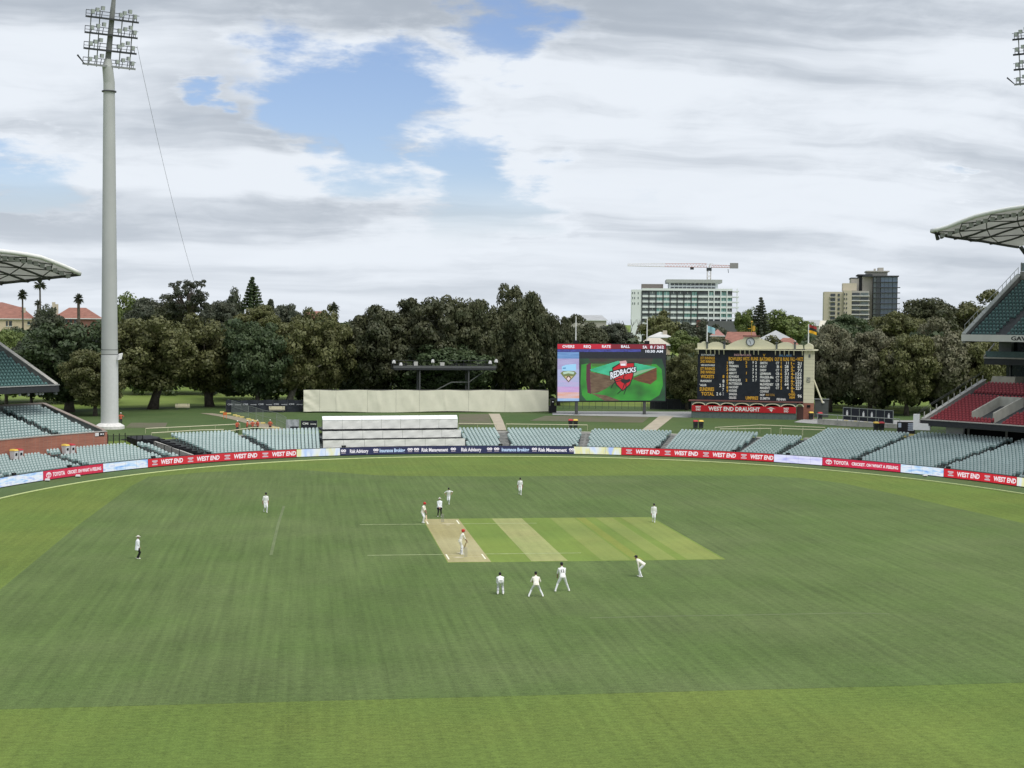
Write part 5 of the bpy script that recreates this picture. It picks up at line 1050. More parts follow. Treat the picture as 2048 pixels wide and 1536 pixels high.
def tree(u, ytop, Dd, wpx, ybot, kind, m, lab, trunk=1, dy=1.0, lean=0., bark=None, name='leafy_tree', group=None):
    p = atD(u, 700, Dd); x, y = p[0], p[1]; g0 = hxy(x, y)-.1; zt = CH+(horz(u)-ytop)*Dd/FPX; zb = CH+(horz(u)-ybot)*Dd/FPX; zb = max(zb-2.2, g0+.5); wd = wpx*Dd/FPX; tree_n[0] += 1; i = tree_n[0]
    t = thing(name, lab, 'tree', (x, y, g0), 0, group); vs = CR[kind]; me = vs[i % len(vs)]
    o = link('crown', me, t, (0, 0, zb-g0), (i*2.4) % 6.28); o.scale = (wd/16*1.32, wd/16*1.2*dy, (zt-zb)/13)
    if LM[m] is not me.materials[0]: o.material_slots[0].link = 'OBJECT'; o.material_slots[0].material = LM[m]
    if trunk:
        r = random.Random(i); hh = zb-g0+(zt-zb)*.35; R0 = max(.25, wd*.034)*(1.3 if trunk > 1 else 1); b = MB()
        b.tube([(0, 0, -.2), (lean*.3, 0, hh*.35), (lean*.8, 0, hh*.75)], [R0*1.5, R0, R0*.8], 9)
        tp = np.array([lean*.8, 0, hh*.72])
        tr = b.build('trunk', bark or M_bark, t, smooth=True)
        for k in range(5 if trunk == 1 else 7):
            a = 2*math.pi*k/5+r.uniform(-.4, .4); l = wd*r.uniform(.22, .36); e = tp+np.array([math.cos(a)*l, math.sin(a)*l, (zt-zb)*r.uniform(.2, .5)]); mid = (tp+e)/2+np.array([0, 0, r.uniform(.2, .9)])
            st_ = tp if k < 5 else np.array([0, 0, .3]); MB().tube([st_, mid, e], [R0*.55, R0*.36, R0*.12], 7).build('limb', bark or M_bark, tr, smooth=True)
    return t
F1 = 'trees standing behind the mound'
tree(12, 662, 262, 100, 790, 'olive', 'light', 'loose light green tree at the left edge, above the left stand')
tree(62, 668, 256, 90, 800, 'fig', 'gum', 'small grey-green tree between the left stand and the dark fig')
tree(138, 647, 250, 185, 792, 'fig', 'deep', 'broad dark fig tree just left of the tall light tower', 2)
tree(190, 700, 240, 110, 805, 'fig', 'olive', 'low bushy tree with its crown behind the tall light tower')
tree(305, 640, 258, 190, 782, 'olive', 'olive', 'olive-green tree just right of the tall light tower', 2, lean=1.5)
tree(420, 634, 264, 165, 776, 'olive', 'olive', 'broad olive-green tree below the tall gum, second right of the light tower', 2, lean=-1.2)
tree(515, 646, 258, 130, 792, 'fig', 'deep', 'dark tree behind the black banner, left of the leaning trunk', 1)
tree(575, 640, 262, 150, 785, 'olive', 'olive', 'olive-green tree above the right half of the black banner', 2, lean=1.8, bark=M_barkp)
tree(655, 630, 266, 105, 780, 'olive', 'olive', 'yellowish olive tree above the left end of the cream screen', 1, lean=-1., bark=M_barkp)
tree(745, 614, 268, 150, 785, 'fig', 'fig', 'dark fig tree left of the camera platform', 1)
tree(850, 598, 272, 170, 770, 'fig', 'fig', 'tall fig tree rising behind the left half of the camera platform', 1)
tree(935, 602, 274, 120, 775, 'fig', 'fig', 'fig tree behind the right half of the camera platform', 1)
tree(1008, 574, 276, 100, 770, 'fig', 'fig', 'tallest dark tree, left peak of the pair right of the platform', 1)
tree(1064, 588, 274, 108, 790, 'fig', 'fig', 'tall dark tree, right peak of the pair left of the video screen', 1)
tree(1118, 634, 272, 80, 800, 'fig', 'fig', 'lower dark tree touching the left edge of the video screen', 1)
tree(890, 690, 268, 190, 790, 'fig', 'deep', 'dark low tree under the camera platform', 1)
tree(1375, 690, 262, 85, 800, 'fig', 'olive', 'dark tree between the video screen and the scoreboard', 1)
tree(1662, 652, 264, 110, 815, 'fig', 'pale', 'grey-green tree just right of the scoreboard tower', 1)
tree(1742, 664, 260, 120, 822, 'fig', 'pale', 'pale clumpy tree above the black fence, second right of the scoreboard', 1)
tree(1815, 672, 258, 120, 826, 'fig', 'olive', 'clumpy tree beside the red seats, third right of the scoreboard', 1)
tree(1893, 640, 264, 125, 815, 'fig', 'pale', 'pale-topped clumpy tree behind the end of the upper right tier', 1)
tree(1958, 655, 266, 110, 790, 'fig', 'olive', 'dark tree behind the glass boxes of the right stand', 1)
F2 = 'background trees'
for a in ((1796, 628, 330, 130, 720, 'fig', 'olive', 'rounded dark tree at the foot of the glass apartment tower'), (1868, 602, 338, 140, 720, 'fig', 'fig', 'large dark tree behind the clumpy trees, left of the upper right tier'), (1945, 588, 345, 140, 720, 'fig', 'olive', 'highest dark tree left of the upper right tier'), (2010, 606, 350, 110, 720, 'fig', 'fig', 'dark tree half hidden by the upper right tier'),
          (1690, 632, 318, 95, 710, 'fig', 'deep', 'deep green tree in front of the beige apartment block'), (1640, 668, 300, 70, 720, 'small', 'olive', 'small tree above the scoreboard tower'), (1172, 632, 318, 100, 720, 'fig', 'fig', 'dark tree above the left half of the video screen'), (1228, 648, 325, 90, 720, 'fig', 'gum', 'grey-green tree above the middle of the video screen'),
          (1322, 623, 440, 78, 690, 'small', 'olive', 'round green tree in front of the white apartment block'), (1385, 640, 440, 60, 690, 'small', 'gum', 'dull tree low in front of the white apartment block'), (1364, 662, 345, 62, 694, 'small', 'light', 'bright yellow-green bush beside the white-roofed cottage'), (1432, 650, 440, 55, 690, 'small', 'gum', 'small dull tree right of the red panel on the white apartment block'),
          (1492, 618, 470, 44, 680, 'small', 'light', 'light green tree at the right corner of the white apartment block'), (1562, 622, 480, 95, 680, 'small', 'light', 'wide light green tree right of the dark conifer'), (1600, 636, 470, 60, 690, 'small', 'light', 'light green tree left of the right-hand flag'), (1438, 676, 300, 66, 712, 'small', 'fig', 'dark shrub in front of the red-roofed house, left of the clock'), (1545, 672, 305, 60, 712, 'small', 'olive', 'dark shrub in front of the grey roof, right of the clock'), (1250, 664, 350, 60, 700, 'small', 'olive', 'yellowish shrub left of the white-roofed cottage'),
          (268, 590, 352, 70, 690, 'small', 'light', 'light green treetop just right of the light tower, behind the olive tree'), (300, 600, 345, 110, 700, 'fig', 'gum', 'dark tree left of the tall gum'), (345, 606, 340, 90, 700, 'fig', 'fig', 'dark tree at the foot of the tall gum'), (432, 606, 352, 90, 700, 'fig', 'gum', 'dark tree right of the tall gum'), (466, 580, 392, 46, 680, 'small', 'gum', 'small round-headed dark tree left of the tall layered pine'),
          (520, 612, 350, 90, 700, 'fig', 'olive', 'dark tree under the tall layered pine'), (570, 612, 356, 80, 700, 'fig', 'gum', 'dark tree right of the tall layered pine'), (612, 618, 350, 70, 700, 'small', 'olive', 'small rounded tree left of the bushy palm'), (655, 612, 372, 42, 690, 'small', 'olive', 'bushy treetop left of the big dark figs'),
          (92, 614, 425, 58, 690, 'small', 'gum', 'rounded tree in front of the red-roofed houses on the left'), (30, 655, 330, 60, 720, 'small', 'gum', 'dark shrub in front of the cream house on the left'), (215, 640, 330, 60, 720, 'small', 'deep', 'green tree half hidden behind the light tower')):
    tree(*a, group=F2)
# tall open gum tree
p = atD(375, 600, 335); g0 = hxy(p[0], p[1]); zt = CH+(horz(375)-547)*335/FPX; t = thing('gum_tree', 'tall open-crowned gum tree against the sky, right of the light tower', 'tree', (p[0], p[1], g0)); k_ = 104*335/FPX/14; o = link('crown', GUM, t, (0, 0, zt-g0-12.6*k_)); o.scale = (k_, k_, k_*.92); zc = zt-g0-12.6*k_
tr = MB().tube([(0, 0, 0), (.3, 0, zc*.6), (-.2, 0, zc+2)], [.65, .5, .4], 8).build('trunk', M_barkp, t, smooth=True)
for c in GUMC[::2]: MB().tube([(-.2, 0, zc+1), (c[0]*.4*k_, c[1]*.4*k_, zc+c[2]*.55*k_), (c[0]*k_, c[1]*k_, zc+c[2]*k_*.92)], [.3, .18, .06], 6).build('limb', M_bark, tr)
# Norfolk-type pine and the dark conifer: tiers of drooping boughs
def conifer(u, ytop, ybot, Dd, wpx, lab, tiers, m):
    p = atD(u, 650, Dd); g0 = hxy(p[0], p[1]); zt = CH+(horz(u)-ytop)*Dd/FPX-g0; zb = CH+(horz(u)-ybot)*Dd/FPX-g0; wd = wpx*Dd/FPX/2; t = thing('conifer', lab, 'tree', (p[0], p[1], g0)); MB().tube([(0, 0, 0), (0, 0, zb), (0, 0, zt)], [.5, .4, .06], 7).build('trunk', M_bark, t)
    cen = []; rad = []
    for k in range(tiers):
        f = k/(tiers-1); R0 = wd*(1-f)**.75+.15; z = zb+(zt-zb)*f*.97
        for j in range(7 if f < .8 else 4):
            a = 2*math.pi*j/7+k*.9
            for q in (.35, .65, .95): cen.append((R0*q*math.cos(a), R0*q*math.sin(a), z+.25*q)); rad.append(.32+.30*(1-f)+.1*(1-q))
    o = link('crown', to_mesh('crown', leaf_cloud(np.array(cen), np.array(rad), 14, .5, 9, flat=.45), LM[m]), t); return t
conifer(505, 558, 618, 392, 38, 'tall layered pine standing on the skyline left of centre', 11, 'deep'); conifer(1521, 597, 672, 470, 38, 'dark pointed conifer right of the white apartment block', 15, 'gum'); conifer(541, 603, 622, 400, 8, 'tiny pointed conifer right of the tall layered pine', 6, 'gum')
# palms
def palm(u, ytop, ybase, Dd, wpx, lab, thick=.28):
    p = atD(u, 600, Dd); g0 = hxy(p[0], p[1]); z1 = CH+(horz(u)-ytop)*Dd/FPX-g0; R0 = wpx*Dd/FPX/2*1.25; zc = z1-R0*.9; t = thing('palm_tree', lab, 'palm', (p[0], p[1], g0)); MB().tube([(0, 0, 0), (.1, 0, zc*.5), (0, 0, zc)], [thick*1.4, thick, thick*.8], 7).build('trunk', M_bark, t)
    b = MB(); r = random.Random(u)
    for k in range(70):
        a = r.uniform(0, 6.28); el = r.uniform(-.9, 1.45); L_ = R0*r.uniform(.8, 1.05); d = np.array([math.cos(a)*math.cos(el), math.sin(a)*math.cos(el), math.sin(el)]); e = np.array([0, 0, zc])+d*L_-np.array([0, 0, .25*L_*max(0, math.cos(el))]); mid = np.array([0, 0, zc])+d*L_*.6; sd_ = np.cross(d, (0, 0, 1))+np.array([1e-3, 0, 0]); sd_ = sd_/np.linalg.norm(sd_)*L_*.16
        b.quad(np.array([0, 0, zc])-sd_*.15, mid-sd_, e, mid+sd_)
    b.build('fronds', LM['gum'], t); return t
palm(45, 581, 612, 460, 20, 'shorter slim palm above the cream house on the left'); palm(80, 560, 612, 460, 23, 'tallest slim palm, below the tip of the left roof'); palm(157, 588, 612, 470, 21, 'stubby palm on the skyline left of the light tower', .5); palm(76, 600, 614, 470, 14, 'small palm at the foot of the tallest palm', .4); palm(668, 604, 622, 372, 22, 'bushy palm left of the big dark figs', .3)
# bare trees
def bare(u, ytop, Dd, wpx, lab):
    p = atD(u, 640, Dd); g0 = hxy(p[0], p[1]); H = CH+(horz(u)-ytop)*Dd/FPX-g0; W = wpx*Dd/FPX/2; t = thing('bare_tree', lab, 'tree', (p[0], p[1], g0)); r = random.Random(int(u)); MB().tube([(0, 0, 0), (0, 0, H*.5)], [W*.09, W*.06], 7).build('trunk', M_bark, t)
    def br(a, d, l, rad, n):
        b_ = a+d*l; MB().tube([a, (a+b_)/2+np.array([r.uniform(-.1, .1)*l, 0, .03*l]), b_], [rad, rad*.8, rad*.55], 5).build('branch', M_bark, t)
        if n:
            for _ in range(3): e = d+np.array([r.uniform(-.75, .75), r.uniform(-.75, .75), r.uniform(-.1, .5)]); br(b_, e/np.linalg.norm(e), l*.68, rad*.55, n-1)
    for k in range(4): e = np.array([math.cos(k*1.6)*.7, math.sin(k*1.6)*.7, .9]); br(np.array([0, 0, H*.42]), e/np.linalg.norm(e), H*.22, W*.05, 2)
bare(1252, 614, 380, 46, 'leafless tree at the left corner of the white apartment block'); bare(1832, 586, 500, 24, 'small leafless tree on the skyline right of the glass tower')

# ================================================================ buildings behind
def win(parent, b_, name, m): return b_.build(name, m, parent)
# white apartment block under the crane
a, c = atD(1263, 620, 650), atD(1478, 620, 652); pl = Plane(a, c); G0 = hxy(a[0], a[1])-1; t = thing('apartment_block', 'long white apartment block with green glass, under the tower crane', 'building', (*pl.o[:2], G0), pl.rz)
def bu(x, y): q, z = pl.uv(x, y); return q, z-G0
M_bw = mat('white_render', (.70, .74, .75), var=.04, scale=.1); M_bd = mat('dark_cladding', (.05, .055, .06)); M_teal = mat('teal_glass', (.17, .33, .31), rough=.15, spec=.7, var=.15, scale=.2); M_bgl = mat('window_dark', (.035, .045, .05), rough=.12, spec=.8, var=.4, scale=.3); M_bgl2 = mat('window_mid', (.11, .14, .14), rough=.12, spec=.8, var=.3, scale=.3)
XS = [1284, 1298, 1312.1, 1326.2, 1340.2, 1354.3, 1367.8, 1382.4, 1395.3, 1417, 1428.1, 1441.6, 1453.9, 1464.5]; YS = [581.8, 592.9, 603.5, 614, 624.9, 635.9, 647.4, 658.6, 669]
x0, x1 = bu(1263, 600)[0], bu(1464.5, 600)[0]; ztop = bu(1370, 577)[1]; MB().box(bu(1284.2, 0)[0] if 0 else bu(1284, 600)[0], x1, .5, 22, -3, ztop-.4).build('core', M_bd, t)
MB().box(x0, bu(1284, 600)[0]-.02, -.2, 22, -3, bu(1273, 579)[1]).build('side_wall', M_bw, t); MB().box(bu(1284, 600)[0], x1, -.25, 22, bu(1370, 581.5)[1], ztop).build('roof_band', M_bw, t)
for yy in YS[1:]: z = bu(1370, yy)[1]; MB().box(bu(1284, 600)[0], x1, -.25, .6, z-.42, z+.42).build('floor_slab', M_bw, t)
rr = random.Random(5); tealc = {(2, 0), (2, 1), (3, 0), (3, 2), (6, 2), (6, 4), (7, 1), (7, 2), (7, 4), (7, 0), (11, 0), (11, 1), (11, 2), (12, 4), (11, 4), (12, 1), (9, 0), (2, 3), (3, 1), (11, 3)}
for i in range(len(XS)-1):
    for j in range(len(YS)-1):
        xa, xb = bu(XS[i], 600)[0]+.25, bu(XS[i+1], 600)[0]-.25; za, zb_ = bu(1370, YS[j+1])[1]+.32, bu(1370, YS[j])[1]-.32
        wn = MB().box(xa, xb, .2, .45, za, zb_).build('window', M_teal if (i, j) in tealc else (M_bgl2 if rr.random() < .3 else M_bgl), t); MB().box((xa+xb)/2-.06, (xa+xb)/2+.06, .1, .19, za, zb_).build('mullion', M_bw if rr.random() < .5 else M_bd, wn)
        if (i, j) not in tealc: MB().box(xa, xb, -.1, -.04, za, za+.75).build('balustrade', M_bgl2, wn)
    m_ = M_bd if i < 9 else M_bw; xa = bu(XS[i], 600)[0]; MB().box(xa-.2, xa+.2, -.45, .55, bu(1370, YS[-1])[1], bu(1370, YS[0])[1]).build('column', m_, t)
for j in range(7):
    z = bu(1470, YS[j]+1)[1]; MB().box(x1+.02, bu(1478, 600)[0], -.3, 9, z-.25, z+.2).build('corner_balcony', M_bw, t)
MB().box(bu(1474, 600)[0]-.2, bu(1474, 600)[0]+.2, -.2, .3, -2, bu(1470, 577)[1]).build('corner_post', M_bw, t)
xa, xb = bu(1334, 570)[0], bu(1444, 570)[0]; z0, z1 = bu(1390, 579.5)[1], bu(1390, 565.5)[1]; MB().box(xa+1, xb-1.5, 3, 20, ztop-.3, z1).build('penthouse', M_bw, t); MB().box(xa-.2, xb+.2, 1.5, 21, z1, bu(1390, 558.8)[1]).build('penthouse_roof', mat('roof_grey', (.36, .38, .37)), t)
for yy0, yy1 in ((566.5, 570.5), (574, 579)):
    for k in range(11): u_ = xa+1.5+(xb-xa-4)*k/11; MB().box(u_+.15, u_+1.55, 2.8, 2.99, bu(1390, yy1)[1], bu(1390, yy0)[1]).build('penthouse_window', M_bgl, t)
MB().box(bu(1283.5, 570)[0], bu(1327, 570)[0], 4, 12, ztop, bu(1300, 567.5)[1]).build('plant_screen', mat('brown_screen', (.17, .15, .135)), t); MB().box(bu(1393, 650)[0], bu(1401, 650)[0], -.8, -.3, -3, bu(1397, 641)[1]).build('red_panel', mat('red_panel', (.26, .04, .045)), t); MB().box(bu(1401.5, 650)[0], bu(1483, 650)[0], -1.6, -.3, -3, bu(1440, 642)[1]).build('podium', mat('podium_grey', (.11, .115, .12)), t)
for yy in (586, 596, 607):
    for xx in (1264.5, 1268.5, 1275.5): p, q = bu(xx, yy+2.2), bu(xx+1.8, yy-2.2); MB().box(p[0], q[0], -.26, -.21, p[1], q[1]).build('side_window', M_bgl2, t)
# tower crane
a, c = atD(1254, 540, 700), atD(1478, 540, 702); pl = Plane(a, c); gz = hxy(a[0], a[1]); t = thing('tower_crane', 'white and red tower crane above the white apartment block', 'crane', (*(pl.o+pl.u*pl.uv(1418, 550)[0])[:2], gz), pl.rz); M_cr = mat('crane_white', (.62, .58, .56)); M_crr = mat('crane_red', (.50, .26, .22)); xm = pl.uv(1418, 550)[0]
def cu_(x, y): q, z = pl.uv(x, y); return np.array([q-xm, 0, z-gz])
def lattice(p0, p1, h0, h1, n, name, m, r=.11):
    b = MB(); p0, p1 = np.array(p0), np.array(p1); top = lambda f: p0+(p1-p0)*f+np.array([0, 0, h0+(h1-h0)*f]); bt = lambda f, s: p0+(p1-p0)*f+np.array([0, s, 0])
    for s in (-.7, .7): b.tube([bt(0, s), bt(1, s)], r, 4)
    b.tube([top(0), top(1)], r, 4)
    for k in range(n):
        for s in (-.7, .7): b.tube([bt(k/n, s), top((k+.5)/n)], r*.6, 4); b.tube([top((k+.5)/n), bt((k+1)/n, s)], r*.6, 4)
    return b.build(name, m, t)
bs = cu_(1418, 534.5); lattice(bs+np.array([-1, 0, 0]), cu_(1330, 533.5), 1.6, 1.4, 14, 'jib', M_crr); lattice(cu_(1330, 533.5), cu_(1255, 531.5), 1.4, .8, 14, 'jib', M_cr); lattice(bs+np.array([1, 0, 0]), cu_(1466, 535), 1.0, .9, 8, 'counter_jib', M_crr)
for s in ((-.8, -.8), (.8, -.8), (.8, .8), (-.8, .8)): MB().tube([(s[0], s[1], 0), (s[0], s[1], bs[2]-1.4)], .16, 5).build('mast_leg', M_cr, t)
for k in range(12): z = bs[2]-1.5-1.7*k; MB().tube([(-.8, -.8, z), (.8, -.8, z-1.7), (-.8, -.8, z-3.4)], .09, 4).build('mast_brace', M_cr, t)
MB().box(-1.1, 1.1, -1.1, 1.1, bs[2]-1.6, bs[2]-.2).build('slewing_unit', M_bd, t); MB().tube([(0, 0, bs[2]), (.6, 0, cu_(1424, 527)[2])], [.4, .2], 5).build('apex', M_cr, t); q = cu_(1470, 531); MB().box(q[0]-2.2, q[0]+1.4, -.9, .9, q[2]-1.3, q[2]+1.1).build('counterweight', mat('counterweight_grey', (.28, .27, .27)), t)
q = cu_(1384, 537); MB().box(q[0]-.8, q[0]+.8, -.6, .6, q[2]-.5, q[2]+.6).build('trolley', M_bd, t); MB().tube([cu_(1426, 527), cu_(1394, 532)], .06, 4).build('tie_bar', M_cr, t); MB().tube([cu_(1456, 538), cu_(1457, 546)], .12, 4).build('hook', M_bd, t)
# beige block and glass tower
a, c = atD(1647, 600, 720), atD(1804, 600, 722); pl = Plane(a, c); G0 = hxy(a[0], a[1])-2; M_be = mat('beige_render', (.50, .455, .36), var=.05, scale=.1); M_tan = mat('grey_beige', (.42, .40, .365), var=.05, scale=.1); M_bg3 = mat('tower_glass', (.10, .155, .22), rough=.08, spec=.9, var=.35, scale=.12)
t = thing('beige_apartment_block', 'beige stepped apartment block with white balcony bands, left of the glass tower', 'building', (*pl.o[:2], G0), pl.rz)
def box_px(t_, x0, x1, y0, y1, ya, yb, name, m, parent=None, ground=False):
    p, q = pl.uv((x0), y1), pl.uv(x1, y0); xa = pl.uv(x0, 600)[0]; xb = pl.uv(x1, 600)[0]; zc_ = pl.uv((x0+x1)/2, y1)[1]-G0 if not ground else -2; zd_ = pl.uv((x0+x1)/2, y0)[1]-G0
    return MB().box(xa, xb, ya, yb, zc_, zd_).build(name, m, parent or t_)
box_px(t, 1648, 1687, 583.5, 0, 0, 16, 'left_wing', M_be, ground=True); box_px(t, 1687.2, 1703, 581, 0, -1.5, 14, 'middle_wing', M_be, ground=True); box_px(t, 1703.2, 1738, 582, 0, 0, 14, 'balcony_wing', M_tan, ground=True); box_px(t, 1686, 1714, 566, 581, 4, 14, 'upper_storey', M_be)
for k in range(7):
    y = 585.5+9.2*k; box_px(t, 1702, 1739, y+5.4, y+7.4, -1.4, .6, 'balcony_band', mat('band_white', (.56, .55, .54))); 
    for xa, xb in ((1704, 1719), (1721, 1737)): box_px(t, xa, xb, y, y+5.2, -.35, -.05, 'window', M_bgl2 if (k+xa) % 2 else M_bgl)
    for xa, xb in ((1661, 1670.5), (1675.5, 1679.5)): box_px(t, xa, xb, y+2, y+7, -.3, -.05, 'window', M_bgl)
    box_px(t, 1659, 1671, y+8, y+9.2, -.8, .1, 'ledge', mat('band_white2', (.52, .51, .49)))
    for xa in (1684.5, 1689): box_px(t, xa+3.2, xa+4.9, y+1, y+5, -1.8, -1.52, 'window', M_bgl)
t = thing('glass_apartment_tower', 'tallest apartment tower with dark blue glass front and flat overhanging roof', 'building', (*pl.o[:2], G0), pl.rz)
box_px(t, 1705, 1721, 555, 0, 15.1, 30, 'rear_wing', M_tan, ground=True); box_px(t, 1721.1, 1727.5, 549, 0, 16, 30, 'recess', M_bd, ground=True); box_px(t, 1727.7, 1748.5, 552, 0, 14.3, 30, 'side_wall', M_tan, ground=True); box_px(t, 1748.7, 1799, 552, 0, 12, 30, 'glass_core', M_bd, ground=True)
box_px(t, 1704, 1724, 553, 555, 15, 31, 'roof_edge', M_bd); box_px(t, 1718, 1748, 546.5, 549, 14, 31, 'roof_edge', M_bd); box_px(t, 1728, 1801, 549.5, 552, 10.5, 31, 'roof_edge', M_bd); box_px(t, 1737, 1779, 541.5, 549.5, 15, 28, 'plant_room', M_tan); box_px(t, 1735, 1783, 539.3, 541.4, 14, 29, 'plant_roof', M_tan); box_px(t, 1760.5, 1771.5, 532.5, 539.2, 17, 24, 'lift_house', M_tan); box_px(t, 1752, 1755.5, 534.5, 539.2, 17, 20, 'flue', M_tan)
for k in range(8):
    y = 553+10.9*k; box_px(t, 1748.5, 1804 if k else 1799, y+9.1, y+10.7, 10.3, 12.5, 'balcony_slab', M_bd)
    for xa, xb, m_ in ((1750, 1755, M_bgl2), (1755.5, 1764, M_bgl), (1765, 1772, M_bg3), (1772.4, 1780, M_bg3), (1780.4, 1788, M_bg3), (1789, 1797.5, M_bg3)): box_px(t, xa, xb, y, y+9, 11.7, 11.95, 'window', m_)
# houses with pitched roofs
def house(x0, x1, ye, yr, Dd, depth, hip, mw, mr, lab, wins=(), chim=()):
    a, c = atD(x0, 640, Dd), atD(x1, 640, Dd); pl_ = Plane(a, c); g0 = min(hxy(a[0], a[1]), hxy(c[0], c[1]))-1; t = thing('house', lab, 'house', (*pl_.o[:2], g0), pl_.rz); xm_ = (x0+x1)/2; ze = pl_.uv(xm_, ye)[1]-g0; zr = pl_.uv(xm_, yr)[1]-g0; W = pl_.w; MB().box(.4, W-.4, .4, depth-.4, 0, ze).build('wall', mw, t)
    hp = min(hip, W/2-.1); v = [(0, 0, ze), (W, 0, ze), (W, depth, ze), (0, depth, ze), (hp, depth/2, zr), (W-hp, depth/2, zr)]; rf = MB().add(v, [(0, 1, 5, 4), (1, 2, 5), (2, 3, 4, 5), (3, 0, 4), (3, 2, 1, 0)]).build('roof', mr, t); MB().box(-.15, W+.15, -.15, .0, ze-.22, ze-.01).build('gutter', M_bw, rf)
    for (wx0, wx1, wy0, wy1) in wins: p = pl_.uv(wx0, wy1); q = pl_.uv(wx1, wy0); w_ = MB().box(p[0], q[0], .3, .39, p[1]-g0, q[1]-g0).build('window', M_bgl, t); MB().box(p[0]-.1, q[0]+.1, .2, .29, p[1]-g0-.15, p[1]-g0-.01).build('sill', M_bw, w_)
    for (cx, cy0, cy1) in chim: p = pl_.uv(cx, cy0); MB().box(p[0]-.5, p[0]+.5, depth*.25, depth*.25+1, ze, p[1]-g0).build('chimney', M_be, rf)
    return t
M_tile = mat('terracotta_tiles', (.27, .125, .095), var=.22, scale=.8, bump=.4, bscale=2, stretch=(1, 1, 6)); M_tileg = mat('grey_roof_sheet', (.38, .39, .40), var=.1, scale=.5); M_tilew = mat('white_roof_sheet', (.58, .58, .56), var=.08, scale=.5); M_wb = mat('wall_brick', (.20, .10, .08)); M_wc = mat('wall_cream', (.55, .46, .34))
house(-30, 72, 637, 613, 470, 16, 4, M_wc, M_tile, 'cream house with red tiled roof at the left edge', ((12, 15.5, 642, 652), (18, 24, 642, 652), (55, 60, 643, 649)), ((48, 615, 0),)); house(-40, 46, 615, 604, 500, 14, 6, M_wc, M_tile, 'red hipped roof rising behind the cream house', ()); house(104, 206, 636.5, 615, 490, 14, 5, M_wb, M_tile, 'long red-roofed brick house left of the light tower', ((120, 124, 639, 647), (131, 135, 639, 647), (139, 144, 638, 647), (148, 153, 638, 646)), ((107, 604, 0), (113, 608, 0)))
house(1297, 1345, 674, 664, 352, 10, 3, M_wc, M_tilew, 'white-roofed cottage above the right end of the video screen', ((1310, 1318, 677, 684),), ((1330, 661, 0),)); house(1278, 1340, 689, 676, 318, 8, 2, M_wc, mat('cream_roof', (.52, .48, .40)), 'low cream-roofed building in front of the white-roofed cottage', ()); house(1421, 1450, 671, 659, 380, 9, 4.2, M_wc, mat('pink_tiles', (.33, .17, .15), var=.15), 'small pink hip-roofed house above the left of the scoreboard', ()); house(1446, 1520, 690, 664, 372, 12, 1, M_wb, M_tile, 'long terracotta-roofed building behind the scoreboard clock', ()); house(1512, 1592, 681, 661, 395, 12, 5, M_wb, M_tileg, 'grey-roofed brick house right of the scoreboard clock', ((1556, 1562, 683, 688), (1570, 1578, 683, 688))); house(1548, 1602, 692, 676, 350, 9, 2, M_wb, M_tile, 'low red roof behind the right half of the scoreboard', ()); house(1638, 1668, 657, 641, 520, 9, .3, M_wc, mat('ivory_roof', (.60, .57, .48)), 'ivory gabled house left of the beige apartment block', ()); house(1606, 1650, 651, 640, 640, 12, 2, M_tan, M_tileg, 'grey-roofed house on the skyline between the conifer and the beige block', ()); house(600, 660, 640, 622, 460, 10, 2, M_wb, M_tile, 'red roof glimpsed among the treetops left of the big figs', ()); house(1140, 1215, 640, 630, 560, 12, 2, M_tan, M_tileg, 'pale grey roofs on the skyline above the video screen', ())
# ================================================================ mound: grass, paths, bare patches
b = MB(); ds = [12.3, 14, 16, 20, 25, 30, 38, 46, 58, 66]; Sx = np.linspace(-62, 62, 90); nd = len(ds)
b.add([SD(s, d, float(hgt(s, d))+.02) for s in Sx for d in ds], [(i*nd+k, (i+1)*nd+k, (i+1)*nd+k+1, i*nd+k+1) for i in range(89) for k in range(nd-1)])
struct(b.build('grass_mound', M_hill, smooth=True))
def patch(name, px, m, lift_=.04, n=4):
    """a sheet on the mound between two pixel edges (left list, right list of equal length)"""
    Lf, Rt = px; rowsv = []
    for a, c in zip(Lf, Rt): pa, pc = ong(*a), ong(*c); rowsv.append([pa+(pc-pa)*k/n for k in range(n+1)])
    fine = []
    for r0, r1 in zip(rowsv[:-1], rowsv[1:]):
        for f in (0, .25, .5, .75): fine.append([a+(c-a)*f for a, c in zip(r0, r1)])
    fine.append(rowsv[-1]); v = []
    for r in fine:
        for q in r: v.append((q[0], q[1], hxy(q[0], q[1])+lift_))
    w_ = n+1; b = MB(); b.add(v, [(i*w_+k, (i+1)*w_+k, (i+1)*w_+k+1, i*w_+k+1) for i in range(len(fine)-1) for k in range(n)]); return struct(b.build(name, m))
M_path = mat('path_gravel', (.40, .35, .27), var=.12, scale=.8); M_plaza = mat('plaza_concrete', (.33, .33, .325), var=.1, scale=.5); M_soil = mat('bare_soil', (.155, .13, .095), c2=(.10, .115, .055), scale=.5)
patch('path', ([(993, 861), (985, 842), (977, 828)], [(1013, 861), (1006, 842), (999, 828)]), M_path, .05); patch('path', ([(1283, 861), (1303, 845), (1322, 831)], [(1313, 861), (1333, 845), (1352, 831)]), M_path, .05); patch('path', ([(540, 862), (478, 843), (400, 827)], [(585, 862), (515, 843), (425, 827)]), mat('sandy_path', (.27, .235, .17), var=.15, scale=1), .05)
patch('plaza', ([(1105, 830.5), (1105, 823)], [(1400, 836), (1400, 824)]), M_plaza, .06, 12); patch('plaza', ([(1588, 845), (1612, 838)], [(1860, 862), (1850, 842)]), M_plaza, .06, 10)
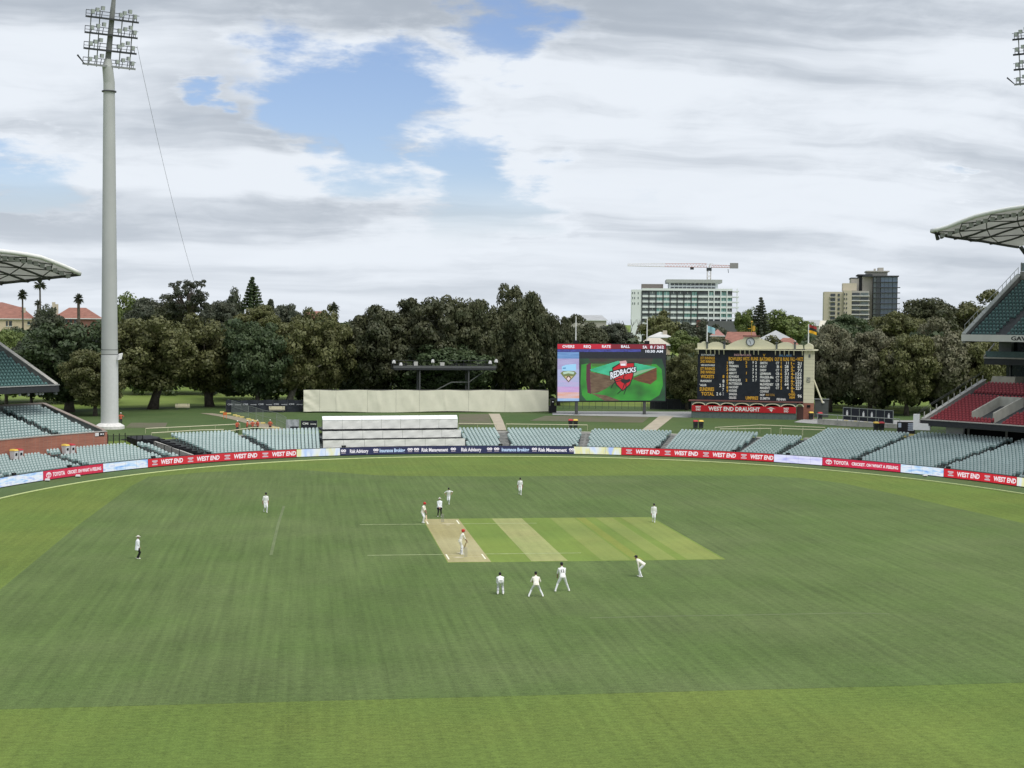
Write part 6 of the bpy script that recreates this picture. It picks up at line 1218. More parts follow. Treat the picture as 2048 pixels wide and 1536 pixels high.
patch('bare_ground', ([(918, 850), (918, 829)], [(985, 850), (977, 829)]), M_soil, .045); patch('bare_ground', ([(1060, 842), (1090, 832)], [(1285, 846), (1300, 834)]), M_soil, .045, 8); patch('bare_ground', ([(250, 856), (262, 846)], [(330, 856), (335, 846)]), M_soil, .045)

# ---------------------------------------------------------------- rails, benches, bins, banners, barriers
M_cr2 = mat('cream_paint', (.62, .58, .42), var=.06); M_yel = mat('yellow_block', (.66, .55, .20), var=.1)
def rail(pts, lab, r=.06, hgt_=.75, d=None):
    P3 = [atoff(u, v, d) for u, v in pts]; t = thing('pipe_rail', lab, 'railing', (P3[0][0], P3[0][1], 0)); o0 = np.array([P3[0][0], P3[0][1], 0]); lift(MB().tube(P3, r, 6), o0).build('rail', M_cr2, t)
    for p, q in zip(P3[:-1], P3[1:]):
        n = max(1, int(np.linalg.norm(q-p)/2.6))
        for k in range(n+1): e = p+(q-p)*k/n; lift(MB().tube([e-np.array([0, 0, .02]), (e[0], e[1], hxy(e[0], e[1])-.1)], .022, 5), o0).build('post', M_cr2, t)
rail([(291, 857), (380, 853), (480, 848)], 'long pale pipe rail behind the left seats, upper of two', d=19); rail([(303, 866), (400, 860), (447, 859)], 'pale pipe rail along the top of the left seats, lower of two', d=14.5); rail([(445, 864), (505, 855), (560, 856)], 'short pale rail in front of the workers', d=14.2); rail([(917, 847), (993, 848)], 'pale pipe rail right of the white sight screen', d=14); rail([(1012, 848), (1100, 849), (1175, 850)], 'pale pipe rail above the seats below the video screen', d=14); rail([(1430, 855), (1520, 850), (1650, 855)], 'long pale pipe rail below the scoreboard, upper of two', d=17.5); rail([(1440, 858), (1542, 857)], 'pale pipe rail below the scoreboard, lower left', d=15); rail([(1560, 857), (1650, 860)], 'pale pipe rail below the scoreboard tower, lower right', d=15); rail([(1660, 856), (1700, 857)], 'short pale pipe rail at the left top of the right seat block', d=18)
for u, v, w_, lab in ((365, 820, 2.3, 'under the trees near the light tower'), (482, 824, 2.5, 'before the left half of the black banner'), (554, 825.5, 2.5, 'before the right half of the black banner')):
    q = ong(u, v); t = thing('bench', 'cream slatted bench '+lab, 'bench', (q[0], q[1], hxy(q[0], q[1])+.03), .1)
    for k in range(3): MB().box(-w_/2, w_/2, -.35+.17*k, -.21+.17*k, .40, .45).build('seat_slat', M_cr2, t); MB().box(-w_/2, w_/2, .2+.03*k, .24+.03*k, .52+.16*k, .65+.16*k).build('back_slat', M_cr2, t)
    for x in (-w_/2+.3, w_/2-.3): MB().box(x-.04, x+.04, -.3, .26, 0, .39).build('leg', M_steel, t); MB().box(x-.035, x+.035, .23, .33, .39, 1.0).build('back_post', M_steel, t)
bin_b = MB().taper(-.27, .27, -.3, .3, .06, 1.0, 1.18); bin_me = bin_b.mesh('bin_body', M_wht); bin_dk = bin_b.mesh('bin_body_dark', mat('bin_dark', (.03, .035, .035)))
def bin_(x, y, z, rz, lidc, lab, dark=False):
    t = thing('wheelie_bin', lab, 'bin', (x, y, z), rz, 'wheelie bins'); link('body', bin_dk if dark else bin_me, t); MB().hexa(((-.35, -.4, 1.005), (.35, -.4, 1.005), (.35, .38, 1.005), (-.35, .38, 1.005), (-.28, -.3, 1.16), (.28, -.3, 1.16), (.28, .32, 1.2), (-.28, .32, 1.2))).build('lid', mat('lid_'+lidc, {'yellow': (.72, .50, .10), 'red': (.45, .05, .06)}[lidc], var=.05), t)
    for x in (-.24, .24): MB().tube([(x-.03, .34, .1), (x+.03, .34, .1)], .1, 8).build('wheel', M_blk, t)
    MB().box(-.17, .17, -.345, -.33, .45, .75).build('sticker', M_blk, t)
for u, v, d, z, c, lab in ((28, 908, 7.95, 1.58, 'yellow', 'yellow-lidded white bin by the brick wall at far left'), (38, 907, 7.95, 1.58, 'red', 'red-lidded white bin by the brick wall at far left'), (131, 899, 7.95, 1.58, 'yellow', 'yellow-lidded white bin by the brick wall near its doorway'), (143, 898, 7.95, 1.58, 'red', 'red-lidded white bin by the brick wall near its doorway')):
    p = atoff(u, v, d); s = sd(p[0], p[1])[0]; n = PN(s)[1]; q = SD(s, d, z+.035); bin_(q[0], q[1], q[2], math.atan2(n[1], n[0])-math.pi/2, c, lab)
for u, v, c, lab in ((1141, 856, 'red', 'red-lidded bin behind the seats below the video screen'), (1151, 856, 'yellow', 'yellow-lidded bin behind the seats below the video screen'), (1391, 858, 'red', 'red-lidded bin behind the seats, left below the scoreboard'), (1402, 858, 'yellow', 'yellow-lidded bin behind the seats, left below the scoreboard'), (1622, 840, 'yellow', 'yellow-lidded bin at the foot of the scoreboard tower'), (1640, 841, 'red', 'red-lidded bin right of the scoreboard tower'), (1752, 862, 'yellow', 'yellow-lidded bin behind the right seat block, left of a pair'), (1763, 862, 'red', 'red-lidded bin behind the right seat block, right of a pair')):
    q = ong(u, v); bin_(q[0], q[1], hxy(q[0], q[1])+.09, -.1, c, lab, True)
# black banner fence in front of the trees
pl = Plane((-24.68, 122.86), (-12.61, 124.2)); t = thing('banner_fence', 'long black mesh banner with white lettering in front of the trees', 'banner', (*pl.o[:2], 3.05), pl.rz); M_ban = mat('banner_black', (.020, .024, .032), rough=.7, var=.25, scale=1.5); zt_ = pl.uv(530, 800)[1]-3.05
for k in range(5):
    x0, x1 = pl.w*k/5, pl.w*(k+1)/5; vs = []
    for i in range(9):
        for j in range(5): x = x0+.03+(x1-x0-.06)*i/8; vs.append((x, .06*math.sin(x*3+j)*math.sin(j*.8), .05+(zt_-.05)*j/4+.05*math.sin(x*2.1)*(j == 4)))
    pn = MB().add(vs, [(i*5+j, (i+1)*5+j, (i+1)*5+j+1, i*5+j+1) for i in range(8) for j in range(4)]).build('banner_panel', M_ban, t)
    for e, (tx, wd_) in enumerate((('CMI', .8), ('mossop', .95))): MB().text(tx, x0+.2+1.2*e, x0+.2+1.2*e+wd_, zt_*.60, zt_*.60+.26-.06*e, -.09).build('lettering', mat('banner_print', (.42, .43, .46)), pn)
for k in range(6): MB().tube([(pl.w*k/5, .08, 0), (pl.w*k/5, .08, zt_)], .04, 5).build('post', M_steel, t)
# temporary mesh fence running down the mound
base = [(456, 823), (497, 838), (512, 842), (526, 847), (553, 853), (572, 863)]; P3 = [ong(*q) for q in base]; t = thing('temporary_fence', 'temporary wire fence on yellow blocks running down the grass mound', 'fence', (*P3[0][:2], 0)); o0 = np.array([*P3[0][:2], 0]); M_wire = mat('galvanised', (.24, .27, .25), rough=.5)
for q in P3: z = hxy(q[0], q[1]); lift(MB().tube([(q[0], q[1], z), (q[0], q[1], z+2.0)], .035, 6), o0).build('post', M_wire, t)
for a, c in zip(P3[:-1], P3[1:]):
    za, zc = hxy(a[0], a[1]), hxy(c[0], c[1])
    for h in (.12, 1.05, 1.98): lift(MB().tube([(a[0], a[1], za+h), (c[0], c[1], zc+h)], .025, 5), o0).build('rail', M_wire, t)
    b = MB(); n = max(4, int(np.linalg.norm(c-a)/.25))
    for k in range(1, n): e = a+(c-a)*k/n; z = za+(zc-za)*k/n; b.tube([(e[0], e[1], z+.12), (e[0], e[1], z+1.98)], .008, 3, cap=False)
    o = lift(b, o0).build('wire_mesh', M_wire, t); o['kind'] = 'stuff'
for u, v in ((444, 826), (458, 829), (470, 832), (476, 834), (484, 836), (497, 840), (504, 842), (512, 844), (526, 848), (545, 857), (554, 858)):
    q = ong(u, v); z = hxy(q[0], q[1]); lift(MB().taper(q[0]-.35, q[0]+.35, q[1]-.12, q[1]+.12, z+.06, z+.27, .85), o0).build('foot_block', M_yel, t)
q = ong(450, 838); t = thing('orange_stand', 'orange folding stand on the sandy path', 'barrier', (q[0], q[1], hxy(q[0], q[1])+.05)); M_ora = mat('safety_orange', (.60, .17, .05)); MB().box(-.28, .28, -.03, .03, .5, .95).build('board', M_ora, t)
for x in (-.2, .2): MB().tube([(x, .0, .5), (x, -.2, 0)], .025, 5).build('leg', M_ora, t); MB().tube([(x, .0, .5), (x, .25, 0)], .025, 5).build('leg', M_ora, t)
for x0, x1, y0, y1, m, lab, tx in ((572, 598, 839, 864, mat('banner_grey', (.36, .38, .41)), 'pale grey hoarding sheet left of the white sight screen', None), (602, 634, 841, 864, M_ban, 'small black banner with white lettering beside the white sight screen', 'CMI')):
    p = ong((x0+x1)/2, 862.5); D_ = math.hypot(p[0]-CX, p[1]-CY); a, c = atD(x0, 850, D_), atD(x1, 850, D_); pl = Plane(a, c); g0 = hxy(a[0], a[1])+.02; t = thing('hoarding', lab, 'banner', (*pl.o[:2], g0), pl.rz); zt_ = pl.uv(x0, y0)[1]-g0; vs = [(pl.w*i/8, .04*math.sin(i*1.7+j), .15+(zt_-.15)*j/4) for i in range(9) for j in range(5)]; MB().add(vs, [(i*5+j, (i+1)*5+j, (i+1)*5+j+1, i*5+j+1) for i in range(8) for j in range(4)]).build('sheet', m, t)
    for x in (0, pl.w): MB().tube([(x, .1, 0), (x, .1, zt_+.1)], .04, 5).build('post', M_wire, t)
    if tx: MB().text(tx, .2, 1.0, zt_*.62, zt_*.8, -.06).build('lettering', MW, t); MB().text('mossop', 1.3, 2.1, zt_*.62, zt_*.75, -.06).build('lettering', MW, t)
    else: MB().box(.6, pl.w-.05, -.09, -.05, .2, zt_*.4).build('dark_lower_panel', M_ban, t)
# left: race with railings between the brick wall and the seats
t = thing('players_race', 'dark walled race with black covers between the left seat blocks', 'walkway', SD(-38, 2, .1)); o0 = SD(-38, 2, .1)
def PR(b, n, m): return lift(b, o0).build(n, m, t)
PR(sweep(MB(), [(1.5, .1), (1.5, .95), (9.5, 2.2), (9.5, .6)], -38.6, -38.3, 1), 'side_wall', M_concl); PR(sweep(MB(), [(1.4, -.1), (1.4, .2), (14, 2.3), (14, .5)], -40.1, -36.3, 2), 'floor', M_void)
for k in range(9): d = 2.4+1.2*k; PR(sweep(MB(), [(d, .3+.16*k), (d, 1.1+.17*k), (d+.95, 1.0+.19*k), (d+.95, .3+.19*k)], -37.5+.0*k, -36.4, 1), 'black_cover', M_blk)
for k in range(6): d = 2.2+1.5*k; PR(MB().tube([SD(-40.0, d, .4+.18*k), SD(-40.0, d, 1.7+.19*k)], .05, 6), 'rail_post', M_blk)
PR(MB().tube([SD(-40.0, 2.2, 1.68), SD(-40.0, 9.7, 2.65)], .035, 5), 'hand_rail', M_blk); PR(sweep(MB(), [(10.4, 1.7), (10.4, 2.45), (12.6, 2.75), (12.6, 1.7)], -40.2, -37.2, 1), 'black_tarpaulin', M_blk)
t = thing('black_railing', 'tall black steel railing at the right end of the brick wall', 'railing', SD(-44.8, 9.2, 1.9)); o0 = SD(-44.8, 9.2, 1.9)
for k in range(7): s = -44.9+.78*k; lift(MB().box(*(SD(s, 9.2)[0]+np.array([-.05, .05])), *(SD(s, 9.2)[1]+np.array([-.05, .05])), 1.7, 3.5 if k < 4 else 3.1), o0).build('post', M_blk, t)
for h in (2.0, 3.3): lift(MB().tube([SD(-44.9, 9.2, h), SD(-40.3, 9.2, h-.25)], .03, 5), o0).build('rail', M_blk, t)
for k in range(40): s = -44.8+.115*k; lift(MB().tube([SD(s, 9.2, 2.0), SD(s, 9.2, 3.25-.005*k)], .012, 4), o0).build('bar', M_blk, t)
for u0, u1, y0, y1, m, lab in ((190, 197, 866, 872.5, M_wht, 'small white square sign at the right end of the brick wall'), (198, 208.5, 865, 872, M_blk, 'small black sign with pale marks at the right end of the brick wall')):
    p = atoff((u0+u1)/2, 869, 8.7); s = sd(p[0], p[1])[0]; a = sd(*atoff(u0, 869, 8.7)[:2])[0]; c = sd(*atoff(u1, 869, 8.7)[:2])[0]; z0 = atoff(u0, y1, 8.7)[2]; z1 = atoff(u0, y0, 8.7)[2]; c0 = SD(s, 8.7, z0); t = thing('wall_sign', lab, 'sign', c0); lift(sweep(MB(), [(8.66, z0), (8.66, z1), (8.73, z1), (8.73, z0)], a, c, 1), c0).build('plate', m, t)
    if m is M_blk: b = MB(); bent_rect(b, a+.12, a+.38, z0+.12, z1-.12, 8.65); lift(b, c0).build('mark', M_wht, t); b = MB(); bent_rect(b, c-.25, c-.12, z0+.1, z1-.1, 8.65); lift(b, c0).build('mark', M_wht, t)
# right of the scoreboard: shed, black hoardings, sign, white blocks
q = ong(1644, 838); a, c = atD(1629, 815, 249), atD(1657, 815, 249); pl = Plane(a, c); g0 = hxy(*a[:2]); t = thing('grey_shed', 'grey metal shed behind the scoreboard tower', 'shed', (*pl.o[:2], g0), pl.rz); MB().box(0, pl.w, 0, 2.5, 0, pl.uv(1640, 800)[1]-g0).build('body', mat('shed_grey', (.10, .11, .11)), t); MB().box(-.1, pl.w+.1, -.1, 2.6, pl.uv(1640, 800)[1]-g0+.005, pl.uv(1640, 800)[1]-g0+.12).build('roof', M_trim, t); x, z = pl.uv(1646.5, 805); MB().ball((x, -.05, z-g0), .2).build('lamp', M_wht, t)
a, c = ong(1686, 843), ong(1786, 851); pl = Plane(a, c); g0 = min(hxy(*a[:2]), hxy(*c[:2]))+.05; t = thing('black_site_fence', 'black screened site fence right of the scoreboard', 'fence', (*pl.o[:2], g0), pl.rz); zt_ = pl.uv(1735, 818)[1]-g0
for k in range(6):
    x0, x1 = pl.w*k/6, pl.w*(k+1)/6; MB().box(x0+.06, x1-.06, .0, .05, .25, zt_-.06).build('screen_panel', M_ban, t); MB().tube([(x0, 0, 0), (x0, 0, zt_)], .06, 6).build('post', M_wire, t)
    if k in (0, 2, 3, 5): b = MB().box((x0+x1)/2-.18, (x0+x1)/2+.2, -.03, -.004, zt_*.45, zt_*.72).box((x0+x1)/2-.05, (x0+x1)/2+.1, -.03, -.004, zt_*.73, zt_*.82); b.build('print', MW, t)
MB().tube([(0, 0, zt_), (pl.w, 0, zt_)], .05, 6).build('top_rail', M_wire, t); MB().tube([(pl.w, 0, 0), (pl.w, 0, zt_)], .06, 6).build('post', M_wire, t)
for k in range(5): x = pl.w*(k+.5)/5; MB().taper(x-.4, x+.4, -.5, -.25, 0, .22, .8).build('foot_block', M_yel, t)
a, c = ong(1636, 848), ong(1800, 858); pl = Plane(a, c); g0 = min(hxy(*a[:2]), hxy(*c[:2])); t = thing('low_wall', 'low pale panelled wall below the black site fence', 'wall', (*pl.o[:2], g0), pl.rz)
for k in range(14): MB().box(pl.w*k/14+.02, pl.w*(k+1)/14-.02, 0, .15, -.3, .75).build('panel', mat('panel_pale', (.44, .42, .38), scale=.6), t)
MB().tube([(-.2, -.1, 1.5), (pl.w, -.1, 1.5)], .06, 6).build('hand_rail', M_rail, t)
for k in range(5): MB().tube([(pl.w*k/4, -.1, -.2), (pl.w*k/4, -.1, 1.5)], .045, 6).build('rail_post', M_rail, t)
p = atoff(1812, 857, 17.0); t = thing('site_sign', 'black sign with pale lettering blocks beside the red seats', 'sign', (p[0], p[1], 3.2), -.45); MB().box(-1.15, 1.15, 0, .15, .2, 1.75).build('board', M_blk, t); MB().box(-1.0, -.62, -.03, -.004, 1.0, 1.6).build('emblem', mat('sign_pale', (.45, .50, .60)), t)
for k in range(4): MB().box(.25, 1.0, -.03, -.004, .62+.27*k, .78+.27*k).build('text_line', mat('sign_pale'), t) if 0 else MB().box(.25, 1.0, -.03, -.004, .62+.27*k, .78+.27*k).build('text_line', MATS['sign_pale'], t)
MB().box(-.9, 1.1, -.1, -.02, -.25, .18).build('yellow_base', M_yel, t)
p = atoff(1838, 860, 12.7); t = thing('white_block', 'stepped white block at the corner of the red seat tier', 'block', (p[0], p[1], p[2]), -.5); MB().box(-.75, .0, 0, 1, 0, 2.0).build('upright', M_wht, t); MB().box(.003, 1.35, 0, 1, 0, .85).build('low_block', M_wht, t)
p = atoff(1909, 868, 17.3); t = thing('white_cabin', 'white rounded cabin under the right stand', 'cabin', (p[0], p[1], p[2]), -.55); MB().prism([(-1.1, 0), (1.1, 0), (1.1, .75), (.95, .95), (-1.1, .95)], 0, 1.2).build('body', M_wht, t); MB().box(-2.2, -1.12, .2, .5, .3, .36).build('arm', M_rail, t)
p = ong(1105, 826); t = thing('speaker_stack', 'black equipment stack between the cream screen and the video screen', 'equipment', (p[0], p[1], hxy(*p[:2])+.06)); MB().box(-.6, .6, -.3, .5, 0, 1.1).build('base_case', M_blk, t); MB().box(-.3, .25, -.2, .3, 1.105, 2.1).build('upper_case', M_blk, t); MB().ball((.0, -.25, 1.75), .13).build('lamp', M_wht, t)
a, c = atD(1100, 812, 262), atD(1400, 815, 264); pl = Plane(a, c); g0 = hxy(*a[:2]); t = thing('perimeter_fence', 'dark perimeter rail fence seen under the video screen', 'fence', (*pl.o[:2], g0), pl.rz)
for k in range(24): x = pl.w*k/23; MB().tube([(x, 0, 0), (x, 0, 1.7)], .03, 5).build('post', M_steel, t)
MB().box(0, pl.w, -.05, .05, 1.5, 1.85).build('top_rail', M_fasc, t); MB().box(pl.uv(1300, 815)[0], pl.w, .1, .2, .1, 1.5).build('screen', M_fasc, t)

# ================================================================ far wood behind the park, one mass
r = np.random.default_rng(3); cen = []; rad = []
for (u0, u1, D0, D1, yt, n) in ((-80, 235, 272, 290, 670, 260), (230, 440, 305, 318, 662, 170), (430, 1150, 276, 296, 664, 620), (1610, 2080, 268, 290, 674, 420), (1340, 1400, 268, 280, 700, 60), (1150, 1600, 300, 318, 700, 200)):
    for _ in range(n):
        u = r.uniform(u0, u1); Dq = r.uniform(D0, D1); p = atD(u, 700, Dq); g0 = hxy(p[0], p[1]); zt_ = CH+(horz(u)-yt)*Dq/FPX+math.sin(u*.031)*1.6+math.sin(u*.11)*.8; f = r.uniform(0, 1)**.7
        cen.append((p[0], p[1], g0+.8+(zt_-g0-1.5)*f)); rad.append(r.uniform(1.0, 1.9))
o = link('distant_wood', to_mesh('distant_wood', leaf_cloud(np.array(cen), np.array(rad), 60, .75, 21), LM['deep'])); tag(o, 'dark mass of woodland behind the front trees', 'woodland', None, 'stuff')
# ================================================================ people
PM = dict(shirt=mat('cricket_whites', (.84, .84, .83), rough=.8, var=.05, scale=4), cream=mat('cricket_cream', (.83, .80, .70), rough=.8, var=.05, scale=4), coat=mat('umpire_coat', (.82, .84, .88), rough=.8, var=.04, scale=4), trousers=mat('white_trousers', (.80, .81, .83), rough=.8, var=.06, scale=4), black=mat('black_trousers', (.010, .010, .012), rough=.7), skin=mat('skin', (.32, .185, .13), rough=.6, var=.08, scale=6), skin2=mat('skin_tan', (.22, .12, .08), rough=.6), shoe=mat('white_boots', (.74, .74, .66), rough=.6), navy=mat('navy_cap', (.012, .014, .022), rough=.7), hair=mat('dark_hair', (.02, .015, .012), rough=.8), redhat=mat('red_helmet', (.50, .035, .025), rough=.35), hatw=mat('white_hat', (.66, .64, .56), rough=.8), vest=mat('orange_vest', (.56, .13, .075), rough=.7, var=.1, scale=5), work=mat('work_trousers', (.022, .024, .035), rough=.8), hard=mat('hard_hat', (.75, .74, .66), rough=.4), pad=mat('leg_pad', (.74, .74, .71), rough=.7), band=mat('belt_grey', (.28, .27, .30)), glove=mat('keeper_glove', (.62, .62, .62)))
def ik(a, c, l1, l2, pole):
    a, c = np.array(a, float), np.array(c, float); d = c-a; L_ = np.linalg.norm(d)
    if L_ > (l1+l2)*.995: c = a+d/L_*(l1+l2)*.995; d = c-a; L_ = np.linalg.norm(d)
    x = (l1*l1-l2*l2+L_*L_)/(2*L_); h = math.sqrt(max(0, l1*l1-x*x)); e = d/L_; p = np.array(pole, float); p = p-e*(p@e); p /= np.linalg.norm(p)+1e-9
    return a+e*x+p*h, c
def person(u, v, face, lab, H=1.82, hip=None, lean=.05, twist=0., feet=((-.13, .0), (.13, .0)), lift_=(0, 0), hands=None, top='shirt', legs='trousers', sleeves='short', head='cap', hair='navy', skin='skin', coat=False, pads=False, pos=None, pole=(0, 1, 0), headpitch=0., number=None, shoe='shoe', elbow=None, hiy=0.):
    k = H/1.80; fat = 1.16; th, sh, ua, fa = .445*k, .44*k, .30*k, .27*k; hip = hip or .93; hip *= k
    B = MB(); prims = []
    def cap(a, c, r0, r1, m, n=10):
        a, c = np.array(a, float), np.array(c, float); r0 *= fat; r1 *= fat; B.tube([a, a+(c-a)*.33, a+(c-a)*.67, c], [r0, r0+(r1-r0)*.33, r0+(r1-r0)*.67, r1], n); B.ball(a, r0*.99, n=8, h=6); B.ball(c, r1*.99, n=8, h=6); prims.append((a, c, (r0+r1)/2, m))
    pel = np.array([0, hiy, hip]); up = np.array([math.sin(twist)*math.sin(lean), math.cos(twist)*math.sin(lean), math.cos(lean)]); fw = np.array([0, math.cos(lean), -math.sin(lean)]); rt = np.cross(fw, up); rt /= np.linalg.norm(rt)
    ch = pel+up*.50*k; nk = pel+up*.60*k; hp = max(-.3, lean*.45+headpitch); hu = np.array([0, math.sin(hp), math.cos(hp)]); hd = nk+hu*.155*k+np.array([0, .02*k, 0]); hf = np.array([0, math.cos(hp), -math.sin(hp)])
    # torso as lofted ovals
    secs = [(-.08, .165, .115), (.02, .172, .125), (.16, .150, .112), (.30, .168, .122), (.43, .192, .120), (.52, .165, .095), (.575, .075, .065)]
    if coat: secs = [(-.24, .235, .175), (-.06, .225, .165), (.12, .205, .15), (.30, .212, .15), (.44, .222, .138), (.53, .185, .105), (.58, .078, .068)]
    n = 14; vs = []
    for h, rx, ry in secs:
        for j in range(n): q = 2*math.pi*j/n; vs.append(pel+up*h*k+rt*rx*k*1.14*math.cos(q)+fw*ry*k*1.12*math.sin(q))
    B.add(vs, [(i*n+j, i*n+(j+1) % n, (i+1)*n+(j+1) % n, (i+1)*n+j) for i in range(len(secs)-1) for j in range(n)]+[tuple(range(n))[::-1], tuple(range((len(secs)-1)*n, len(secs)*n))])
    for x in (-.09, .09): prims.append((pel+up*((-.2 if coat else .0))*k+rt*x*k, pel+up*.53*k+rt*x*k, .105*k, top))
    prims.append((pel+up*(-.2 if coat else .02)*k, pel+up*.53*k, .12*k, top))
    cap(nk-up*.04*k, nk+hu*.07*k, .055*k, .052*k, skin)
    # head with jaw and nose, ears
    B.ball(hd, (.08*k, .096*k, .114*k), n=14, h=10); B.ball(hd+hf*.03*k-hu*.06*k, (.055*k, .062*k, .055*k)); B.ball(hd+hf*.098*k-hu*.012*k, .017*k); prims.append((hd-hu*.06*k, hd+hu*.05*k, .09*k, skin))
    for s in (-1, 1): B.ball(hd+rt*.078*k*s-hu*.01*k, (.014*k, .022*k, .032*k))
    J = {}
    for i, s in enumerate((-1, 1)):
        hj = pel+rt*.095*k*s-np.array([0, 0, .03*k]); fx, fy = feet[i]; an = np.array([fx*k, fy*k, .085*k+lift_[i]]); kn, an = ik(hj, an, th, sh, pole if not callable(pole) else pole(s)); J['kn%d' % i] = kn; J['an%d' % i] = an; J['hj%d' % i] = hj
        cap(hj, kn, .088*k, .062*k, legs); cap(kn, an, .060*k, .043*k, legs)
        toe = an+np.array([0, .15*k, -.05*k]) if lift_[i] < .1 else an+np.array([0, .06*k, -.13*k]); cap(an-np.array([0, .05*k, .04*k]), toe, .044*k, .036*k, shoe, 8)
    for i, s in enumerate((-1, 1)):
        sj = pel+up*.49*k+rt*.185*k*s; tg = hands[i] if hands else None
        if tg is None: tg = sj+np.array([s*.08*k, .10*k, -.54*k])
        elif isinstance(tg, str): tg = J['kn%d' % i]+np.array([0, .05*k, .07*k])
        else: tg = np.array(tg, float)*k
        ep = (s*.9, -.6, -.2) if elbow is None else (s*elbow[0], elbow[1], elbow[2]); el, wr = ik(sj, tg, ua, fa, ep)
        cap(sj, el, .056*k, .044*k, top); cap(el, wr, .040*k, .028*k, top if sleeves == 'long' else skin)
        d = wr-el; d /= np.linalg.norm(d); sd_ = np.cross(d, (0, 1, 0)); sd_ = sd_/(np.linalg.norm(sd_)+1e-9); nn = np.cross(sd_, d); pc = wr+d*.055*k; hm = skin if not pads or pads != 'keeper' else 'glove'
        B.ball(pc, (.036*k, .036*k, .045*k)); prims.append((wr, pc+d*.02*k, .04*k, hm))
        for f in range(4):
            b0 = wr+d*.085*k+sd_*(f-1.5)*.021*k; ln = (.055, .068, .064, .048)[f]*k; b1 = b0+(d*.8+nn*.25)*ln*.6; b2 = b1+(d*.55+nn*.7)*ln*.55; B.tube([b0-d*.03*k, b0, b1, b2], [.012*k, .0115*k, .011*k, .009*k], 6); prims.append((b0, b2, .012*k, hm))
        t0 = wr+d*.03*k-sd_*s*.03*k; t1 = t0+(d*.55-sd_*s*.6+nn*.3)*.05*k; B.tube([t0+sd_*s*.015*k, t0, t1], [.014*k, .013*k, .010*k], 6); prims.append((t0, t1, .013*k, hm))
        J['wr%d' % i] = wr; J['el%d' % i] = el
    me = B.mesh('tmp', PM['shirt']); o = bpy.data.objects.new('tmp', me); col.objects.link(o); md = o.modifiers.new('r', 'REMESH'); md.mode = 'VOXEL'; md.voxel_size = .0125; md2 = o.modifiers.new('s', 'SMOOTH'); md2.iterations = 2; md2.factor = .5
    dg = bpy.context.evaluated_depsgraph_get(); em = bpy.data.meshes.new_from_object(o.evaluated_get(dg)); bpy.data.objects.remove(o); bpy.data.meshes.remove(me)
    nf = len(em.polygons); cc = np.zeros(nf*3); em.polygons.foreach_get('center', cc); cc = cc.reshape(-1, 3); best = np.full(nf, 9.); idx = np.zeros(nf, int); names = []
    for (a, c, r0, m_) in prims:
        if m_ not in names: names.append(m_)
        d = c-a; tt = np.clip(((cc-a)@d)/(d@d+1e-9), 0, 1); ds_ = np.linalg.norm(cc-a-tt[:, None]*d, axis=1)-r0; w_ = ds_ < best; best[w_] = ds_[w_]; idx[w_] = names.index(m_)
    em.materials.clear()
    for m_ in names: em.materials.append(PM[m_])
    em.polygons.foreach_set('material_index', idx.astype(np.int32)); em.polygons.foreach_set('use_smooth', np.ones(nf, bool)); em.name = 'body'
    p = gnd(u, v) if pos is None else np.array(pos); rz = math.atan2(face[1], face[0])-math.pi/2
    # lowest point touches the ground
    vz = np.zeros(len(em.vertices)*3); em.vertices.foreach_get('co', vz); mn = vz.reshape(-1, 3)[:, 2].min()
    if pos is None: p = gnd(u, v-1, .0)
    T = thing('person', lab, 'person', (p[0], p[1], (p[2] if pos is not None else .006)-mn), rz); link('body', em, T)
    def ch_(b, name, m_): return b.build(name, PM[m_], T, smooth=True)
    q = hd+hu*.03*k
    def hat(prof, name, m_, brim=None):
        b = MB(); n = 16; vs = []
        for r0, h in prof:
            for j in range(n): a = 2*math.pi*j/n; vs.append(hd+rt*r0*k*.86*math.cos(a)+hf*r0*k*1.04*math.sin(a)+hu*h*k)
        b.add(vs, [(i*n+j, i*n+(j+1) % n, (i+1)*n+(j+1) % n, (i+1)*n+j) for i in range(len(prof)-1) for j in range(n)]+[tuple(range((len(prof)-1)*n, len(prof)*n))])
        if brim: b.add([hd+rt*x*k+hf*y*k+hu*h*k for x, y, h in ((-.075, .075, .04), (.075, .075, .04), (.06, .165, .025), (-.06, .165, .025), (-.075, .075, .052), (.075, .075, .052), (.06, .165, .037), (-.06, .165, .037))], ((0, 3, 2, 1), (4, 5, 6, 7), (0, 1, 5, 4), (1, 2, 6, 5), (2, 3, 7, 6), (3, 0, 4, 7)))
        return ch_(b, name, m_)
    if head == 'cap': hat([(.098, .02), (.104, .05), (.095, .095), (.06, .125), (.0, .132)], 'cap', hair, True); hat([(.096, -.06), (.099, -.02), (.098, .018)], 'hair', 'hair') if 0 else None
    elif head == 'helmet':
        hat([(.112, -.05), (.118, .0), (.116, .06), (.095, .11), (.05, .138), (0, .142)], 'helmet', hair, True)
        for z in (-.09, -.06): ch_(MB().tube([hd+rt*x*k+hf*y*k+hu*z*k for x, y in ((-.10, .02), (-.07, .12), (0, .145), (.07, .12), (.10, .02))], .006*k, 5), 'face_guard', 'band')
    elif head == 'widehat': hat([(.185, .032), (.10, .046), (.104, .06), (.098, .11), (.07, .135), (0, .138)], 'hat', 'hatw'); hat([(.1055, .05), (.1065, .072)], 'hat_band', 'band')
    elif head == 'hard': hat([(.135, .02), (.112, .035), (.108, .08), (.08, .125), (.0, .142)], 'hard_hat', 'hard')
    if head in ('cap', 'hard'):
        b = MB(); b.ball(hd-hf*.022*k+hu*.0*k, (.083*k, .088*k, .085*k), n=12, h=8); ch_(b, 'hair', 'hair')
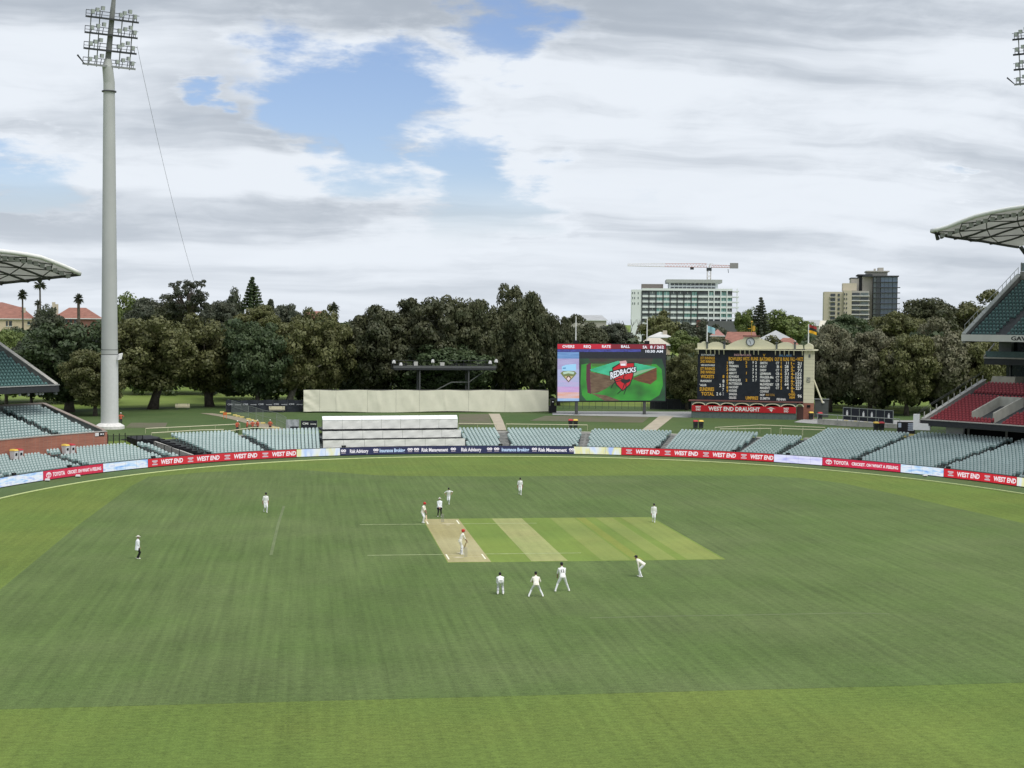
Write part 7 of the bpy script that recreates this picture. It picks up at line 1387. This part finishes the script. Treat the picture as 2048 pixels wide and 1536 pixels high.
    if pads:
        for i in range(2):
            kn, an = J['kn%d' % i], J['an%d' % i]; d = (an-kn)/np.linalg.norm(an-kn); f_ = np.array([0, 1, 0]); f_ = f_-d*(f_@d); f_ /= np.linalg.norm(f_); s_ = np.cross(d, f_); pts = []
            for t_, w0, o_ in ((-.22, .075, .065), (-.05, .085, .085), (.15, .08, .075), (.5, .075, .06), (.98, .07, .06)):
                c0 = kn+(an-kn)*t_
                for a in np.linspace(-1.25, 1.25, 7): pts.append(c0+f_*(o_*k*math.cos(a)+.012)+s_*w0*k*math.sin(a)*1.08)
            in_ = [x-f_*.02*k for x in pts]; b = MB(); fs = [(r_*7+c_, r_*7+c_+1, (r_+1)*7+c_+1, (r_+1)*7+c_) for r_ in range(4) for c_ in range(6)]; b.add(pts+in_, fs+[tuple(35+x for x in f[::-1]) for f in fs]); ch_(b, 'leg_pad', 'pad')
            for t_ in (.2, .6): ch_(MB().tube([kn+(an-kn)*t_+(-f_*math.cos(a)+s_*math.sin(a))*.066*k for a in np.linspace(-1.6, 1.6, 7)], .012*k, 5), 'pad_strap', 'band')
    if number:
        c0 = pel+up*.30*k-fw*.128*k; vs_, fs_, wd_ = TX(number); ch_(MB().add([c0+rt*((x/wd_-.5)*-.0+(x/wd_-.5)*.20*k)*1+up*(y*.17*k-.06*k)-fw*.012*k for x, y in vs_], fs_), 'shirt_number', 'navy')
    if coat or top in ('shirt', 'cream'):
        if not coat: ch_(MB().tube([pel+up*.035*k+rt*.176*k*math.cos(a)+fw*.130*k*math.sin(a) for a in np.linspace(0, 2*math.pi, 17)], .012*k, 5, cap=False), 'waistband', 'band' if pads or number is None and top == 'cream' else 'trousers')
    return T, J, rz, p
AW = (.04, 1.)      # looking away from the camera
person(275, 1119, (1, .12), 'umpire in a white coat, black trousers and white hat, alone at far left', H=1.72, coat=True, top='coat', legs='black', sleeves='long', head='widehat', feet=((-.07, -.03), (.08, .05)), hands=((-.10, .14, .92), (.12, .16, .90)))
person(531, 1026, (.35, -1), 'fielder in whites walking, alone on the grass left of the wicket', H=1.84, lean=.10, feet=((-.06, .18), (.07, -.26)), lift_=(0, .10), headpitch=.15, hands=((-.22, .10, .80), (.24, -.04, .84)))
_, J3, rz3, p3 = person(845, 1047, (.8, -.45), 'batter in a red helmet waiting beside the far end of the pitch', H=1.84, top='cream', lean=.22, head='helmet', hair='redhat', feet=((-.20, -.05), (.20, .12)), hands=((-.02, .34, .92), (.06, .36, .86)), pads=True, skin='skin', headpitch=.1)
person(879, 1034.5, (-.02, -1), 'umpire facing the camera with hands clasped, white coat and black trousers', H=1.74, coat=True, top='coat', legs='black', sleeves='long', head='widehat', feet=((-.16, 0), (.16, 0)), hands=((-.04, .24, .90), (.05, .26, .88)), elbow=(1.8, -.2, .1))
person(897, 1010, (-.05, -1), 'bowler in whites running in behind the umpire', H=1.66, lean=.30, feet=((-.05, .05), (.10, -.36)), lift_=(0, .34), hands=((-.30, .10, 1.12), (.30, .22, 1.05)), elbow=(1., -.8, -.1))
person(1040, 991, (-.05, -1), 'fielder in whites walking in, furthest of all from the camera', H=1.78, lean=.12, feet=((-.08, .18), (.09, -.20)), lift_=(0, .06), hands=((-.24, .04, .82), (.25, .05, .84)), headpitch=.15)
person(1307.5, 1046, (-.15, -1), 'fielder in whites and dark cap at the far right corner of the square', H=1.70, lean=.10, feet=((-.07, .14), (.09, -.20)), lift_=(0, .05), sleeves='long', hands=((-.26, .02, .82), (.24, .04, .80)), headpitch=.2)
_, J8, rz8, p8 = person(922.5, 1110, (1, .10), 'batter in a red helmet taking guard at the near stumps', H=1.95, hip=.93, lean=.36, top='cream', head='helmet', hair='redhat', feet=((.20, .02), (-.20, .0)), hands=((-.10, .42, .88), (.02, .44, .82)), pads=True, headpitch=-.35, pole=(0, 1, 0), hiy=-.08)
person(1001, 1190, AW, 'wicketkeeper bent double with hands on knees, back to the camera', H=1.86, hip=.86, lean=1.28, top='shirt', sleeves='long', feet=((-.17, 0), (.17, .0)), hands=('k', 'k'), pads='keeper', hiy=-.16, headpitch=-.3, elbow=(.12, .5, -.6))
person(1072, 1195, (.05, 1), 'slip fielder in a cream shirt with feet widest apart, right of the wicketkeeper', H=1.82, hip=.80, lean=.62, top='cream', feet=((-.46, 0), (.44, .05)), hands=((-.13, .46, .86), (.13, .46, .86)), hiy=-.10, pole=(0, 1, 0))
person(1124.5, 1184.5, (-.08, 1), 'slip fielder with number 12 on his back, standing wide', H=1.98, hip=.90, lean=.42, top='shirt', feet=((-.42, 0), (.44, .10)), hands=((-.22, .40, .78), (.20, .42, .80)), number='12', hiy=-.08, elbow=(1.3, -.2, 0))
person(1282, 1155, (-1, .35), 'fielder bent forward with hands on knees, near right corner of the square', H=1.84, hip=.86, lean=1.0, top='cream', sleeves='long', feet=((-.16, -.05), (.18, .12)), hands=('k', 'k'), hiy=-.18, headpitch=-.45)
for i, (u, lab, fc, hd_) in enumerate(((474, 'leftmost worker in an orange vest and white hard hat above the left seats', (.6, -1), None), (494, 'second worker from the left above the left seats, in orange vest', (1, -.3), ((-.1, .35, 1.05), (.15, .35, 1.1))), (505, 'middle worker of the group above the left seats, in orange vest', (.2, -1), ((-.2, .25, 1.2), (.2, .3, 1.1))), (515.5, 'worker in orange vest, right of the tight group above the left seats', (-.7, -.8), None), (540.5, 'worker in orange vest standing apart to the right above the left seats', (-.1, -1), ((-.12, .22, 1.05), (.14, .22, 1.02))))):
    p = atoff(u, 866, 14.6); z = hxy(p[0], p[1])+.03; person(0, 0, fc, lab, H=1.74, top='vest', legs='work', sleeves='short', skin='skin2', head='hard', hands=hd_, shoe='work', pos=(p[0], p[1], z), lean=.08 if i % 2 else .16)
p = atD(241.5, 840, 222.5); person(0, 0, (.3, -1), 'worker in an orange vest standing beside the foot of the light tower', H=1.76, top='vest', legs='work', skin='skin2', head='hard', shoe='work', pos=(p[0], p[1], hxy(p[0], p[1])+.03), hands=((-.3, .2, 1.15), (.3, .25, 1.0)))
# bats
def bat(J, rz, p, tip, lab, zoff=0.):
    g = (J['wr0']+J['wr1'])/2; tip = np.array(tip, float); d = tip-g; L_ = np.linalg.norm(d); d /= L_; t = thing('cricket_bat', lab, 'bat', (p[0], p[1], .01), rz); s_ = np.cross(d, (0, 0, 1)); s_ /= np.linalg.norm(s_)+1e-9; n_ = np.cross(d, s_)
    MB().tube([g-d*.10, g+d*.22], .017, 7).build('handle', PM['navy'], t); a, c = g+d*.22, g+d*.80
    MB().hexa([a-s_*.05-n_*.018, a+s_*.05-n_*.018, a+s_*.05+n_*.015, a-s_*.05+n_*.015, c-s_*.054-n_*.03, c+s_*.054-n_*.03, c+s_*.054+n_*.015, c-s_*.054+n_*.015]).build('blade', mat('willow', (.52, .40, .25), rough=.5), t)
bat(J8, rz8, p8, (-.50, .30, .35), 'bat held low behind the batter at the near stumps'); bat(J3, rz3, p3, (.30, .55, .10), 'bat held down in front of the batter at the far end')
